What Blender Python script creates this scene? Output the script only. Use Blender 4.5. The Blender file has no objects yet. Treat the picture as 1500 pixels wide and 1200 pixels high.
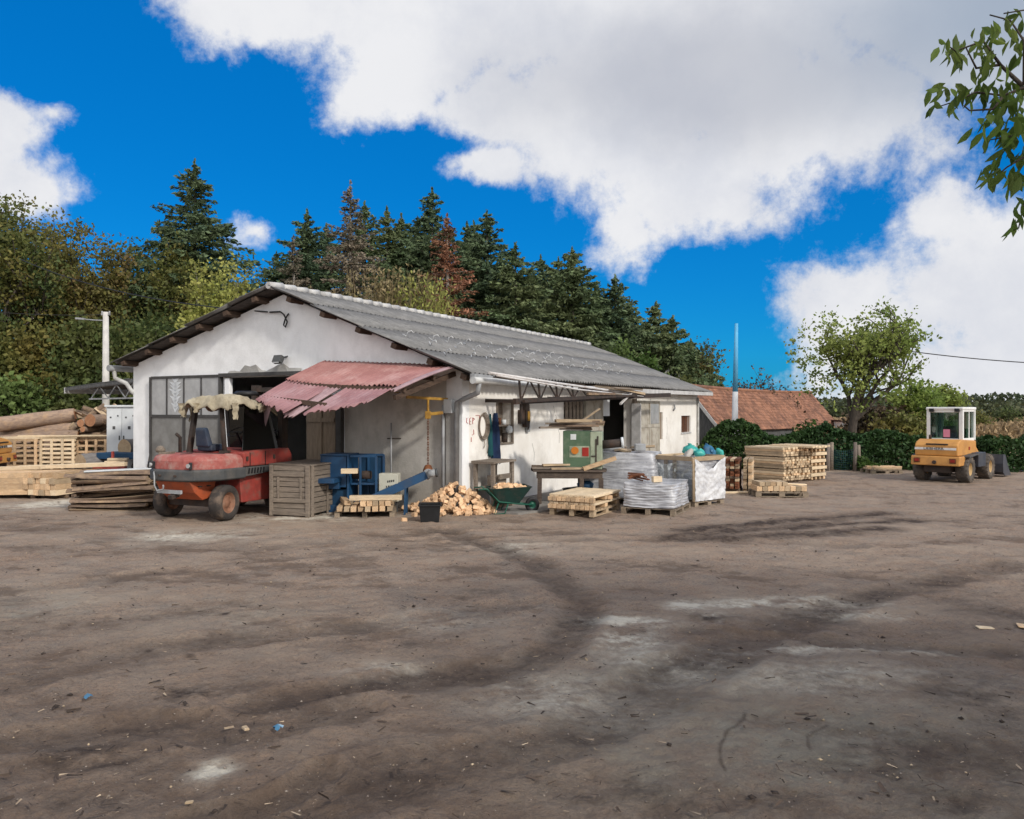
import bpy, bmesh, math, random
import numpy as np
from mathutils import Vector, Matrix, noise as mnoise
R = math.radians
random.seed(7)
scene = bpy.context.scene
COL = scene.collection
F_PX, HC = 1150.0, 2.2          # focal length in photo pixels, eye height

# ------------------------------------------------------------ placing helpers
def G(px, py):                   # point on the level ground seen at a photo pixel
    Y = F_PX * HC / (py - 600.0)
    return Vector(((px - 750) / F_PX * Y, Y, 0))
def P(px, py, Y):                # point at depth Y
    return Vector(((px - 750) / F_PX * Y, Y, HC + (600 - py) / F_PX * Y))
BANG = math.atan2(.8786, .4775)  # hall: local x runs along the hall, local y to the left along its gable
C0 = Vector((-1.07, 16.87, 0))
UD = Vector((math.cos(BANG), math.sin(BANG), 0)); VD = Vector((-math.sin(BANG), math.cos(BANG), 0))
def B(u, v, z=0): return C0 + UD * u + VD * v + Vector((0, 0, z))

# ------------------------------------------------------------ materials
def M(name, c1, c2=None, scale=4.0, rough=.8, bump=.25, bscale=None, stretch=(1, 1, 1), metal=0.0,
      rand=.0, lo=.38, hi=.62, dirt=None, dirt_amt=.5, dscale=1.3, island=0., spec=.3, trans=0., coat=0., detail=8, streak=0.):
    m = bpy.data.materials.new(name); m.use_nodes = True
    n = m.node_tree.nodes; l = m.node_tree.links
    b = n['Principled BSDF']
    b.inputs['Roughness'].default_value = rough; b.inputs['Metallic'].default_value = metal
    b.inputs['Specular IOR Level'].default_value = spec
    if coat: b.inputs['Coat Weight'].default_value = coat
    tc = n.new('ShaderNodeTexCoord'); mp = n.new('ShaderNodeMapping'); mp.inputs['Scale'].default_value = stretch
    oi = n.new('ShaderNodeObjectInfo')
    off = n.new('ShaderNodeVectorMath'); off.operation = 'SCALE'; off.inputs[0].default_value = (37., 19., 53.)
    l.new(oi.outputs['Random'], off.inputs['Scale'])
    add = n.new('ShaderNodeVectorMath'); add.operation = 'ADD'
    l.new(tc.outputs['Object'], add.inputs[0]); l.new(off.outputs[0], add.inputs[1]); l.new(add.outputs[0], mp.inputs['Vector'])
    nz = n.new('ShaderNodeTexNoise'); nz.inputs['Scale'].default_value = scale; nz.inputs['Detail'].default_value = detail
    nz.inputs['Roughness'].default_value = .62
    l.new(mp.outputs[0], nz.inputs['Vector'])
    mr = n.new('ShaderNodeMapRange'); mr.inputs[1].default_value = lo; mr.inputs[2].default_value = hi
    l.new(nz.outputs['Fac'], mr.inputs[0])
    mx = n.new('ShaderNodeMix'); mx.data_type = 'RGBA'
    mx.inputs[6].default_value = (*c1, 1); mx.inputs[7].default_value = (*(c2 or tuple(x * .7 for x in c1)), 1)
    l.new(mr.outputs[0], mx.inputs[0]); out = mx.outputs[2]
    if dirt:
        nd = n.new('ShaderNodeTexNoise'); nd.inputs['Scale'].default_value = dscale; nd.inputs['Detail'].default_value = 10
        nd.inputs['Roughness'].default_value = .7
        l.new(add.outputs[0], nd.inputs['Vector'])
        rd = n.new('ShaderNodeMapRange'); rd.inputs[1].default_value = .5; rd.inputs[2].default_value = .68; rd.inputs[4].default_value = dirt_amt
        l.new(nd.outputs['Fac'], rd.inputs[0])
        m2 = n.new('ShaderNodeMix'); m2.data_type = 'RGBA'; m2.inputs[7].default_value = (*dirt, 1)
        l.new(rd.outputs[0], m2.inputs[0]); l.new(out, m2.inputs[6]); out = m2.outputs[2]
    if streak:
        ms_ = n.new('ShaderNodeMapping'); ms_.inputs['Scale'].default_value = (2.2, 2.2, .6); l.new(add.outputs[0], ms_.inputs[0])
        ns_ = n.new('ShaderNodeTexNoise'); ns_.inputs['Scale'].default_value = 1.6; ns_.inputs['Detail'].default_value = 9; ns_.inputs['Roughness'].default_value = .68; l.new(ms_.outputs[0], ns_.inputs['Vector'])
        rs_ = n.new('ShaderNodeMapRange'); rs_.inputs[1].default_value = .52; rs_.inputs[2].default_value = .72; rs_.inputs[4].default_value = streak; l.new(ns_.outputs['Fac'], rs_.inputs[0])
        m3 = n.new('ShaderNodeMix'); m3.data_type = 'RGBA'; m3.inputs[7].default_value = (*(x * .55 for x in (c2 or c1)), 1); l.new(rs_.outputs[0], m3.inputs[0]); l.new(out, m3.inputs[6]); out = m3.outputs[2]
    if rand or island:
        hs = n.new('ShaderNodeHueSaturation')
        mr2 = n.new('ShaderNodeMapRange'); mr2.inputs[3].default_value = 1 - (rand or island); mr2.inputs[4].default_value = 1 + (rand or island)
        if island:
            ge = n.new('ShaderNodeNewGeometry'); l.new(ge.outputs['Random Per Island'], mr2.inputs[0])
        else: l.new(oi.outputs['Random'], mr2.inputs[0])
        l.new(mr2.outputs[0], hs.inputs['Value']); l.new(out, hs.inputs['Color']); out = hs.outputs[0]
    l.new(out, b.inputs['Base Color'])
    if bump:
        nb = n.new('ShaderNodeTexNoise'); nb.inputs['Scale'].default_value = bscale or scale * 6; nb.inputs['Detail'].default_value = 6
        l.new(mp.outputs[0], nb.inputs['Vector'])
        bp = n.new('ShaderNodeBump'); bp.inputs['Strength'].default_value = bump; bp.inputs['Distance'].default_value = .02
        l.new(nb.outputs['Fac'], bp.inputs['Height']); l.new(bp.outputs[0], b.inputs['Normal'])
    if trans:
        td = n.new('ShaderNodeBsdfTranslucent'); l.new(out, td.inputs['Color'])
        ms = n.new('ShaderNodeMixShader'); ms.inputs[0].default_value = trans
        l.new(b.outputs[0], ms.inputs[1]); l.new(td.outputs[0], ms.inputs[2])
        l.new(ms.outputs[0], n['Material Output'].inputs['Surface'])
    return m

def glass(name, tint, rough=.08, alpha_mix=.35):
    m = bpy.data.materials.new(name); m.use_nodes = True
    n = m.node_tree.nodes; l = m.node_tree.links
    for x in list(n):
        if x.type == 'BSDF_PRINCIPLED': n.remove(x)
    t = n.new('ShaderNodeBsdfTransparent'); t.inputs[0].default_value = (*tint, 1)
    g = n.new('ShaderNodeBsdfGlossy'); g.inputs['Roughness'].default_value = rough; g.inputs[0].default_value = (.8, .85, .85, 1)
    fr = n.new('ShaderNodeFresnel'); fr.inputs[0].default_value = 1.45
    ad = n.new('ShaderNodeMath'); ad.operation = 'ADD'; ad.inputs[1].default_value = alpha_mix * .3; l.new(fr.outputs[0], ad.inputs[0])
    ms = n.new('ShaderNodeMixShader'); l.new(ad.outputs[0], ms.inputs[0]); l.new(t.outputs[0], ms.inputs[1]); l.new(g.outputs[0], ms.inputs[2])
    l.new(ms.outputs[0], n['Material Output'].inputs['Surface'])
    return m

W_ = (.62, .61, .59)
mt = dict(
 plaster=M('plaster', (.86, .86, .86), (.80, .80, .80), 2.2, .9, .25, 30, dirt=(.56, .55, .54), dirt_amt=.35, dscale=.55, streak=.14),
 plaster_side=M('plaster_side', (.86, .83, .78), (.79, .75, .69), 2.0, .9, .3, 30, dirt=(.45, .41, .36), dirt_amt=.5, dscale=.7, streak=.2),
 plaster_shade_grime=M('plaster_shade_grime', (.56, .53, .485), (.45, .425, .385), 1.4, .9, .35, 24, dirt=(.24, .22, .19), dirt_amt=.6, dscale=1.1, streak=.35),  # grime and canopy shade mixed into the plaster colour
 plaster_grey=M('plaster_grey', (.36, .35, .33), (.27, .26, .245), 1.6, .9, .35, 24, dirt=(.2, .19, .17), dirt_amt=.6, dscale=.9),
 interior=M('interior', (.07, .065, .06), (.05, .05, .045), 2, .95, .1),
 fibre=M('fibre_cement', (.20, .195, .19), (.145, .142, .138), 3.0, .92, .4, 40, dirt=(.28, .27, .26), dirt_amt=.6, dscale=3.2),
 ridge=M('ridge_tile', (.56, .55, .53), (.34, .33, .32), 3, .9, .3),
 hook=M('hook_metal', (.62, .62, .62), (.5, .5, .5), 8, .5, .0, metal=.2),
 soffit=M('old_board', (.10, .085, .075), (.06, .05, .045), 3, .9, .3, stretch=(1, 6, 6)),
 purlin=M('purlin_wood', (.10, .065, .045), (.055, .035, .025), 4, .9, .3, stretch=(1, 6, 6), rand=.3),
 gutter=M('gutter_zinc', (.55, .55, .54), (.40, .40, .39), 5, .55, .15, dirt=(.25, .22, .19), dirt_amt=.7),
 zinc=M('zinc_pipe', (.34, .35, .36), (.25, .255, .26), 4, .6, .15, dirt=(.16, .15, .14), dirt_amt=.6),
 greysteel=M('grey_steel_door', (.22, .215, .205), (.165, .16, .15), 2.5, .65, .12, dirt=(.08, .072, .065), dirt_amt=.55),
 darkframe=M('dark_frame', (.065, .062, .06), (.045, .042, .04), 5, .6, .1),
 paneglass=M('dusty_pane', (.38, .38, .38), (.29, .29, .29), 2.2, .25, .0, dirt=(.4, .4, .39), dirt_amt=.5, spec=.6),
 wreath=M('pale_sticker', (.62, .64, .66), (.50, .52, .54), 8, .6, 0),
 canopy=M('faded_red_sheet', (.36, .175, .16), (.28, .125, .115), 1.6, .6, .1, dirt=(.55, .38, .35), dirt_amt=.5, spec=.35),
 canopy2=M('pinkish_sheet', (.32, .17, .175), (.24, .12, .125), 1.8, .6, .1, dirt=(.42, .31, .32), dirt_amt=.5),
 canopy_grey=M('pale_grey_sheet', (.36, .25, .26), (.28, .18, .19), 2.5, .55, .1, dirt=(.4, .25, .25), dirt_amt=.4),
 rust=M('rust', (.20, .075, .03), (.10, .04, .02), 9, .85, .3),
 rustdark=M('rusty_dark_steel', (.055, .04, .033), (.032, .026, .023), 6, .8, .3, dirt=(.10, .05, .03), dirt_amt=.6, dscale=4),
 pinkwhite=M('white_steel', (.62, .6, .59), (.5, .47, .45), 4, .6, .1, dirt=(.3, .2, .15), dirt_amt=.5, dscale=5),
 yellowsteel=M('yellow_steel', (.42, .24, .04), (.30, .16, .03), 6, .6, .2, dirt=(.16, .08, .03), dirt_amt=.7, dscale=6),
 fresh=M('fresh_wood', (.66, .47, .29), (.50, .33, .19), 5, .8, .25, 40, stretch=(1.2, 9, 9), rand=.30, dirt=(.34, .25, .17), dirt_amt=.65, dscale=4),
 fresh_pale=M('fresh_pale_wood', (.72, .58, .40), (.60, .46, .30), 5, .8, .25, 40, stretch=(1.2, 9, 9), rand=.16, dirt=(.45, .36, .26), dirt_amt=.45, dscale=3),
 block=M('block_wood', (.70, .47, .29), (.58, .37, .21), 12, .8, .2, 60, rand=.20),
 tanwood=M('tan_wood', (.47, .36, .24), (.37, .27, .17), 5, .85, .25, 40, stretch=(1.2, 9, 9), rand=.30, dirt=(.25, .19, .13), dirt_amt=.55, dscale=3),
 darkbench=M('bench_wood', (.10, .075, .06), (.06, .045, .038), 5, .9, .4, stretch=(1.2, 8, 8), dirt=(.2, .15, .11), dirt_amt=.5, dscale=4),
 redbark=M('red_wood', (.22, .085, .04), (.12, .045, .025), 6, .85, .3, 40, stretch=(1.2, 7, 7), rand=.45),
 greywood=M('weathered_wood', (.245, .20, .16), (.165, .135, .108), 4, .9, .3, 40, stretch=(1.2, 9, 9), dirt=(.30, .24, .18), dirt_amt=.4, rand=.15),
 browndoor=M('old_brown_door', (.26, .20, .145), (.19, .145, .105), 3, .85, .2, stretch=(6, 6, 1)),
 creamdoor=M('old_cream_door', (.44, .41, .35), (.33, .30, .25), 3, .8, .2, dirt=(.24, .19, .14), dirt_amt=.6, dscale=3),
 slab=M('bark_slab', (.20, .14, .10), (.12, .085, .065), 7, .92, .7, 22, stretch=(1, 4, 4), dirt=(.36, .25, .15), dirt_amt=.7, dscale=3, rand=.35),
 bark=M('log_bark', (.33, .235, .17), (.22, .155, .12), 5, .92, .7, 16, stretch=(1, 3, 3), dirt=(.42, .27, .15), dirt_amt=.75, dscale=2.5, rand=.25),
 bark_grey=M('grey_bark', (.19, .175, .165), (.13, .12, .115), 5, .92, .7, 16, stretch=(1, 3, 3), rand=.2),
 logend=M('log_end', (.42, .21, .11), (.32, .15, .08), 9, .85, .2, rand=.2),
 logend_pale=M('log_end_pale', (.42, .31, .19), (.33, .23, .14), 9, .85, .2, rand=.2),
 pallet=M('pallet_wood', (.28, .22, .16), (.19, .15, .11), 5, .9, .3, stretch=(1.2, 8, 8), rand=.25),
 red=M('red_paint', (.34, .052, .040), (.24, .042, .034), 7, .55, .1, dirt=(.16, .10, .08), dirt_amt=.8, dscale=5.5, spec=.4),
 redtop=M('dusty_red_paint', (.37, .125, .105), (.29, .075, .065), 6, .75, .15, dirt=(.36, .25, .215), dirt_amt=.85, dscale=4.5),
 orangered=M('orange_red_paint', (.42, .095, .035), (.34, .07, .03), 3, .55, .08, dirt=(.20, .09, .05), dirt_amt=.6, dscale=3),
 darkgrey=M('dark_grey_paint', (.075, .078, .08), (.055, .057, .058), 4, .6, .1, dirt=(.13, .115, .10), dirt_amt=.6, dscale=3),
 black=M('black_plastic', (.018, .018, .02), (.012, .012, .013), 5, .5, .08),
 tyre=M('tyre', (.055, .047, .042), (.035, .03, .028), 5, .9, .3, 25, dirt=(.17, .125, .095), dirt_amt=.85, dscale=3),
 tyre_l=M('dusty_tyre', (.10, .085, .072), (.06, .052, .046), 5, .9, .3, 25, dirt=(.22, .17, .13), dirt_amt=.8, dscale=3),
 rim=M('rusty_rim', (.27, .135, .085), (.19, .09, .055), 6, .8, .15, dirt=(.30, .22, .16), dirt_amt=.6, dscale=5),
 rim_y=M('yellow_rim', (.50, .34, .16), (.4, .27, .13), 6, .7, .1),
 canvas=M('old_canvas', (.43, .375, .27), (.30, .255, .18), 4, .9, .5, 30, dirt=(.16, .13, .09), dirt_amt=.75, dscale=5),
 seatblue=M('dark_blue_vinyl', (.03, .045, .075), (.02, .03, .05), 4, .5, .1, dirt=(.12, .12, .13), dirt_amt=.4),
 darkglass=glass('dark_screen', (.05, .055, .06), .12, .1),
 clearfilm=glass('clear_film', (.80, .82, .85), .25, .75),
 cabglass=glass('cab_glass', (.62, .74, .68), .04, .3),
 blue=M('blue_paint', (.012, .062, .145), (.010, .045, .11), 3, .5, .08, dirt=(.05, .07, .10), dirt_amt=.5, dscale=3, spec=.4),
 bluedark=M('dark_blue_paint', (.01, .05, .11), (.008, .035, .08), 3, .6, .05),
 creambox=M('cream_enamel', (.58, .57, .48), (.50, .49, .41), 3, .5, .05, dirt=(.35, .33, .28), dirt_amt=.4),
 greenm=M('green_enamel', (.085, .14, .085), (.065, .11, .065), 3, .55, .08, dirt=(.17, .20, .14), dirt_amt=.6, dscale=4),
 greenpale=M('pale_green_enamel', (.34, .38, .28), (.25, .29, .21), 3, .6, .1, dirt=(.14, .15, .10), dirt_amt=.6, dscale=4),
 barrow=M('dark_green_paint', (.015, .045, .038), (.012, .032, .028), 4, .5, .1, dirt=(.09, .085, .07), dirt_amt=.5, dscale=4),
 barrowleg=M('green_tube', (.015, .10, .065), (.01, .07, .045), 4, .45, .05),
 orange=M('orange_yellow_paint', (.54, .265, .07), (.46, .215, .055), 3, .5, .06, dirt=(.34, .17, .06), dirt_amt=.5, dscale=3, spec=.4),
 yellow=M('yellow_paint', (.55, .30, .03), (.46, .24, .025), 3, .5, .06, dirt=(.3, .17, .06), dirt_amt=.5, dscale=3),
 cabwhite=M('cab_white', (.76, .75, .73), (.68, .67, .65), 3, .5, .03, dirt=(.5, .48, .46), dirt_amt=.35),
 bucket=M('bucket_steel', (.055, .06, .075), (.04, .043, .055), 4, .55, .1, dirt=(.11, .10, .095), dirt_amt=.5),
 pink=M('pink_paper', (.66, .26, .36), (.6, .22, .32), 3, .7, 0),
 ink=M('black_ink', (.02, .02, .025), (.015, .015, .02), 3, .7, 0),
 redink=M('red_chalk', (.42, .08, .07), (.36, .07, .06), 30, .9, 0),
 lamp_red=M('red_lens', (.32, .03, .02), (.25, .02, .015), 5, .3, 0),
 lamp_orange=M('orange_lens', (.55, .18, .02), (.45, .14, .02), 5, .3, 0),
 cloth=M('blue_workcloth', (.012, .028, .075), (.008, .016, .045), 4, .95, .3),
 cloth_teal=M('teal_workcloth', (.012, .075, .085), (.01, .05, .06), 4, .95, .3),
 wrap=M('stretch_wrap', (.50, .50, .52), (.27, .27, .29), 2.2, .22, .45, 7, stretch=(1, 1, 11), dirt=(.60, .60, .62), dirt_amt=.8, dscale=3, spec=.5),
 wrapwhite=M('white_wrap', (.66, .66, .67), (.48, .48, .50), 4, .35, .9, 14, dirt=(.75, .75, .76), dirt_amt=.8, dscale=5, spec=.5),
 teal=M('teal_plastic', (.06, .42, .36), (.03, .28, .25), 5, .4, .5, 12, spec=.5),
 bluebag=M('blue_plastic', (.03, .15, .28), (.04, .11, .19), 5, .4, .5, 12, spec=.5),
 sack=M('pale_sack', (.50, .47, .43), (.4, .37, .33), 5, .85, .4),
 concrete=M('pole_concrete', (.58, .56, .53), (.47, .45, .43), 3, .9, .2, dirt=(.35, .34, .32), dirt_amt=.4),
 polewhite=M('pole_white', (.68, .69, .71), (.58, .59, .61), 2, .8, .1, dirt=(.45, .45, .46), dirt_amt=.3),
 poleblue=M('pole_blue', (.12, .40, .62), (.10, .34, .56), 2, .8, .05),
 cabinet=M('cabinet_grey', (.62, .64, .65), (.54, .56, .57), 2, .6, .03, dirt=(.42, .42, .42), dirt_amt=.3),
 wire=M('wire_black', (.02, .02, .02), None, 5, .6, 0),
 tile=M('clay_tile', (.285, .135, .08), (.195, .095, .06), 1.6, .9, .3, 30, dirt=(.115, .06, .045), dirt_amt=.7, dscale=.7, island=.28),
 darktile=M('dark_tile', (.10, .055, .045), (.07, .04, .035), 2, .9, .3),
 barnwood=M('barn_board', (.115, .115, .115), (.07, .07, .07), 3, .9, .3, stretch=(6, 6, 1)),
 fascia=M('fascia_white', (.55, .54, .53), (.42, .41, .40), 4, .8, .1),
 postwood=M('post_wood', (.20, .16, .135), (.12, .10, .085), 5, .9, .4, stretch=(6, 6, 1), rand=.3),
 net=M('green_net', (.02, .07, .075), (.015, .05, .055), 5, .8, 0),
 apron=M('apron_concrete', (.25, .235, .215), (.18, .165, .15), 2.5, .92, .4, 30, dirt=(.13, .105, .09), dirt_amt=.75, dscale=1.4),
)
def leafm(name, c1, c2, tr=.42, isl=.45, sc=.35): return M(name, c1, c2, sc, .6, 0, trans=tr, island=isl, lo=.4, hi=.6, spec=.25, detail=3)
mt.update(
 spruce=leafm('spruce_needles', (0.081, 0.125, 0.068), (0.117, 0.156, 0.075), .25),
 spruce2=leafm('spruce_needles_light', (0.106, 0.152, 0.070), (0.147, 0.177, 0.077), .25),
 deadspruce=leafm('dry_needles', (.22, .18, .13), (.14, .125, .085), .15),
 redspruce=leafm('red_needles', (.27, .12, .07), (.19, .10, .055), .15),
 oak=leafm('autumn_green', (0.150, 0.163, 0.047), (0.195, 0.163, 0.047)),
 oakd=leafm('dark_green', (0.084, 0.119, 0.041), (0.128, 0.140, 0.043)),
 oakr=leafm('rusty_leaf', (0.206, 0.144, 0.056), (0.156, 0.147, 0.050)),
 birch=leafm('birch_leaf', (.30, .32, .08), (.36, .35, .10)),
 midgreen=leafm('mid_green', (0.144, 0.204, 0.060), (0.108, 0.156, 0.048)),
 walnut=leafm('walnut_leaf', (.19, .27, .06), (.26, .30, .08), .45),
 brownbush=leafm('brown_twigs', (0.102, 0.070, 0.043), (0.072, 0.054, 0.030), .15),
 drygrass=leafm('dry_stems', (.27, .205, .11), (.20, .17, .075), .2),
 corn=leafm('dry_corn', (.33, .23, .125), (.25, .17, .09), .2),
 hedge=leafm('hedge_leaf', (0.027, 0.062, 0.019), (0.043, 0.083, 0.022), .25),
 weed=leafm('weed_leaf', (.07, .12, .025), (.05, .09, .02)),
 farwood=leafm('far_wood', (0.060, 0.079, 0.038), (0.079, 0.086, 0.041), .2, .35, .1),
 fgleaf=leafm('branch_leaf', (.105, .165, .030), (.16, .205, .042), .55, .35, 2.),
 trunk=M('trunk_bark', (.085, .068, .055), (.05, .042, .035), 5, .95, .6, 20, stretch=(3, 3, 1)),
 palebark=M('pale_bark', (.30, .27, .23), (.18, .16, .14), 5, .95, .4, 20, stretch=(3, 3, 1)),
)

# ------------------------------------------------------------ mesh building
def tag(o, label, cat, group=None, kind=None):
    if label: o['label'] = label
    if cat: o['category'] = cat
    if group: o['group'] = group
    if kind: o['kind'] = kind
    return o
def thing(name, label, cat, loc=(0, 0, 0), rotz=0., group=None):
    o = bpy.data.objects.new(name, None); COL.objects.link(o); o.empty_display_size = .2
    o.location = loc; o.rotation_euler = (0, 0, rotz)
    return tag(o, label, cat, group)
def link_mesh(name, me, mat, parent=None):
    o = bpy.data.objects.new(name, me); COL.objects.link(o)
    if mat is not None:
        for mm in (mat if isinstance(mat, (list, tuple)) else [mat]): me.materials.append(mm)
    if parent is not None: o.parent = parent
    return o
def fast_mesh(name, V, Fq):
    me = bpy.data.meshes.new(name); V = np.asarray(V, np.float32); Fq = np.asarray(Fq, np.int32)
    k = Fq.shape[1]
    me.vertices.add(len(V)); me.vertices.foreach_set('co', V.ravel())
    me.loops.add(Fq.size); me.loops.foreach_set('vertex_index', Fq.ravel())
    me.polygons.add(len(Fq)); me.polygons.foreach_set('loop_start', np.arange(0, Fq.size, k, dtype=np.int32))
    me.update(calc_edges=True); me.validate()
    return me
def rotm(rx=0, ry=0, rz=0): return Matrix.Rotation(rz, 4, 'Z') @ Matrix.Rotation(ry, 4, 'Y') @ Matrix.Rotation(rx, 4, 'X')
class MB:
    def __init__(s): s.v = []; s.f = []; s.mi = []; s.sm = []
    def add(s, vs, fs, mi=0, smooth=False):
        n = len(s.v); s.v += [tuple(v) for v in vs]
        for f in fs: s.f.append([i + n for i in f]); s.mi.append(mi); s.sm.append(smooth)
        return s
    def box(s, c, d, rot=(0, 0, 0), mi=0, taper=1.0, jit=0.):
        m = rotm(*rot); hx, hy, hz = d[0] / 2, d[1] / 2, d[2] / 2; vs = []
        for z in (-1, 1):
            t = taper if z > 0 else 1
            for x, y in ((-1, -1), (1, -1), (1, 1), (-1, 1)):
                p = m @ Vector((x * hx * t, y * hy * t, z * hz)) + Vector(c)
                if jit: p += Vector([random.uniform(-jit, jit) for _ in range(3)])
                vs.append(p)
        return s.add(vs, [(0, 3, 2, 1), (4, 5, 6, 7), (0, 1, 5, 4), (1, 2, 6, 5), (2, 3, 7, 6), (3, 0, 4, 7)], mi)
    def span(s, a, b, mi=0):               # box from corner a to corner b
        return s.box([(a[i] + b[i]) / 2 for i in range(3)], [abs(b[i] - a[i]) for i in range(3)], mi=mi)
    def bar(s, p, q, w, h, mi=0, up=(0, 0, 1)):
        p, q = Vector(p), Vector(q); d = q - p; L = d.length; d.normalize()
        u = Vector(up)
        if abs(d.dot(u)) > .98: u = Vector((1, 0, 0))
        y = u.cross(d).normalized(); z = d.cross(y)
        vs = [p + d * (L * a) + y * (w / 2 * b) + z * (h / 2 * c) for c in (-1, 1) for a, b in ((0, -1), (1, -1), (1, 1), (0, 1))]
        return s.add(vs, [(0, 3, 2, 1), (4, 5, 6, 7), (0, 1, 5, 4), (1, 2, 6, 5), (2, 3, 7, 6), (3, 0, 4, 7)], mi)
    def tube(s, pts, r, n=8, mi=0, cap=True):
        pts = [Vector(p) for p in pts]; k = len(pts); rs = r if isinstance(r, (list, tuple)) else [r] * k
        vs = []; a = None
        for i, p in enumerate(pts):
            d = (pts[min(i + 1, k - 1)] - pts[max(i - 1, 0)]).normalized()
            if a is None:
                a = d.orthogonal().normalized()
            else:
                a = (a - d * a.dot(d)).normalized()
            b = d.cross(a)
            for j in range(n):
                t = 2 * math.pi * j / n; vs.append(p + (a * math.cos(t) + b * math.sin(t)) * rs[i])
        fs = [(i * n + j, i * n + (j + 1) % n, (i + 1) * n + (j + 1) % n, (i + 1) * n + j) for i in range(k - 1) for j in range(n)]
        s.add(vs, fs, mi, True)
        if cap:
            m = len(s.v) - len(vs)
            s.f.append([m + j for j in range(n)][::-1]); s.mi.append(mi); s.sm.append(False)
            s.f.append([m + (k - 1) * n + j for j in range(n)]); s.mi.append(mi); s.sm.append(False)
        return s
    def cyl(s, p, q, r, n=16, mi=0, r2=None): return s.tube([p, q], [r, r if r2 is None else r2], n, mi)
    def lathe(s, prof, c, axis=(0, 1, 0), n=28, mi=0, smooth=True):   # prof: (radius, along axis)
        ax = Vector(axis).normalized(); a = ax.orthogonal().normalized(); b = ax.cross(a); c = Vector(c); vs = []
        for r, h in prof:
            for j in range(n):
                t = 2 * math.pi * j / n; vs.append(c + ax * h + (a * math.cos(t) + b * math.sin(t)) * r)
        fs = [(i * n + j, i * n + (j + 1) % n, (i + 1) * n + (j + 1) % n, (i + 1) * n + j) for i in range(len(prof) - 1) for j in range(n)]
        return s.add(vs, fs, mi, smooth)
    def prism(s, poly, h, M4=None, mi=0):   # poly in local xy, extruded along z by h, then moved by M4
        M4 = M4 or Matrix(); n = len(poly)
        vs = [M4 @ Vector((x, y, 0)) for x, y in poly] + [M4 @ Vector((x, y, h)) for x, y in poly]
        fs = [list(range(n))[::-1], list(range(n, 2 * n))] + [(i, (i + 1) % n, n + (i + 1) % n, n + i) for i in range(n)]
        return s.add(vs, fs, mi)
    def build(s, name, mat, parent=None, bevel=0., seg=2, fix=True):
        me = bpy.data.meshes.new(name); me.from_pydata(s.v, [], s.f)
        me.polygons.foreach_set('material_index', s.mi); me.polygons.foreach_set('use_smooth', s.sm)
        if bevel or fix:
            bm = bmesh.new(); bm.from_mesh(me)
            if fix: bmesh.ops.recalc_face_normals(bm, faces=bm.faces)
            if bevel:
                es = [e for e in bm.edges if len(e.link_faces) == 2 and e.calc_face_angle(0) > .5]
                bmesh.ops.bevel(bm, geom=es, offset=bevel, segments=seg, profile=.6, affect='EDGES', clamp_overlap=True)
            bm.to_mesh(me); bm.free()
        me.update()
        return link_mesh(name, me, mat, parent)
def side_prism(mb, prof, y0, y1, mi=0):     # profile in x,z extruded across y
    n = len(prof)
    mb.add([(x, y0, z) for x, z in prof] + [(x, y1, z) for x, z in prof],
           [list(range(n)), list(range(n, 2 * n))[::-1]] + [(i, n + i, n + (i + 1) % n, (i + 1) % n) for i in range(n)], mi)
    return mb
def copy_tree(o, parent=None):
    c = o.copy(); COL.objects.link(c)
    if parent is not None: c.parent = parent
    for ch in list(o.children): copy_tree(ch, c)
    return c
def text_mesh(name, body, size, mat, parent, loc, rot, depth=.004):
    cu = bpy.data.curves.new(name, 'FONT'); cu.body = body; cu.size = size; cu.extrude = depth; cu.align_x = 'CENTER'; cu.align_y = 'CENTER'
    t = bpy.data.objects.new(name + '_tmp', cu); COL.objects.link(t)
    me = bpy.data.meshes.new_from_object(t.evaluated_get(bpy.context.evaluated_depsgraph_get()))
    bpy.data.objects.remove(t); me.materials.clear()
    o = link_mesh(name, me, mat, parent); o.location = loc; o.rotation_euler = rot
    return o
def vnoise(x, y, seed=0):                   # numpy value noise
    rs = np.random.RandomState(seed); T = rs.rand(512, 512)
    xi = np.floor(x).astype(int); yi = np.floor(y).astype(int); fx = x - xi; fy = y - yi
    fx = fx * fx * (3 - 2 * fx); fy = fy * fy * (3 - 2 * fy)
    g = lambda a, b: T[a % 512, b % 512]
    return (g(xi, yi) * (1 - fx) + g(xi + 1, yi) * fx) * (1 - fy) + (g(xi, yi + 1) * (1 - fx) + g(xi + 1, yi + 1) * fx) * fy
def fbm(x, y, oct=5, seed=0, gain=.5):
    s = 0; a = 1; t = 0
    for i in range(oct):
        s = s + a * vnoise(x * 2 ** i + 17.3 * i, y * 2 ** i + 9.1 * i, seed + i); t += a; a *= gain
    return s / t
# ------------------------------------------------------------ camera, sun, sky
cam = bpy.data.cameras.new('camera'); cam.lens = 36 * F_PX / 1500; cam.sensor_width = 36; cam.clip_start = .1; cam.clip_end = 9000
co = bpy.data.objects.new('camera', cam); COL.objects.link(co); co.location = (0, 0, HC); co.rotation_euler = (R(90), 0, 0)
scene.camera = co
SUN_EL = R(34); SUN_DIR = Vector((.66, -.75, 0)).normalized() * math.cos(SUN_EL) + Vector((0, 0, math.sin(SUN_EL)))
sl = bpy.data.lights.new('sun', 'SUN'); sl.energy = 2.7; sl.angle = R(5.0); sl.color = (1, .95, .87)
so = bpy.data.objects.new('sun', sl); COL.objects.link(so); so.rotation_euler = SUN_DIR.to_track_quat('Z', 'Y').to_euler(); so.location = (20, -25, 30)
scene.view_settings.view_transform = 'Standard'; scene.view_settings.look = 'None'; scene.view_settings.exposure = 0; scene.view_settings.gamma = 1
scene.cycles.max_bounces = 6; scene.cycles.transparent_max_bounces = 12
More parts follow.
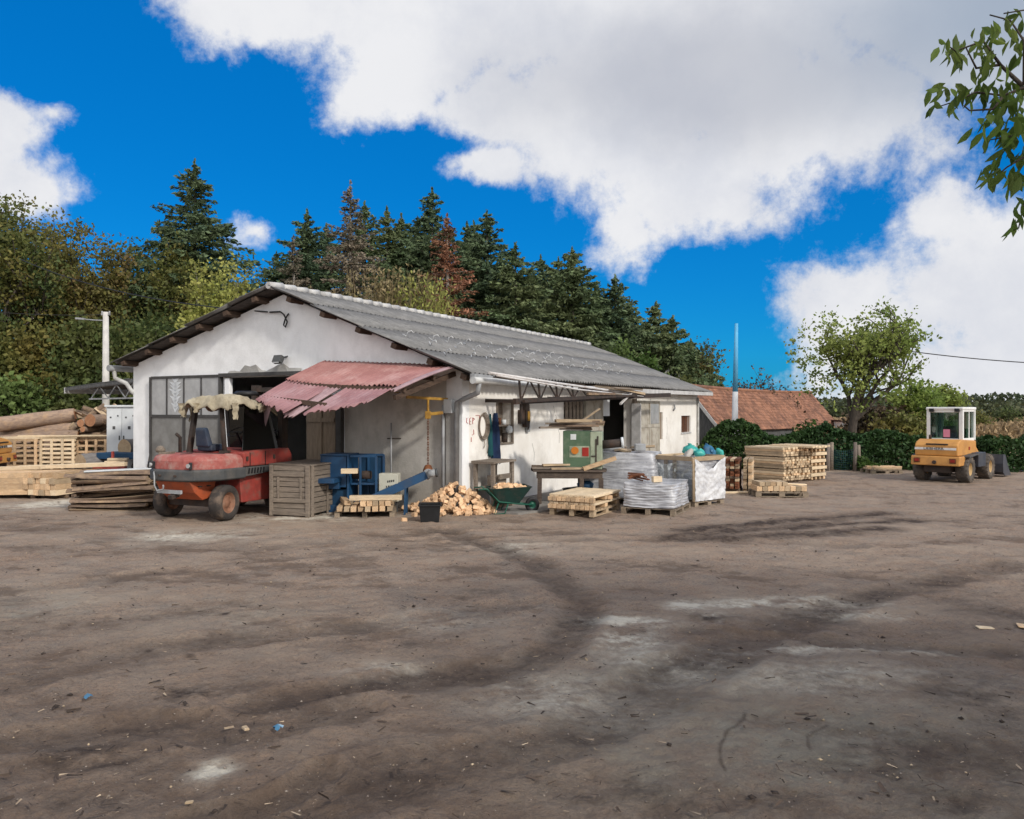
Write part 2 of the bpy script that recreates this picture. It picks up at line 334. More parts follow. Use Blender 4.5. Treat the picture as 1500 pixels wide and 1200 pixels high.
w = bpy.data.worlds.new('World'); scene.world = w; w.use_nodes = True
n = w.node_tree.nodes; l = w.node_tree.links; bg = n['Background']; bg.inputs[1].default_value = .1
def nm(op, a, b=None, c=None, clamp=False):
    x = n.new('ShaderNodeMath'); x.operation = op; x.use_clamp = clamp
    for i, q in enumerate((a, b, c)):
        if q is None: continue
        if isinstance(q, (int, float)): x.inputs[i].default_value = q
        else: l.new(q, x.inputs[i])
    return x.outputs[0]
def sstep(v, a, b, c=0., d=1.):
    x = n.new('ShaderNodeMapRange'); x.interpolation_type = 'SMOOTHSTEP'
    for i, q in ((1, a), (2, b), (3, c), (4, d)):
        if isinstance(q, (int, float)): x.inputs[i].default_value = q
        else: l.new(q, x.inputs[i])
    l.new(v, x.inputs[0]); return x.outputs[0]
def cmix(f, a, b):
    x = n.new('ShaderNodeMix'); x.data_type = 'RGBA'
    for i, q in ((0, f), (6, a), (7, b)):
        if isinstance(q, tuple): x.inputs[i].default_value = (*q, 1)
        elif isinstance(q, float): x.inputs[i].default_value = q
        else: l.new(q, x.inputs[i])
    return x.outputs[2]
def noise(vec, sc, det=8, ro=.55, dist=0.):
    x = n.new('ShaderNodeTexNoise'); x.inputs['Scale'].default_value = sc; x.inputs['Detail'].default_value = det
    x.inputs['Roughness'].default_value = ro; x.inputs['Distortion'].default_value = dist; l.new(vec, x.inputs['Vector']); return x.outputs['Fac']
tc = n.new('ShaderNodeTexCoord'); dirv = tc.outputs['Generated']
sky = n.new('ShaderNodeTexSky'); sky.sky_type = 'NISHITA'; sky.sun_disc = False; sky.sun_elevation = SUN_EL
sky.sun_rotation = math.atan2(SUN_DIR.x, SUN_DIR.y); sky.air_density = 1.0; sky.dust_density = .3; sky.ozone_density = 3
hs = n.new('ShaderNodeHueSaturation'); hs.inputs['Saturation'].default_value = 1.45; hs.inputs['Value'].default_value = 1.0
hs.inputs['Hue'].default_value = .488
l.new(sky.outputs[0], hs.inputs['Color'])
tint = n.new('ShaderNodeMix'); tint.data_type = 'RGBA'; tint.blend_type = 'MULTIPLY'; tint.inputs[0].default_value = 1.
tint.inputs[7].default_value = (.08, .86, 1.35, 1); l.new(hs.outputs[0], tint.inputs[6]); skyc = cmix(.58, tint.outputs[2], (.01, 1.80, 5.5))
sep = n.new('ShaderNodeSeparateXYZ'); l.new(dirv, sep.inputs[0])
den = nm('MAXIMUM', sep.outputs[1], .06)
ca = nm('DIVIDE', sep.outputs[0], den); cb = nm('DIVIDE', sep.outputs[2], den)
# cloud masses as soft ellipses on the sky (centre and radii in photo pixels)
ELL = [(900, -10, 460, 165, 1), (1000, 120, 330, 105, 1.1), (760, 150, 160, 70, 1), (620, 40, 190, 130, 1), (400, 10, 150, 75, .95), (560, 150, 110, 62, .9), (880, 190, 210, 100, 1), (1000, 270, 170, 95, 1), (1180, 165, 240, 130, 1.05), (1440, 40, 260, 125, 1.05),
       (930, 350, 65, 55, .8), (1480, 430, 230, 150, 1), (1385, 315, 70, 62, .8), (1220, 410, 60, 40, .7), (1260, 470, 120, 110, .95), (1480, 560, 340, 80, .9), (35, 270, 95, 58, .9), (15, 190, 75, 42, .8), (95, 185, 45, 22, .5), (360, 345, 42, 28, .42), (700, 240, 70, 40, .8)]
comb = n.new('ShaderNodeCombineXYZ'); l.new(ca, comb.inputs[0]); l.new(cb, comb.inputs[1])
# warp the outline with noise so the edges billow
wn = n.new('ShaderNodeTexNoise'); wn.inputs['Scale'].default_value = 7; wn.inputs['Detail'].default_value = 9; wn.inputs['Roughness'].default_value = .58
l.new(dirv, wn.inputs['Vector'])
wv = n.new('ShaderNodeVectorMath'); wv.operation = 'SUBTRACT'; wv.inputs[1].default_value = (.5, .5, .5); l.new(wn.outputs['Color'], wv.inputs[0])
ws = n.new('ShaderNodeVectorMath'); ws.operation = 'MULTIPLY_ADD'; ws.inputs[1].default_value = (.13, .13, 0); l.new(wv.outputs[0], ws.inputs[0]); l.new(comb.outputs[0], ws.inputs[2])
field = None
for px, py, rx, ry, k in ELL:
    a = n.new('ShaderNodeVectorMath'); a.operation = 'MULTIPLY_ADD'
    a.inputs[1].default_value = (F_PX / rx, F_PX / ry, 0); a.inputs[2].default_value = (-(px - 750) / rx, -(600 - py) / ry, 0)
    l.new(ws.outputs[0], a.inputs[0])
    ln = n.new('ShaderNodeVectorMath'); ln.operation = 'LENGTH'; l.new(a.outputs[0], ln.inputs[0])
    v = nm('MULTIPLY', nm('SUBTRACT', 1.25, ln.outputs['Value']), k)
    field = v if field is None else nm('SMOOTH_MAX', field, v, .25)
n1 = noise(dirv, 9, 10, .62, .3); n2 = noise(dirv, 3.2, 6, .5)
n4 = noise(dirv, 26, 10, .68); front = nm('ADD', nm('ADD', field, nm('MULTIPLY', nm('MULTIPLY', nm('SUBTRACT', n1, .5), 1.35), sstep(field, .35, .95, 1., .15))), nm('MULTIPLY', nm('SUBTRACT', n4, .5), .85))
back = nm('MULTIPLY', nm('SUBTRACT', n2, .36), 6.)
isf = sstep(sep.outputs[1], .22, .50)
mixf = nm('ADD', nm('MULTIPLY', front, isf), nm('MULTIPLY', back, nm('SUBTRACT', 1., isf)))
alpha = sstep(mixf, .08, .62)
thick = sstep(nm('ADD', field, nm('MULTIPLY', nm('SUBTRACT', n2, .5), .6)), .62, 1.5)
# undersides turn grey where the cloud is thick and high overhead
hi_ = sstep(cb, .14, .45)
gc_ = n.new('ShaderNodeVectorMath'); gc_.operation = 'MULTIPLY_ADD'; gc_.inputs[1].default_value = (F_PX / 430, F_PX / 150, 0); gc_.inputs[2].default_value = (-(1020 - 750) / 430, -(600 - 110) / 150, 0); l.new(ws.outputs[0], gc_.inputs[0])
gl_ = n.new('ShaderNodeVectorMath'); gl_.operation = 'LENGTH'; l.new(gc_.outputs[0], gl_.inputs[0])
greyf = nm('MULTIPLY', sstep(nm('ADD', gl_.outputs['Value'], nm('MULTIPLY', nm('SUBTRACT', n2, .5), .7)), 1.15, .2), .62)
n3 = noise(dirv, 6., 8, .55)
cl = cmix(sstep(nm('ADD', n3, nm('MULTIPLY', n4, .35)), .45, .85), (7.1, 7.3, 7.9), (8.5, 8.55, 8.8))
cl = cmix(greyf, cl, (4.1, 4.35, 5.1))
right_ = nm('MULTIPLY', sstep(ca, .25, .62), sstep(cb, .28, .5))
cl = cmix(nm('MULTIPLY', right_, .8), cl, (2.7, 3.5, 4.7))
bright = cmix(isf, (12.9, 12.7, 12.4), cl)           # unseen bright clouds behind the viewer, added to light the gable softly
l.new(cmix(alpha, skyc, bright), bg.inputs[0])

# ------------------------------------------------------------ ground: one sheet to the horizon, with ruts, puddles and dusty patches
def polydist(x, y, pts):
    d = np.full(x.shape, 1e9)
    for (ax, ay), (bx, by) in zip(pts[:-1], pts[1:]):
        dx, dy = bx - ax, by - ay; t = np.clip(((x - ax) * dx + (y - ay) * dy) / (dx * dx + dy * dy + 1e-9), 0, 1)
        d = np.minimum(d, np.hypot(x - ax - t * dx, y - ay - t * dy))
    return d
def smooth_line(px):
    w_ = [G(*p).to_2d() for p in px]; out = []
    for i in range(len(w_) - 1):
        p0, p1, p2, p3 = w_[max(i - 1, 0)], w_[i], w_[i + 1], w_[min(i + 2, len(w_) - 1)]
        for k in range(6):
            t = k / 6; out.append(tuple(.5 * (2 * p1 + (p2 - p0) * t + (2 * p0 - 5 * p1 + 4 * p2 - p3) * t * t + (3 * p1 - p0 - 3 * p2 + p3) * t ** 3)))
    return out + [tuple(w_[-1])]
def grd():
    r = np.concatenate([np.geomspace(.3, 3.4, 14)[:-1], np.geomspace(3.4, 21, 520)[:-1], np.geomspace(21, 110, 130)[:-1], np.geomspace(110, 6000, 22)])
    th = np.concatenate([np.linspace(-180, -42, 26)[:-1], np.linspace(-42, 42, 700), np.linspace(42, 180, 26)[1:-1]])
    RR, TH = np.meshgrid(r, np.radians(th), indexing='ij'); x = RR * np.sin(TH); y = RR * np.cos(TH)
    nr, nt = x.shape
    wx = x + .5 * (fbm(x * .9, y * .9, 4, 3) - .5); wy = y + .5 * (fbm(x * .9 + 50, y * .9, 4, 4) - .5)
    near = np.exp(-(RR / 60) ** 2)
    z = near * (.075 * (fbm(x * .45, y * .45, 3, 21) - .5) + .03 * (fbm(x * 1.7, y * 1.7, 4, 31, .6) - .5) + .034 * (fbm(x * 7, y * 7, 4, 41, .6) - .5))
    dark = np.zeros_like(x); pale = np.zeros_like(x); green = np.zeros_like(x); tan = np.zeros_like(x)
    def rut(px, wd, dep, k=.8):
        nonlocal z, dark
        d = polydist(x + .5 * (fbm(x * .9, y * .9, 5, 61, .6) - .5), y + .5 * (fbm(x * .9, y * .9, 5, 71, .6) - .5), smooth_line(px)); g = np.exp(-(d / (wd * (.7 + .7 * fbm(x * 2.1, y * 2.1, 5, 85, .65)))) ** 3.5)
        dark = np.maximum(dark, g * k * np.clip(.05 + 1.6 * fbm(x * 1.6, y * 1.6, 6, 81, .68), 0.2, 1.2))
        z = z - dep * g + dep * .7 * np.exp(-((d - wd * 1.35) / (wd * .35)) ** 2)
    rut([(640, 775), (760, 815), (835, 870), (845, 905), (820, 945), (745, 975), (640, 990), (500, 1012), (380, 1040)], .25, .025, .8)
    rut([(1480, 830), (1300, 872), (1170, 905), (1085, 935), (1015, 985), (930, 1032), (820, 1075), (690, 1110), (560, 1150), (420, 1198)], .29, .025, .75)
    rut([(1480, 955), (1300, 948), (1120, 930), (1000, 922)], .16, .02, .55)
    rut([(0, 1010), (200, 960), (420, 930), (640, 900), (760, 880)], .22, .02, .45)
    rut([(60, 860), (300, 830), (600, 800), (900, 790), (1250, 800)], .25, .02, .35)
    rut([(0, 1090), (220, 1070), (360, 1075), (520, 1050)], .22, .03, .6)
    rut([(270, 1200), (420, 1165), (500, 1130)], .10, .03, .9)
    rut([(0, 770), (200, 790), (420, 800), (700, 770)], .3, .02, .3)
    # churned muddy strip by the stacks
    for px in ([(985, 786), (1090, 776), (1220, 768), (1335, 762)], [(1000, 776), (1100, 768), (1220, 757), (1300, 752)], [(1010, 790), (1150, 783), (1300, 775)]):
        d = polydist(wx, wy, smooth_line(px)); g = np.exp(-(d / .34) ** 2); dark = np.maximum(dark, 1.25 * g * (.45 + .8 * fbm(x * 2.5, y * 2.5, 4, 91)))
        z = z + g * .07 * (fbm(x * 5, y * 2.5, 3, 93) - .5)
    def spot(px, py, rx, ry, arr, k, seed, sharp=2, fm=(5.0, 1.75)):
        c = G(px, py); e = G(px, py + ry); ex = G(px + rx, py)
        ax_ = ex.x - c.x; ay_ = abs(c.y - e.y)
        d = np.hypot((wx - c.x) / ax_, (wy - c.y) / ay_)
        np.maximum(arr, k * np.exp(-d ** sharp) * np.clip(fbm(x * 2.6, y * 3.8, 7, seed, .76) * fm[0] - fm[1], 0, 1.4), out=arr)
    for q in ((905, 912, 60, 10, .75), (1012, 890, 32, 7, .8), (1080, 892, 30, 7, .55), (1170, 887, 120, 9, .5), (1250, 905, 90, 8, .45), (905, 940, 45, 22, .5), (955, 972, 90, 22, .4), (1050, 905, 30, 7, .5),
              (270, 786, 90, 9, .4), (450, 757, 90, 7, .6), (92, 738, 55, 8, .6), (225, 728, 40, 8, .6), (290, 1138, 26, 10, .7), (760, 800, 60, 12, .2), (1180, 955, 150, 10, .3), (1330, 962, 70, 5, .4), (560, 985, 60, 14, .25), (660, 905, 90, 14, .2), (820, 1020, 120, 40, .25), (1240, 1000, 200, 26, .25)):
        spot(*q[:4], pale, min(1.2, q[4] * 1.7), int(q[0]))
    for q in ((100, 1105, 70, 22, 1.1), (150, 1120, 60, 14, .9), (300, 1020, 60, 16, 1.0), (200, 1065, 120, 14, .8), (560, 945, 70, 14, .6), (690, 870, 60, 9, .5), (1040, 905, 30, 5, .9), (1200, 1000, 60, 12, .5), (860, 1080, 50, 9, .7), (1350, 1110, 160, 60, .6), (1430, 1020, 80, 40, .6), (30, 1180, 160, 30, .5), (350, 1180, 60, 18, .5), (940, 1150, 130, 30, .55), (820, 1150, 70, 22, .5), (1420, 1180, 90, 30, .6), (1480, 900, 90, 40, .5), (330, 897, 8, 3, 1.4), (226, 957, 9, 3, 1.4), (275, 970, 9, 3, 1.3)):
        spot(*q[:4], dark, q[4], int(q[0]) + 5)
    for q in ((1180, 1090, 330, 120, 1.3), (1050, 1010, 150, 45, .9), (1380, 1050, 200, 60, .6), (950, 985, 170, 35, .8), (40, 885, 120, 40, .5), (330, 905, 160, 40, .3), (900, 1190, 200, 60, .4)):
        spot(*q[:4], green, q[4], int(q[0]) + 9, 2, (3.0, .75))
    # expansion joint / crack across the buried slab
    for px in ([(1030, 1120), (1045, 1080), (1075, 1050)], [(1200, 1110), (1190, 1090), (1222, 1078)]):
        d = polydist(wx, wy, [tuple(G(*p).to_2d()) for p in px]); dark = np.maximum(dark, .8 * np.exp(-(d / .018) ** 2))
    wq = 1.6 * (fbm(x * .28, y * .28, 3, 101) - .5); wr_ = .5 * (fbm(x * 1.3, y * 1.3, 4, 103, .6) - .5)
    xr = x * .97 + y * .24 + wq; yr = y * .97 - x * .24 + wq * 1.2 + wr_; x2 = x * .8 - y * .6; y2 = y * .8 + x * .6
    an = .42 * fbm(xr * .45, yr * 1.5, 7, 111, .72) + .28 * fbm(x2 * .6, y2 * 1.9 + wr_, 7, 121, .72) + .30 * fbm(x * 2.0, y * 2.0, 7, 131, .75)
    an = (an - an[(RR > 4) & (RR < 40)].mean()) / an[(RR > 4) & (RR < 40)].std()
    td_ = np.clip((-an - .35) / 1.6, 0, 1) * near; tl_ = np.clip((an - .55) / 1.7, 0, 1) * near
    rdg = 1 - np.abs(2 * fbm(xr * .5, yr * 2.6, 5, 141, .6) - 1); z = z + near * (.012 * (rdg - .8) + .005 * np.clip(an, -2, 2) + .016 * (fbm(x * 17, y * 17, 3, 151, .7) - .5))
    damp = np.clip((10.5 - y - 1.2 * (x < -1) + 3.2 * (fbm(x * .45, y * .8, 4, 99) - .5) * 2) / 4.5, 0, 1) * (.55 + .6 * fbm(x * 1.1, y * 1.6, 5, 97, .6))
    tan = np.clip((y - 33) / 6, 0, 1) * np.clip((x * 1.0 - 4) / 6, 0, 1)
    z = z * np.clip((RR - .5) / 2, 0, 1)
    V = np.stack([x, y, z], -1).reshape(-1, 3)
    i = np.arange(nr - 1)[:, None] * nt; j = np.arange(nt - 1)[None]
    q = np.stack([i + j, i + j + 1, i + nt + j + 1, i + nt + j], -1).reshape(-1, 4)[:, ::-1]
    jl = np.arange(nr - 1) * nt
    seam = np.stack([jl + nt - 1, jl, jl + nt, jl + 2 * nt - 1], -1)[:, ::-1]
    me = fast_mesh('ground', V, np.concatenate([q, seam]))
    for nme, arr in (('dark', dark), ('pale', pale), ('green', green), ('tan', tan), ('damp', damp), ('tone_d', td_), ('tone_l', tl_)):
        at = me.attributes.new(nme, 'FLOAT', 'POINT'); at.data.foreach_set('value', np.ascontiguousarray(arr, np.float32).ravel())
    me.polygons.foreach_set('use_smooth', np.ones(len(me.polygons), bool))
    return me
def ground_mat():
    m = bpy.data.materials.new('trodden_dirt'); m.use_nodes = True
    n = m.node_tree.nodes; l = m.node_tree.links; b = n['Principled BSDF']; b.inputs['Specular IOR Level'].default_value = .2
    ge = n.new('ShaderNodeTexCoord')
    def nz(sc, det=8, ro=.6, st=(1, 1, 1), off=0):
        mp = n.new('ShaderNodeMapping'); mp.inputs['Scale'].default_value = st; mp.inputs['Location'].default_value = (off, off, 0); l.new(ge.outputs['Object'], mp.inputs[0])
        x = n.new('ShaderNodeTexNoise'); x.inputs['Scale'].default_value = sc; x.inputs['Detail'].default_value = det; x.inputs['Roughness'].default_value = ro; l.new(mp.outputs[0], x.inputs[0]); return x.outputs['Fac']
    def mr(v, a, b_, c=0., d=1.):
        x = n.new('ShaderNodeMapRange'); 
        for i, q in enumerate((a, b_, c, d)): x.inputs[i + 1].default_value = q
        l.new(v, x.inputs[0]); return x.outputs[0]
    def mix(f, a, c):
        x = n.new('ShaderNodeMix'); x.data_type = 'RGBA'
        for i, q in ((0, f), (6, a), (7, c)):
            if isinstance(q, tuple): x.inputs[i].default_value = (*q, 1)
            else: l.new(q, x.inputs[i])
        return x.outputs[2]
    def mul(a, c):
        x = n.new('ShaderNodeMath'); x.operation = 'MULTIPLY'; x.use_clamp = True
        for i, q in enumerate((a, c)):
            if isinstance(q, float): x.inputs[i].default_value = q
            else: l.new(q, x.inputs[i])
        return x.outputs[0]
    def at(nme):
        x = n.new('ShaderNodeAttribute'); x.attribute_name = nme; return x.outputs['Fac']
    c = mix(mr(nz(.5, 6), .36, .64), (.35, .232, .158), (.42, .298, .212))
    c = mix(mr(nz(2.3, 8, .65, off=5), .42, .66), c, (.31, .245, .195))
    c = mix(mul(mr(nz(1.1, 8, .7, (1, 2.2, 1), 9), .50, .70), .55), c, (.120, .080, .058))
    c = mix(mul(mr(nz(20, 10, .88), .48, .60), .7), c, (.31, .265, .22))
    c = mix(mul(mr(nz(30, 10, .9, off=3), .50, .60), .85), c, (.09, .066, .052))
    c = mix(mul(mr(nz(95, 6, .9, off=2), .52, .60), .75), c, (.27, .245, .215))
    c = mix(mul(at('green'), mr(nz(3, 8, .7), .3, .6, .35, 1.)), c, (.42, .40, .325))
    c = mix(mul(at('tone_d'), .62), c, (.105, .070, .050))
    c = mix(mul(at('tone_l'), .60), c, (.40, .315, .24))
    c = mix(mul(at('damp'), .62), c, (.150, .106, .080))
    pl = mul(at('pale'), mr(nz(12, 8, .7), .3, .65, .4, 1.5))
    c = mix(pl, c, (.62, .565, .47))
    c = mix(mul(at('dark'), mr(nz(9, 8, .7), .28, .6, .45, 1.)), c, (.062, .044, .035))
    c = mix(at('tan'), c, mix(mr(nz(.3), .4, .6), (.26, .19, .11), (.16, .13, .06)))
    l.new(c, b.inputs['Base Color']); b.inputs['Roughness'].default_value = .93
    bp = n.new('ShaderNodeBump'); bp.inputs['Strength'].default_value = 1.0; bp.inputs['Distance'].default_value = .035
    ad = n.new('ShaderNodeMath'); ad.operation = 'ADD'; l.new(nz(38, 8, .75), ad.inputs[0]); l.new(mul(nz(9, 6, .7), 1.0), ad.inputs[1])
    l.new(ad.outputs[0], bp.inputs['Height']); l.new(bp.outputs[0], b.inputs['Normal'])
    return m
tag(link_mesh('ground', grd(), ground_mat()), None, None, kind='structure')

# loose gravel and crumbs of dirt near the viewer: nobody could count them
def scatter_stones(name, N, y0, y1, smin, smax, mat, label, seed):
    rs = np.random.RandomState(seed); Y = y0 * (y1 / y0) ** (rs.rand(N) ** .8); X = (rs.rand(N) * 2 - 1) * .72 * Y
    s = smin * (smax / smin) ** (rs.rand(N) ** 2.2)
    base = np.array([(1, 0, 0), (-1, 0, 0), (0, 1, 0), (0, -1, 0), (0, 0, .8), (0, 0, -.6)], float)
    fc = np.array([(0, 2, 4), (2, 1, 4), (1, 3, 4), (3, 0, 4), (2, 0, 5), (1, 2, 5), (3, 1, 5), (0, 3, 5)])
    V = base[None] * (s[:, None, None] * (.55 + .9 * rs.rand(N, 6, 1)))
    a = rs.rand(N) * 6.28; c, d = np.cos(a)[:, None], np.sin(a)[:, None]
    V = np.stack([V[..., 0] * c - V[..., 1] * d, V[..., 0] * d + V[..., 1] * c, V[..., 2] * .7], -1)
    V += np.stack([X, Y, s * .15], -1)[:, None]
    Fq = (fc[None] + 6 * np.arange(N)[:, None, None]).reshape(-1, 3)
    o = link_mesh(name, fast_mesh(name, V.reshape(-1, 3), Fq), mat)
    return tag(o, label, 'gravel', kind='stuff')
scatter_stones('gravel', 5000, 4.2, 17, .003, .012, M('gravel_stone', (.27, .225, .185), (.19, .155, .13), 20, .9, .2, island=.45), 'loose grey brown gravel scattered over the dirt yard', 5)
scatter_stones('dirt_clods', 800, 4.2, 18, .006, .026, M('dirt_clod', (.055, .040, .032), (.035, .026, .022), 20, .95, .3, island=.3), 'dark crumbs of earth and bark scattered over the dirt yard', 6)
scatter_stones('wood_crumbs', 500, 4.5, 17, .006, .016, M('wood_crumb', (.42, .33, .22), (.34, .25, .16), 20, .9, .1, island=.3), 'pale wood crumbs scattered over the dirt yard', 8)

def litter(name, N, y0, y1, mat, label, seed, lmin=.02, lmax=.10):
    rs = np.random.RandomState(seed); Y = y0 * (y1 / y0) ** rs.rand(N); X = (rs.rand(N) * 2 - 1) * .72 * Y
    L = lmin * (lmax / lmin) ** (rs.rand(N) ** 1.8); W = L * rs.uniform(.06, .28, N); a = rs.rand(N) * 6.28; h = .012 + .010 * rs.rand(N)
    dx, dy = np.cos(a), np.sin(a); o4 = [(-.5, -.5), (.5, -.35), (.5, .4), (-.5, .5)]
    V = np.stack([np.stack([X + dx * L * p - dy * W * q, Y + dy * L * p + dx * W * q, h + L * .12 * rs.normal(size=N) * p + .004], -1) for p, q in o4], 1)
    return tag(link_mesh(name, fast_mesh(name, V.reshape(-1, 3), np.arange(4 * N).reshape(-1, 4)), mat), label, 'litter', kind='stuff')
litter('bark_litter', 2000, 4.2, 19, M('bark_bits', (.085, .058, .042), (.05, .036, .028), 20, .95, .2, island=.5), 'dark slivers of bark and twigs strewn over the dirt yard', 31)
litter('splinter_litter', 900, 4.2, 18, M('splinters', (.40, .31, .21), (.27, .20, .14), 20, .9, .1, island=.4), 'pale wood splinters strewn over the dirt yard', 32, .012, .07)
# concrete apron along the long wall
ap = MB(); pts = []
random.seed(3)
e = [(B(u, -.0).to_2d()) for u in (.2, 8)]
out_ = [B(8, -1.5), B(6.5, -1.55), B(5, -1.45), B(3.6, -1.62), B(2.2, -1.5), B(1.0, -1.62), B(.1, -1.3)]
poly = [B(.1, -.02), B(8, -.02)] + out_
ap.add([Vector((p.x, p.y, .045)) for p in poly] + [Vector((p.x, p.y, -.08)) for p in poly], [list(range(len(poly)))] + [(i, (i + 1) % len(poly), len(poly) + (i + 1) % len(poly), len(poly) + i) for i in range(len(poly))])
tag(ap.build('concrete_apron', mt['apron']), None, None, kind='structure')
# ------------------------------------------------------------ the sawmill hall
hall = thing('sawmill_hall', 'long low white rendered workshop hall with a grey corrugated roof', 'building', C0, BANG)
WID, LEN = 10.9, 18.76
def roof_z(v): return 5.19 - .395 * (5.2 - v) if v < 5.2 else 5.19 - .285 * (v - 5.2)
# gable wall with the wide doorway
fw = MB(); T = .28
poly = [(0, 0), (4.4, 0), (4.4, 3.03), (7.28, 3.03), (7.28, 0), (WID, 0), (WID, roof_z(WID) - .13), (5.2, 5.19 - .16), (0, roof_z(0) - .13)]
m4 = Matrix(((0, 0, 1, 0), (1, 0, 0, 0), (0, 1, 0, 0), (0, 0, 0, 1)))
fw.prism(poly, T, m4); fw.build('wall', mt['plaster'], hall)
poly = [(0, 0), (WID, 0), (WID, roof_z(WID) - .13), (5.2, 5.03), (0, roof_z(0) - .13)]
m5 = m4.copy(); m5[0][3] = LEN - T; bw = MB(); bw.prism(poly, T, m5); bw.build('wall', mt['plaster_side'], hall)
def wall_grid(mb, xs, zs, holes, y0, y1):
    xs = sorted(set(xs + [h[0] for h in holes] + [h[1] for h in holes])); zs = sorted(set(zs + [h[2] for h in holes] + [h[3] for h in holes]))
    sol = lambda i, k: 0 <= i < len(xs) - 1 and 0 <= k < len(zs) - 1 and not any(h[0] <= (xs[i] + xs[i + 1]) / 2 <= h[1] and h[2] <= (zs[k] + zs[k + 1]) / 2 <= h[3] for h in holes)
    for i in range(len(xs) - 1):
        for k in range(len(zs) - 1):
            if not sol(i, k): continue
            a, b, c, d = xs[i], xs[i + 1], zs[k], zs[k + 1]
            mb.add([(a, y0, c), (b, y0, c), (b, y0, d), (a, y0, d)], [(0, 1, 2, 3)]); mb.add([(a, y1, c), (b, y1, c), (b, y1, d), (a, y1, d)], [(3, 2, 1, 0)])
            if not sol(i - 1, k): mb.add([(a, y0, c), (a, y0, d), (a, y1, d), (a, y1, c)], [(0, 1, 2, 3)])
            if not sol(i + 1, k): mb.add([(b, y0, c), (b, y0, d), (b, y1, d), (b, y1, c)], [(3, 2, 1, 0)])
            if not sol(i, k - 1): mb.add([(a, y0, c), (b, y0, c), (b, y1, c), (a, y1, c)], [(3, 2, 1, 0)])
            if not sol(i, k + 1): mb.add([(a, y0, d), (b, y0, d), (b, y1, d), (a, y1, d)], [(0, 1, 2, 3)])
ZT = roof_z(0) - .13
sw = MB(); wall_grid(sw, [T, LEN - T], [0, ZT], [(1.5, 2.25, 1.42, 2.38), (5.2, 6.4, 1.72, 2.42), (7.87, 10.6, 0, 2.56), (13.5, 13.95, 1.1, 2.1), (16.35, 17.65, 1.28, 1.95)], 0., T)
sw.build('wall', mt['plaster_side'], hall, fix=False)
lw = MB(); lw.span((T, WID - T, 0), (LEN - T, WID, roof_z(WID) - .13)); lw.build('wall', mt['plaster'], hall)
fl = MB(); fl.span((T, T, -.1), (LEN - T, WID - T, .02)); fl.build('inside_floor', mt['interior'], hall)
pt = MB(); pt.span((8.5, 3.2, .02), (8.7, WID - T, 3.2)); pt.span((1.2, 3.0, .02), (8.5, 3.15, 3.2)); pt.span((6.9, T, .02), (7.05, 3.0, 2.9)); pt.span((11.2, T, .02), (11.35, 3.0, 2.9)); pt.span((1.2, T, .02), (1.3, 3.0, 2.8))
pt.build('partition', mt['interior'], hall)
# corrugated roof
def corr(mb, u0, u1, v0, v1, zf, rows, lift=0.022, amp=.026, per=.177, seed=1):
    rs = random.Random(seed); nu = int((u1 - u0) / per * 6)
    for r in range(rows):
        a = v0 + (v1 - v0) * r / rows; b = v0 + (v1 - v0) * (r + 1.06 if r < rows - 1 else r + 1) / rows
        off = rs.uniform(0, .08); vs = []
        for k, t in enumerate((0, .5, 1)):
            v = a + (b - a) * t
            for i in range(nu + 1):
                u = u0 + (u1 - u0) * i / nu + off * 0
                z = zf(v) + amp * math.sin(2 * math.pi * (u + off) / per) + lift * (1 - t) + .03 * mnoise.noise((u * .5, v * .6, seed)) + .008 * mnoise.noise((u * 3, v * 2, r))
                vs.append((u, v, z))
        q = nu + 1
        mb.add(vs, [(k * q + i, k * q + i + 1, (k + 1) * q + i + 1, (k + 1) * q + i) for k in range(2) for i in range(nu)], 0, True)
def roof_part(name, v0, v1, rows, seed, mat, u0=-.5, u1=19.25, zf=roof_z):
    mb = MB(); corr(mb, u0, u1, v0, v1, zf, rows, seed=seed)
    o = mb.build(name, mat, hall, fix=False); md = o.modifiers.new('thick', 'SOLIDIFY'); md.thickness = .012; return o
roof_part('roof', -.52, 5.2, 4, 1, mt['fibre']); roof_part('roof', 11.2, 5.2, 4, 2, mt['fibre'])
rc = MB()
for i in range(46):
    u = -.5 + i * .43; rc.tube([(u, 5.2, 5.195), (u + .44, 5.2, 5.21)], [.085, .105], 12)
rc.build('ridge_cap', mt['ridge'], hall)
sf = MB()
for v0, v1 in ((-.45, 5.18), (11.1, 5.22)):
    sf.add([(-.42, v0, roof_z(v0) - .05), (19.1, v0, roof_z(v0) - .05), (19.1, v1, roof_z(v1) - .05), (-.42, v1, roof_z(v1) - .05)], [(0, 1, 2, 3)])
sf.build('soffit', mt['soffit'], hall)
for v in (10.75, 9.75, 8.75, 7.75, 6.75, 5.75, 4.6, 3.55, 2.5, 1.5, .55, -.3):
    p = MB(); s = .285 if v > 5.2 else -.395
    p.box((-.16, v, roof_z(v) - .135), (.56, .15, .12), (math.atan(-s) if v > 5.2 else math.atan(-s), 0, 0)); p.build('purlin', mt['purlin'], hall, .01)
hk = MB(); hk.tube([(0, 0, -.02), (0, -.03, .10), (0, -.12, .13), (0, -.16, .07)], .011, 5); hk.tube([(0, 0, .0), (.05, .10, .07)], .010, 5)
hk0 = None; kk = 0
for row, v in enumerate((.55, 1.25, 1.75)):
    for i in range(13):
        u = .3 + i * .95 + (row % 2) * .45 + random.uniform(-.2, .2)
        if row == 2 and i > 8: continue
        if hk0 is None: o = hk0 = hk.build('snow_hook', mt['hook'], hall)
        else: o = hk0.copy(); COL.objects.link(o); o.parent = hall
        o.location = (u, v, roof_z(v) + .05); o.rotation_euler = (random.uniform(-.2, .2), 0, random.uniform(-.5, .5))
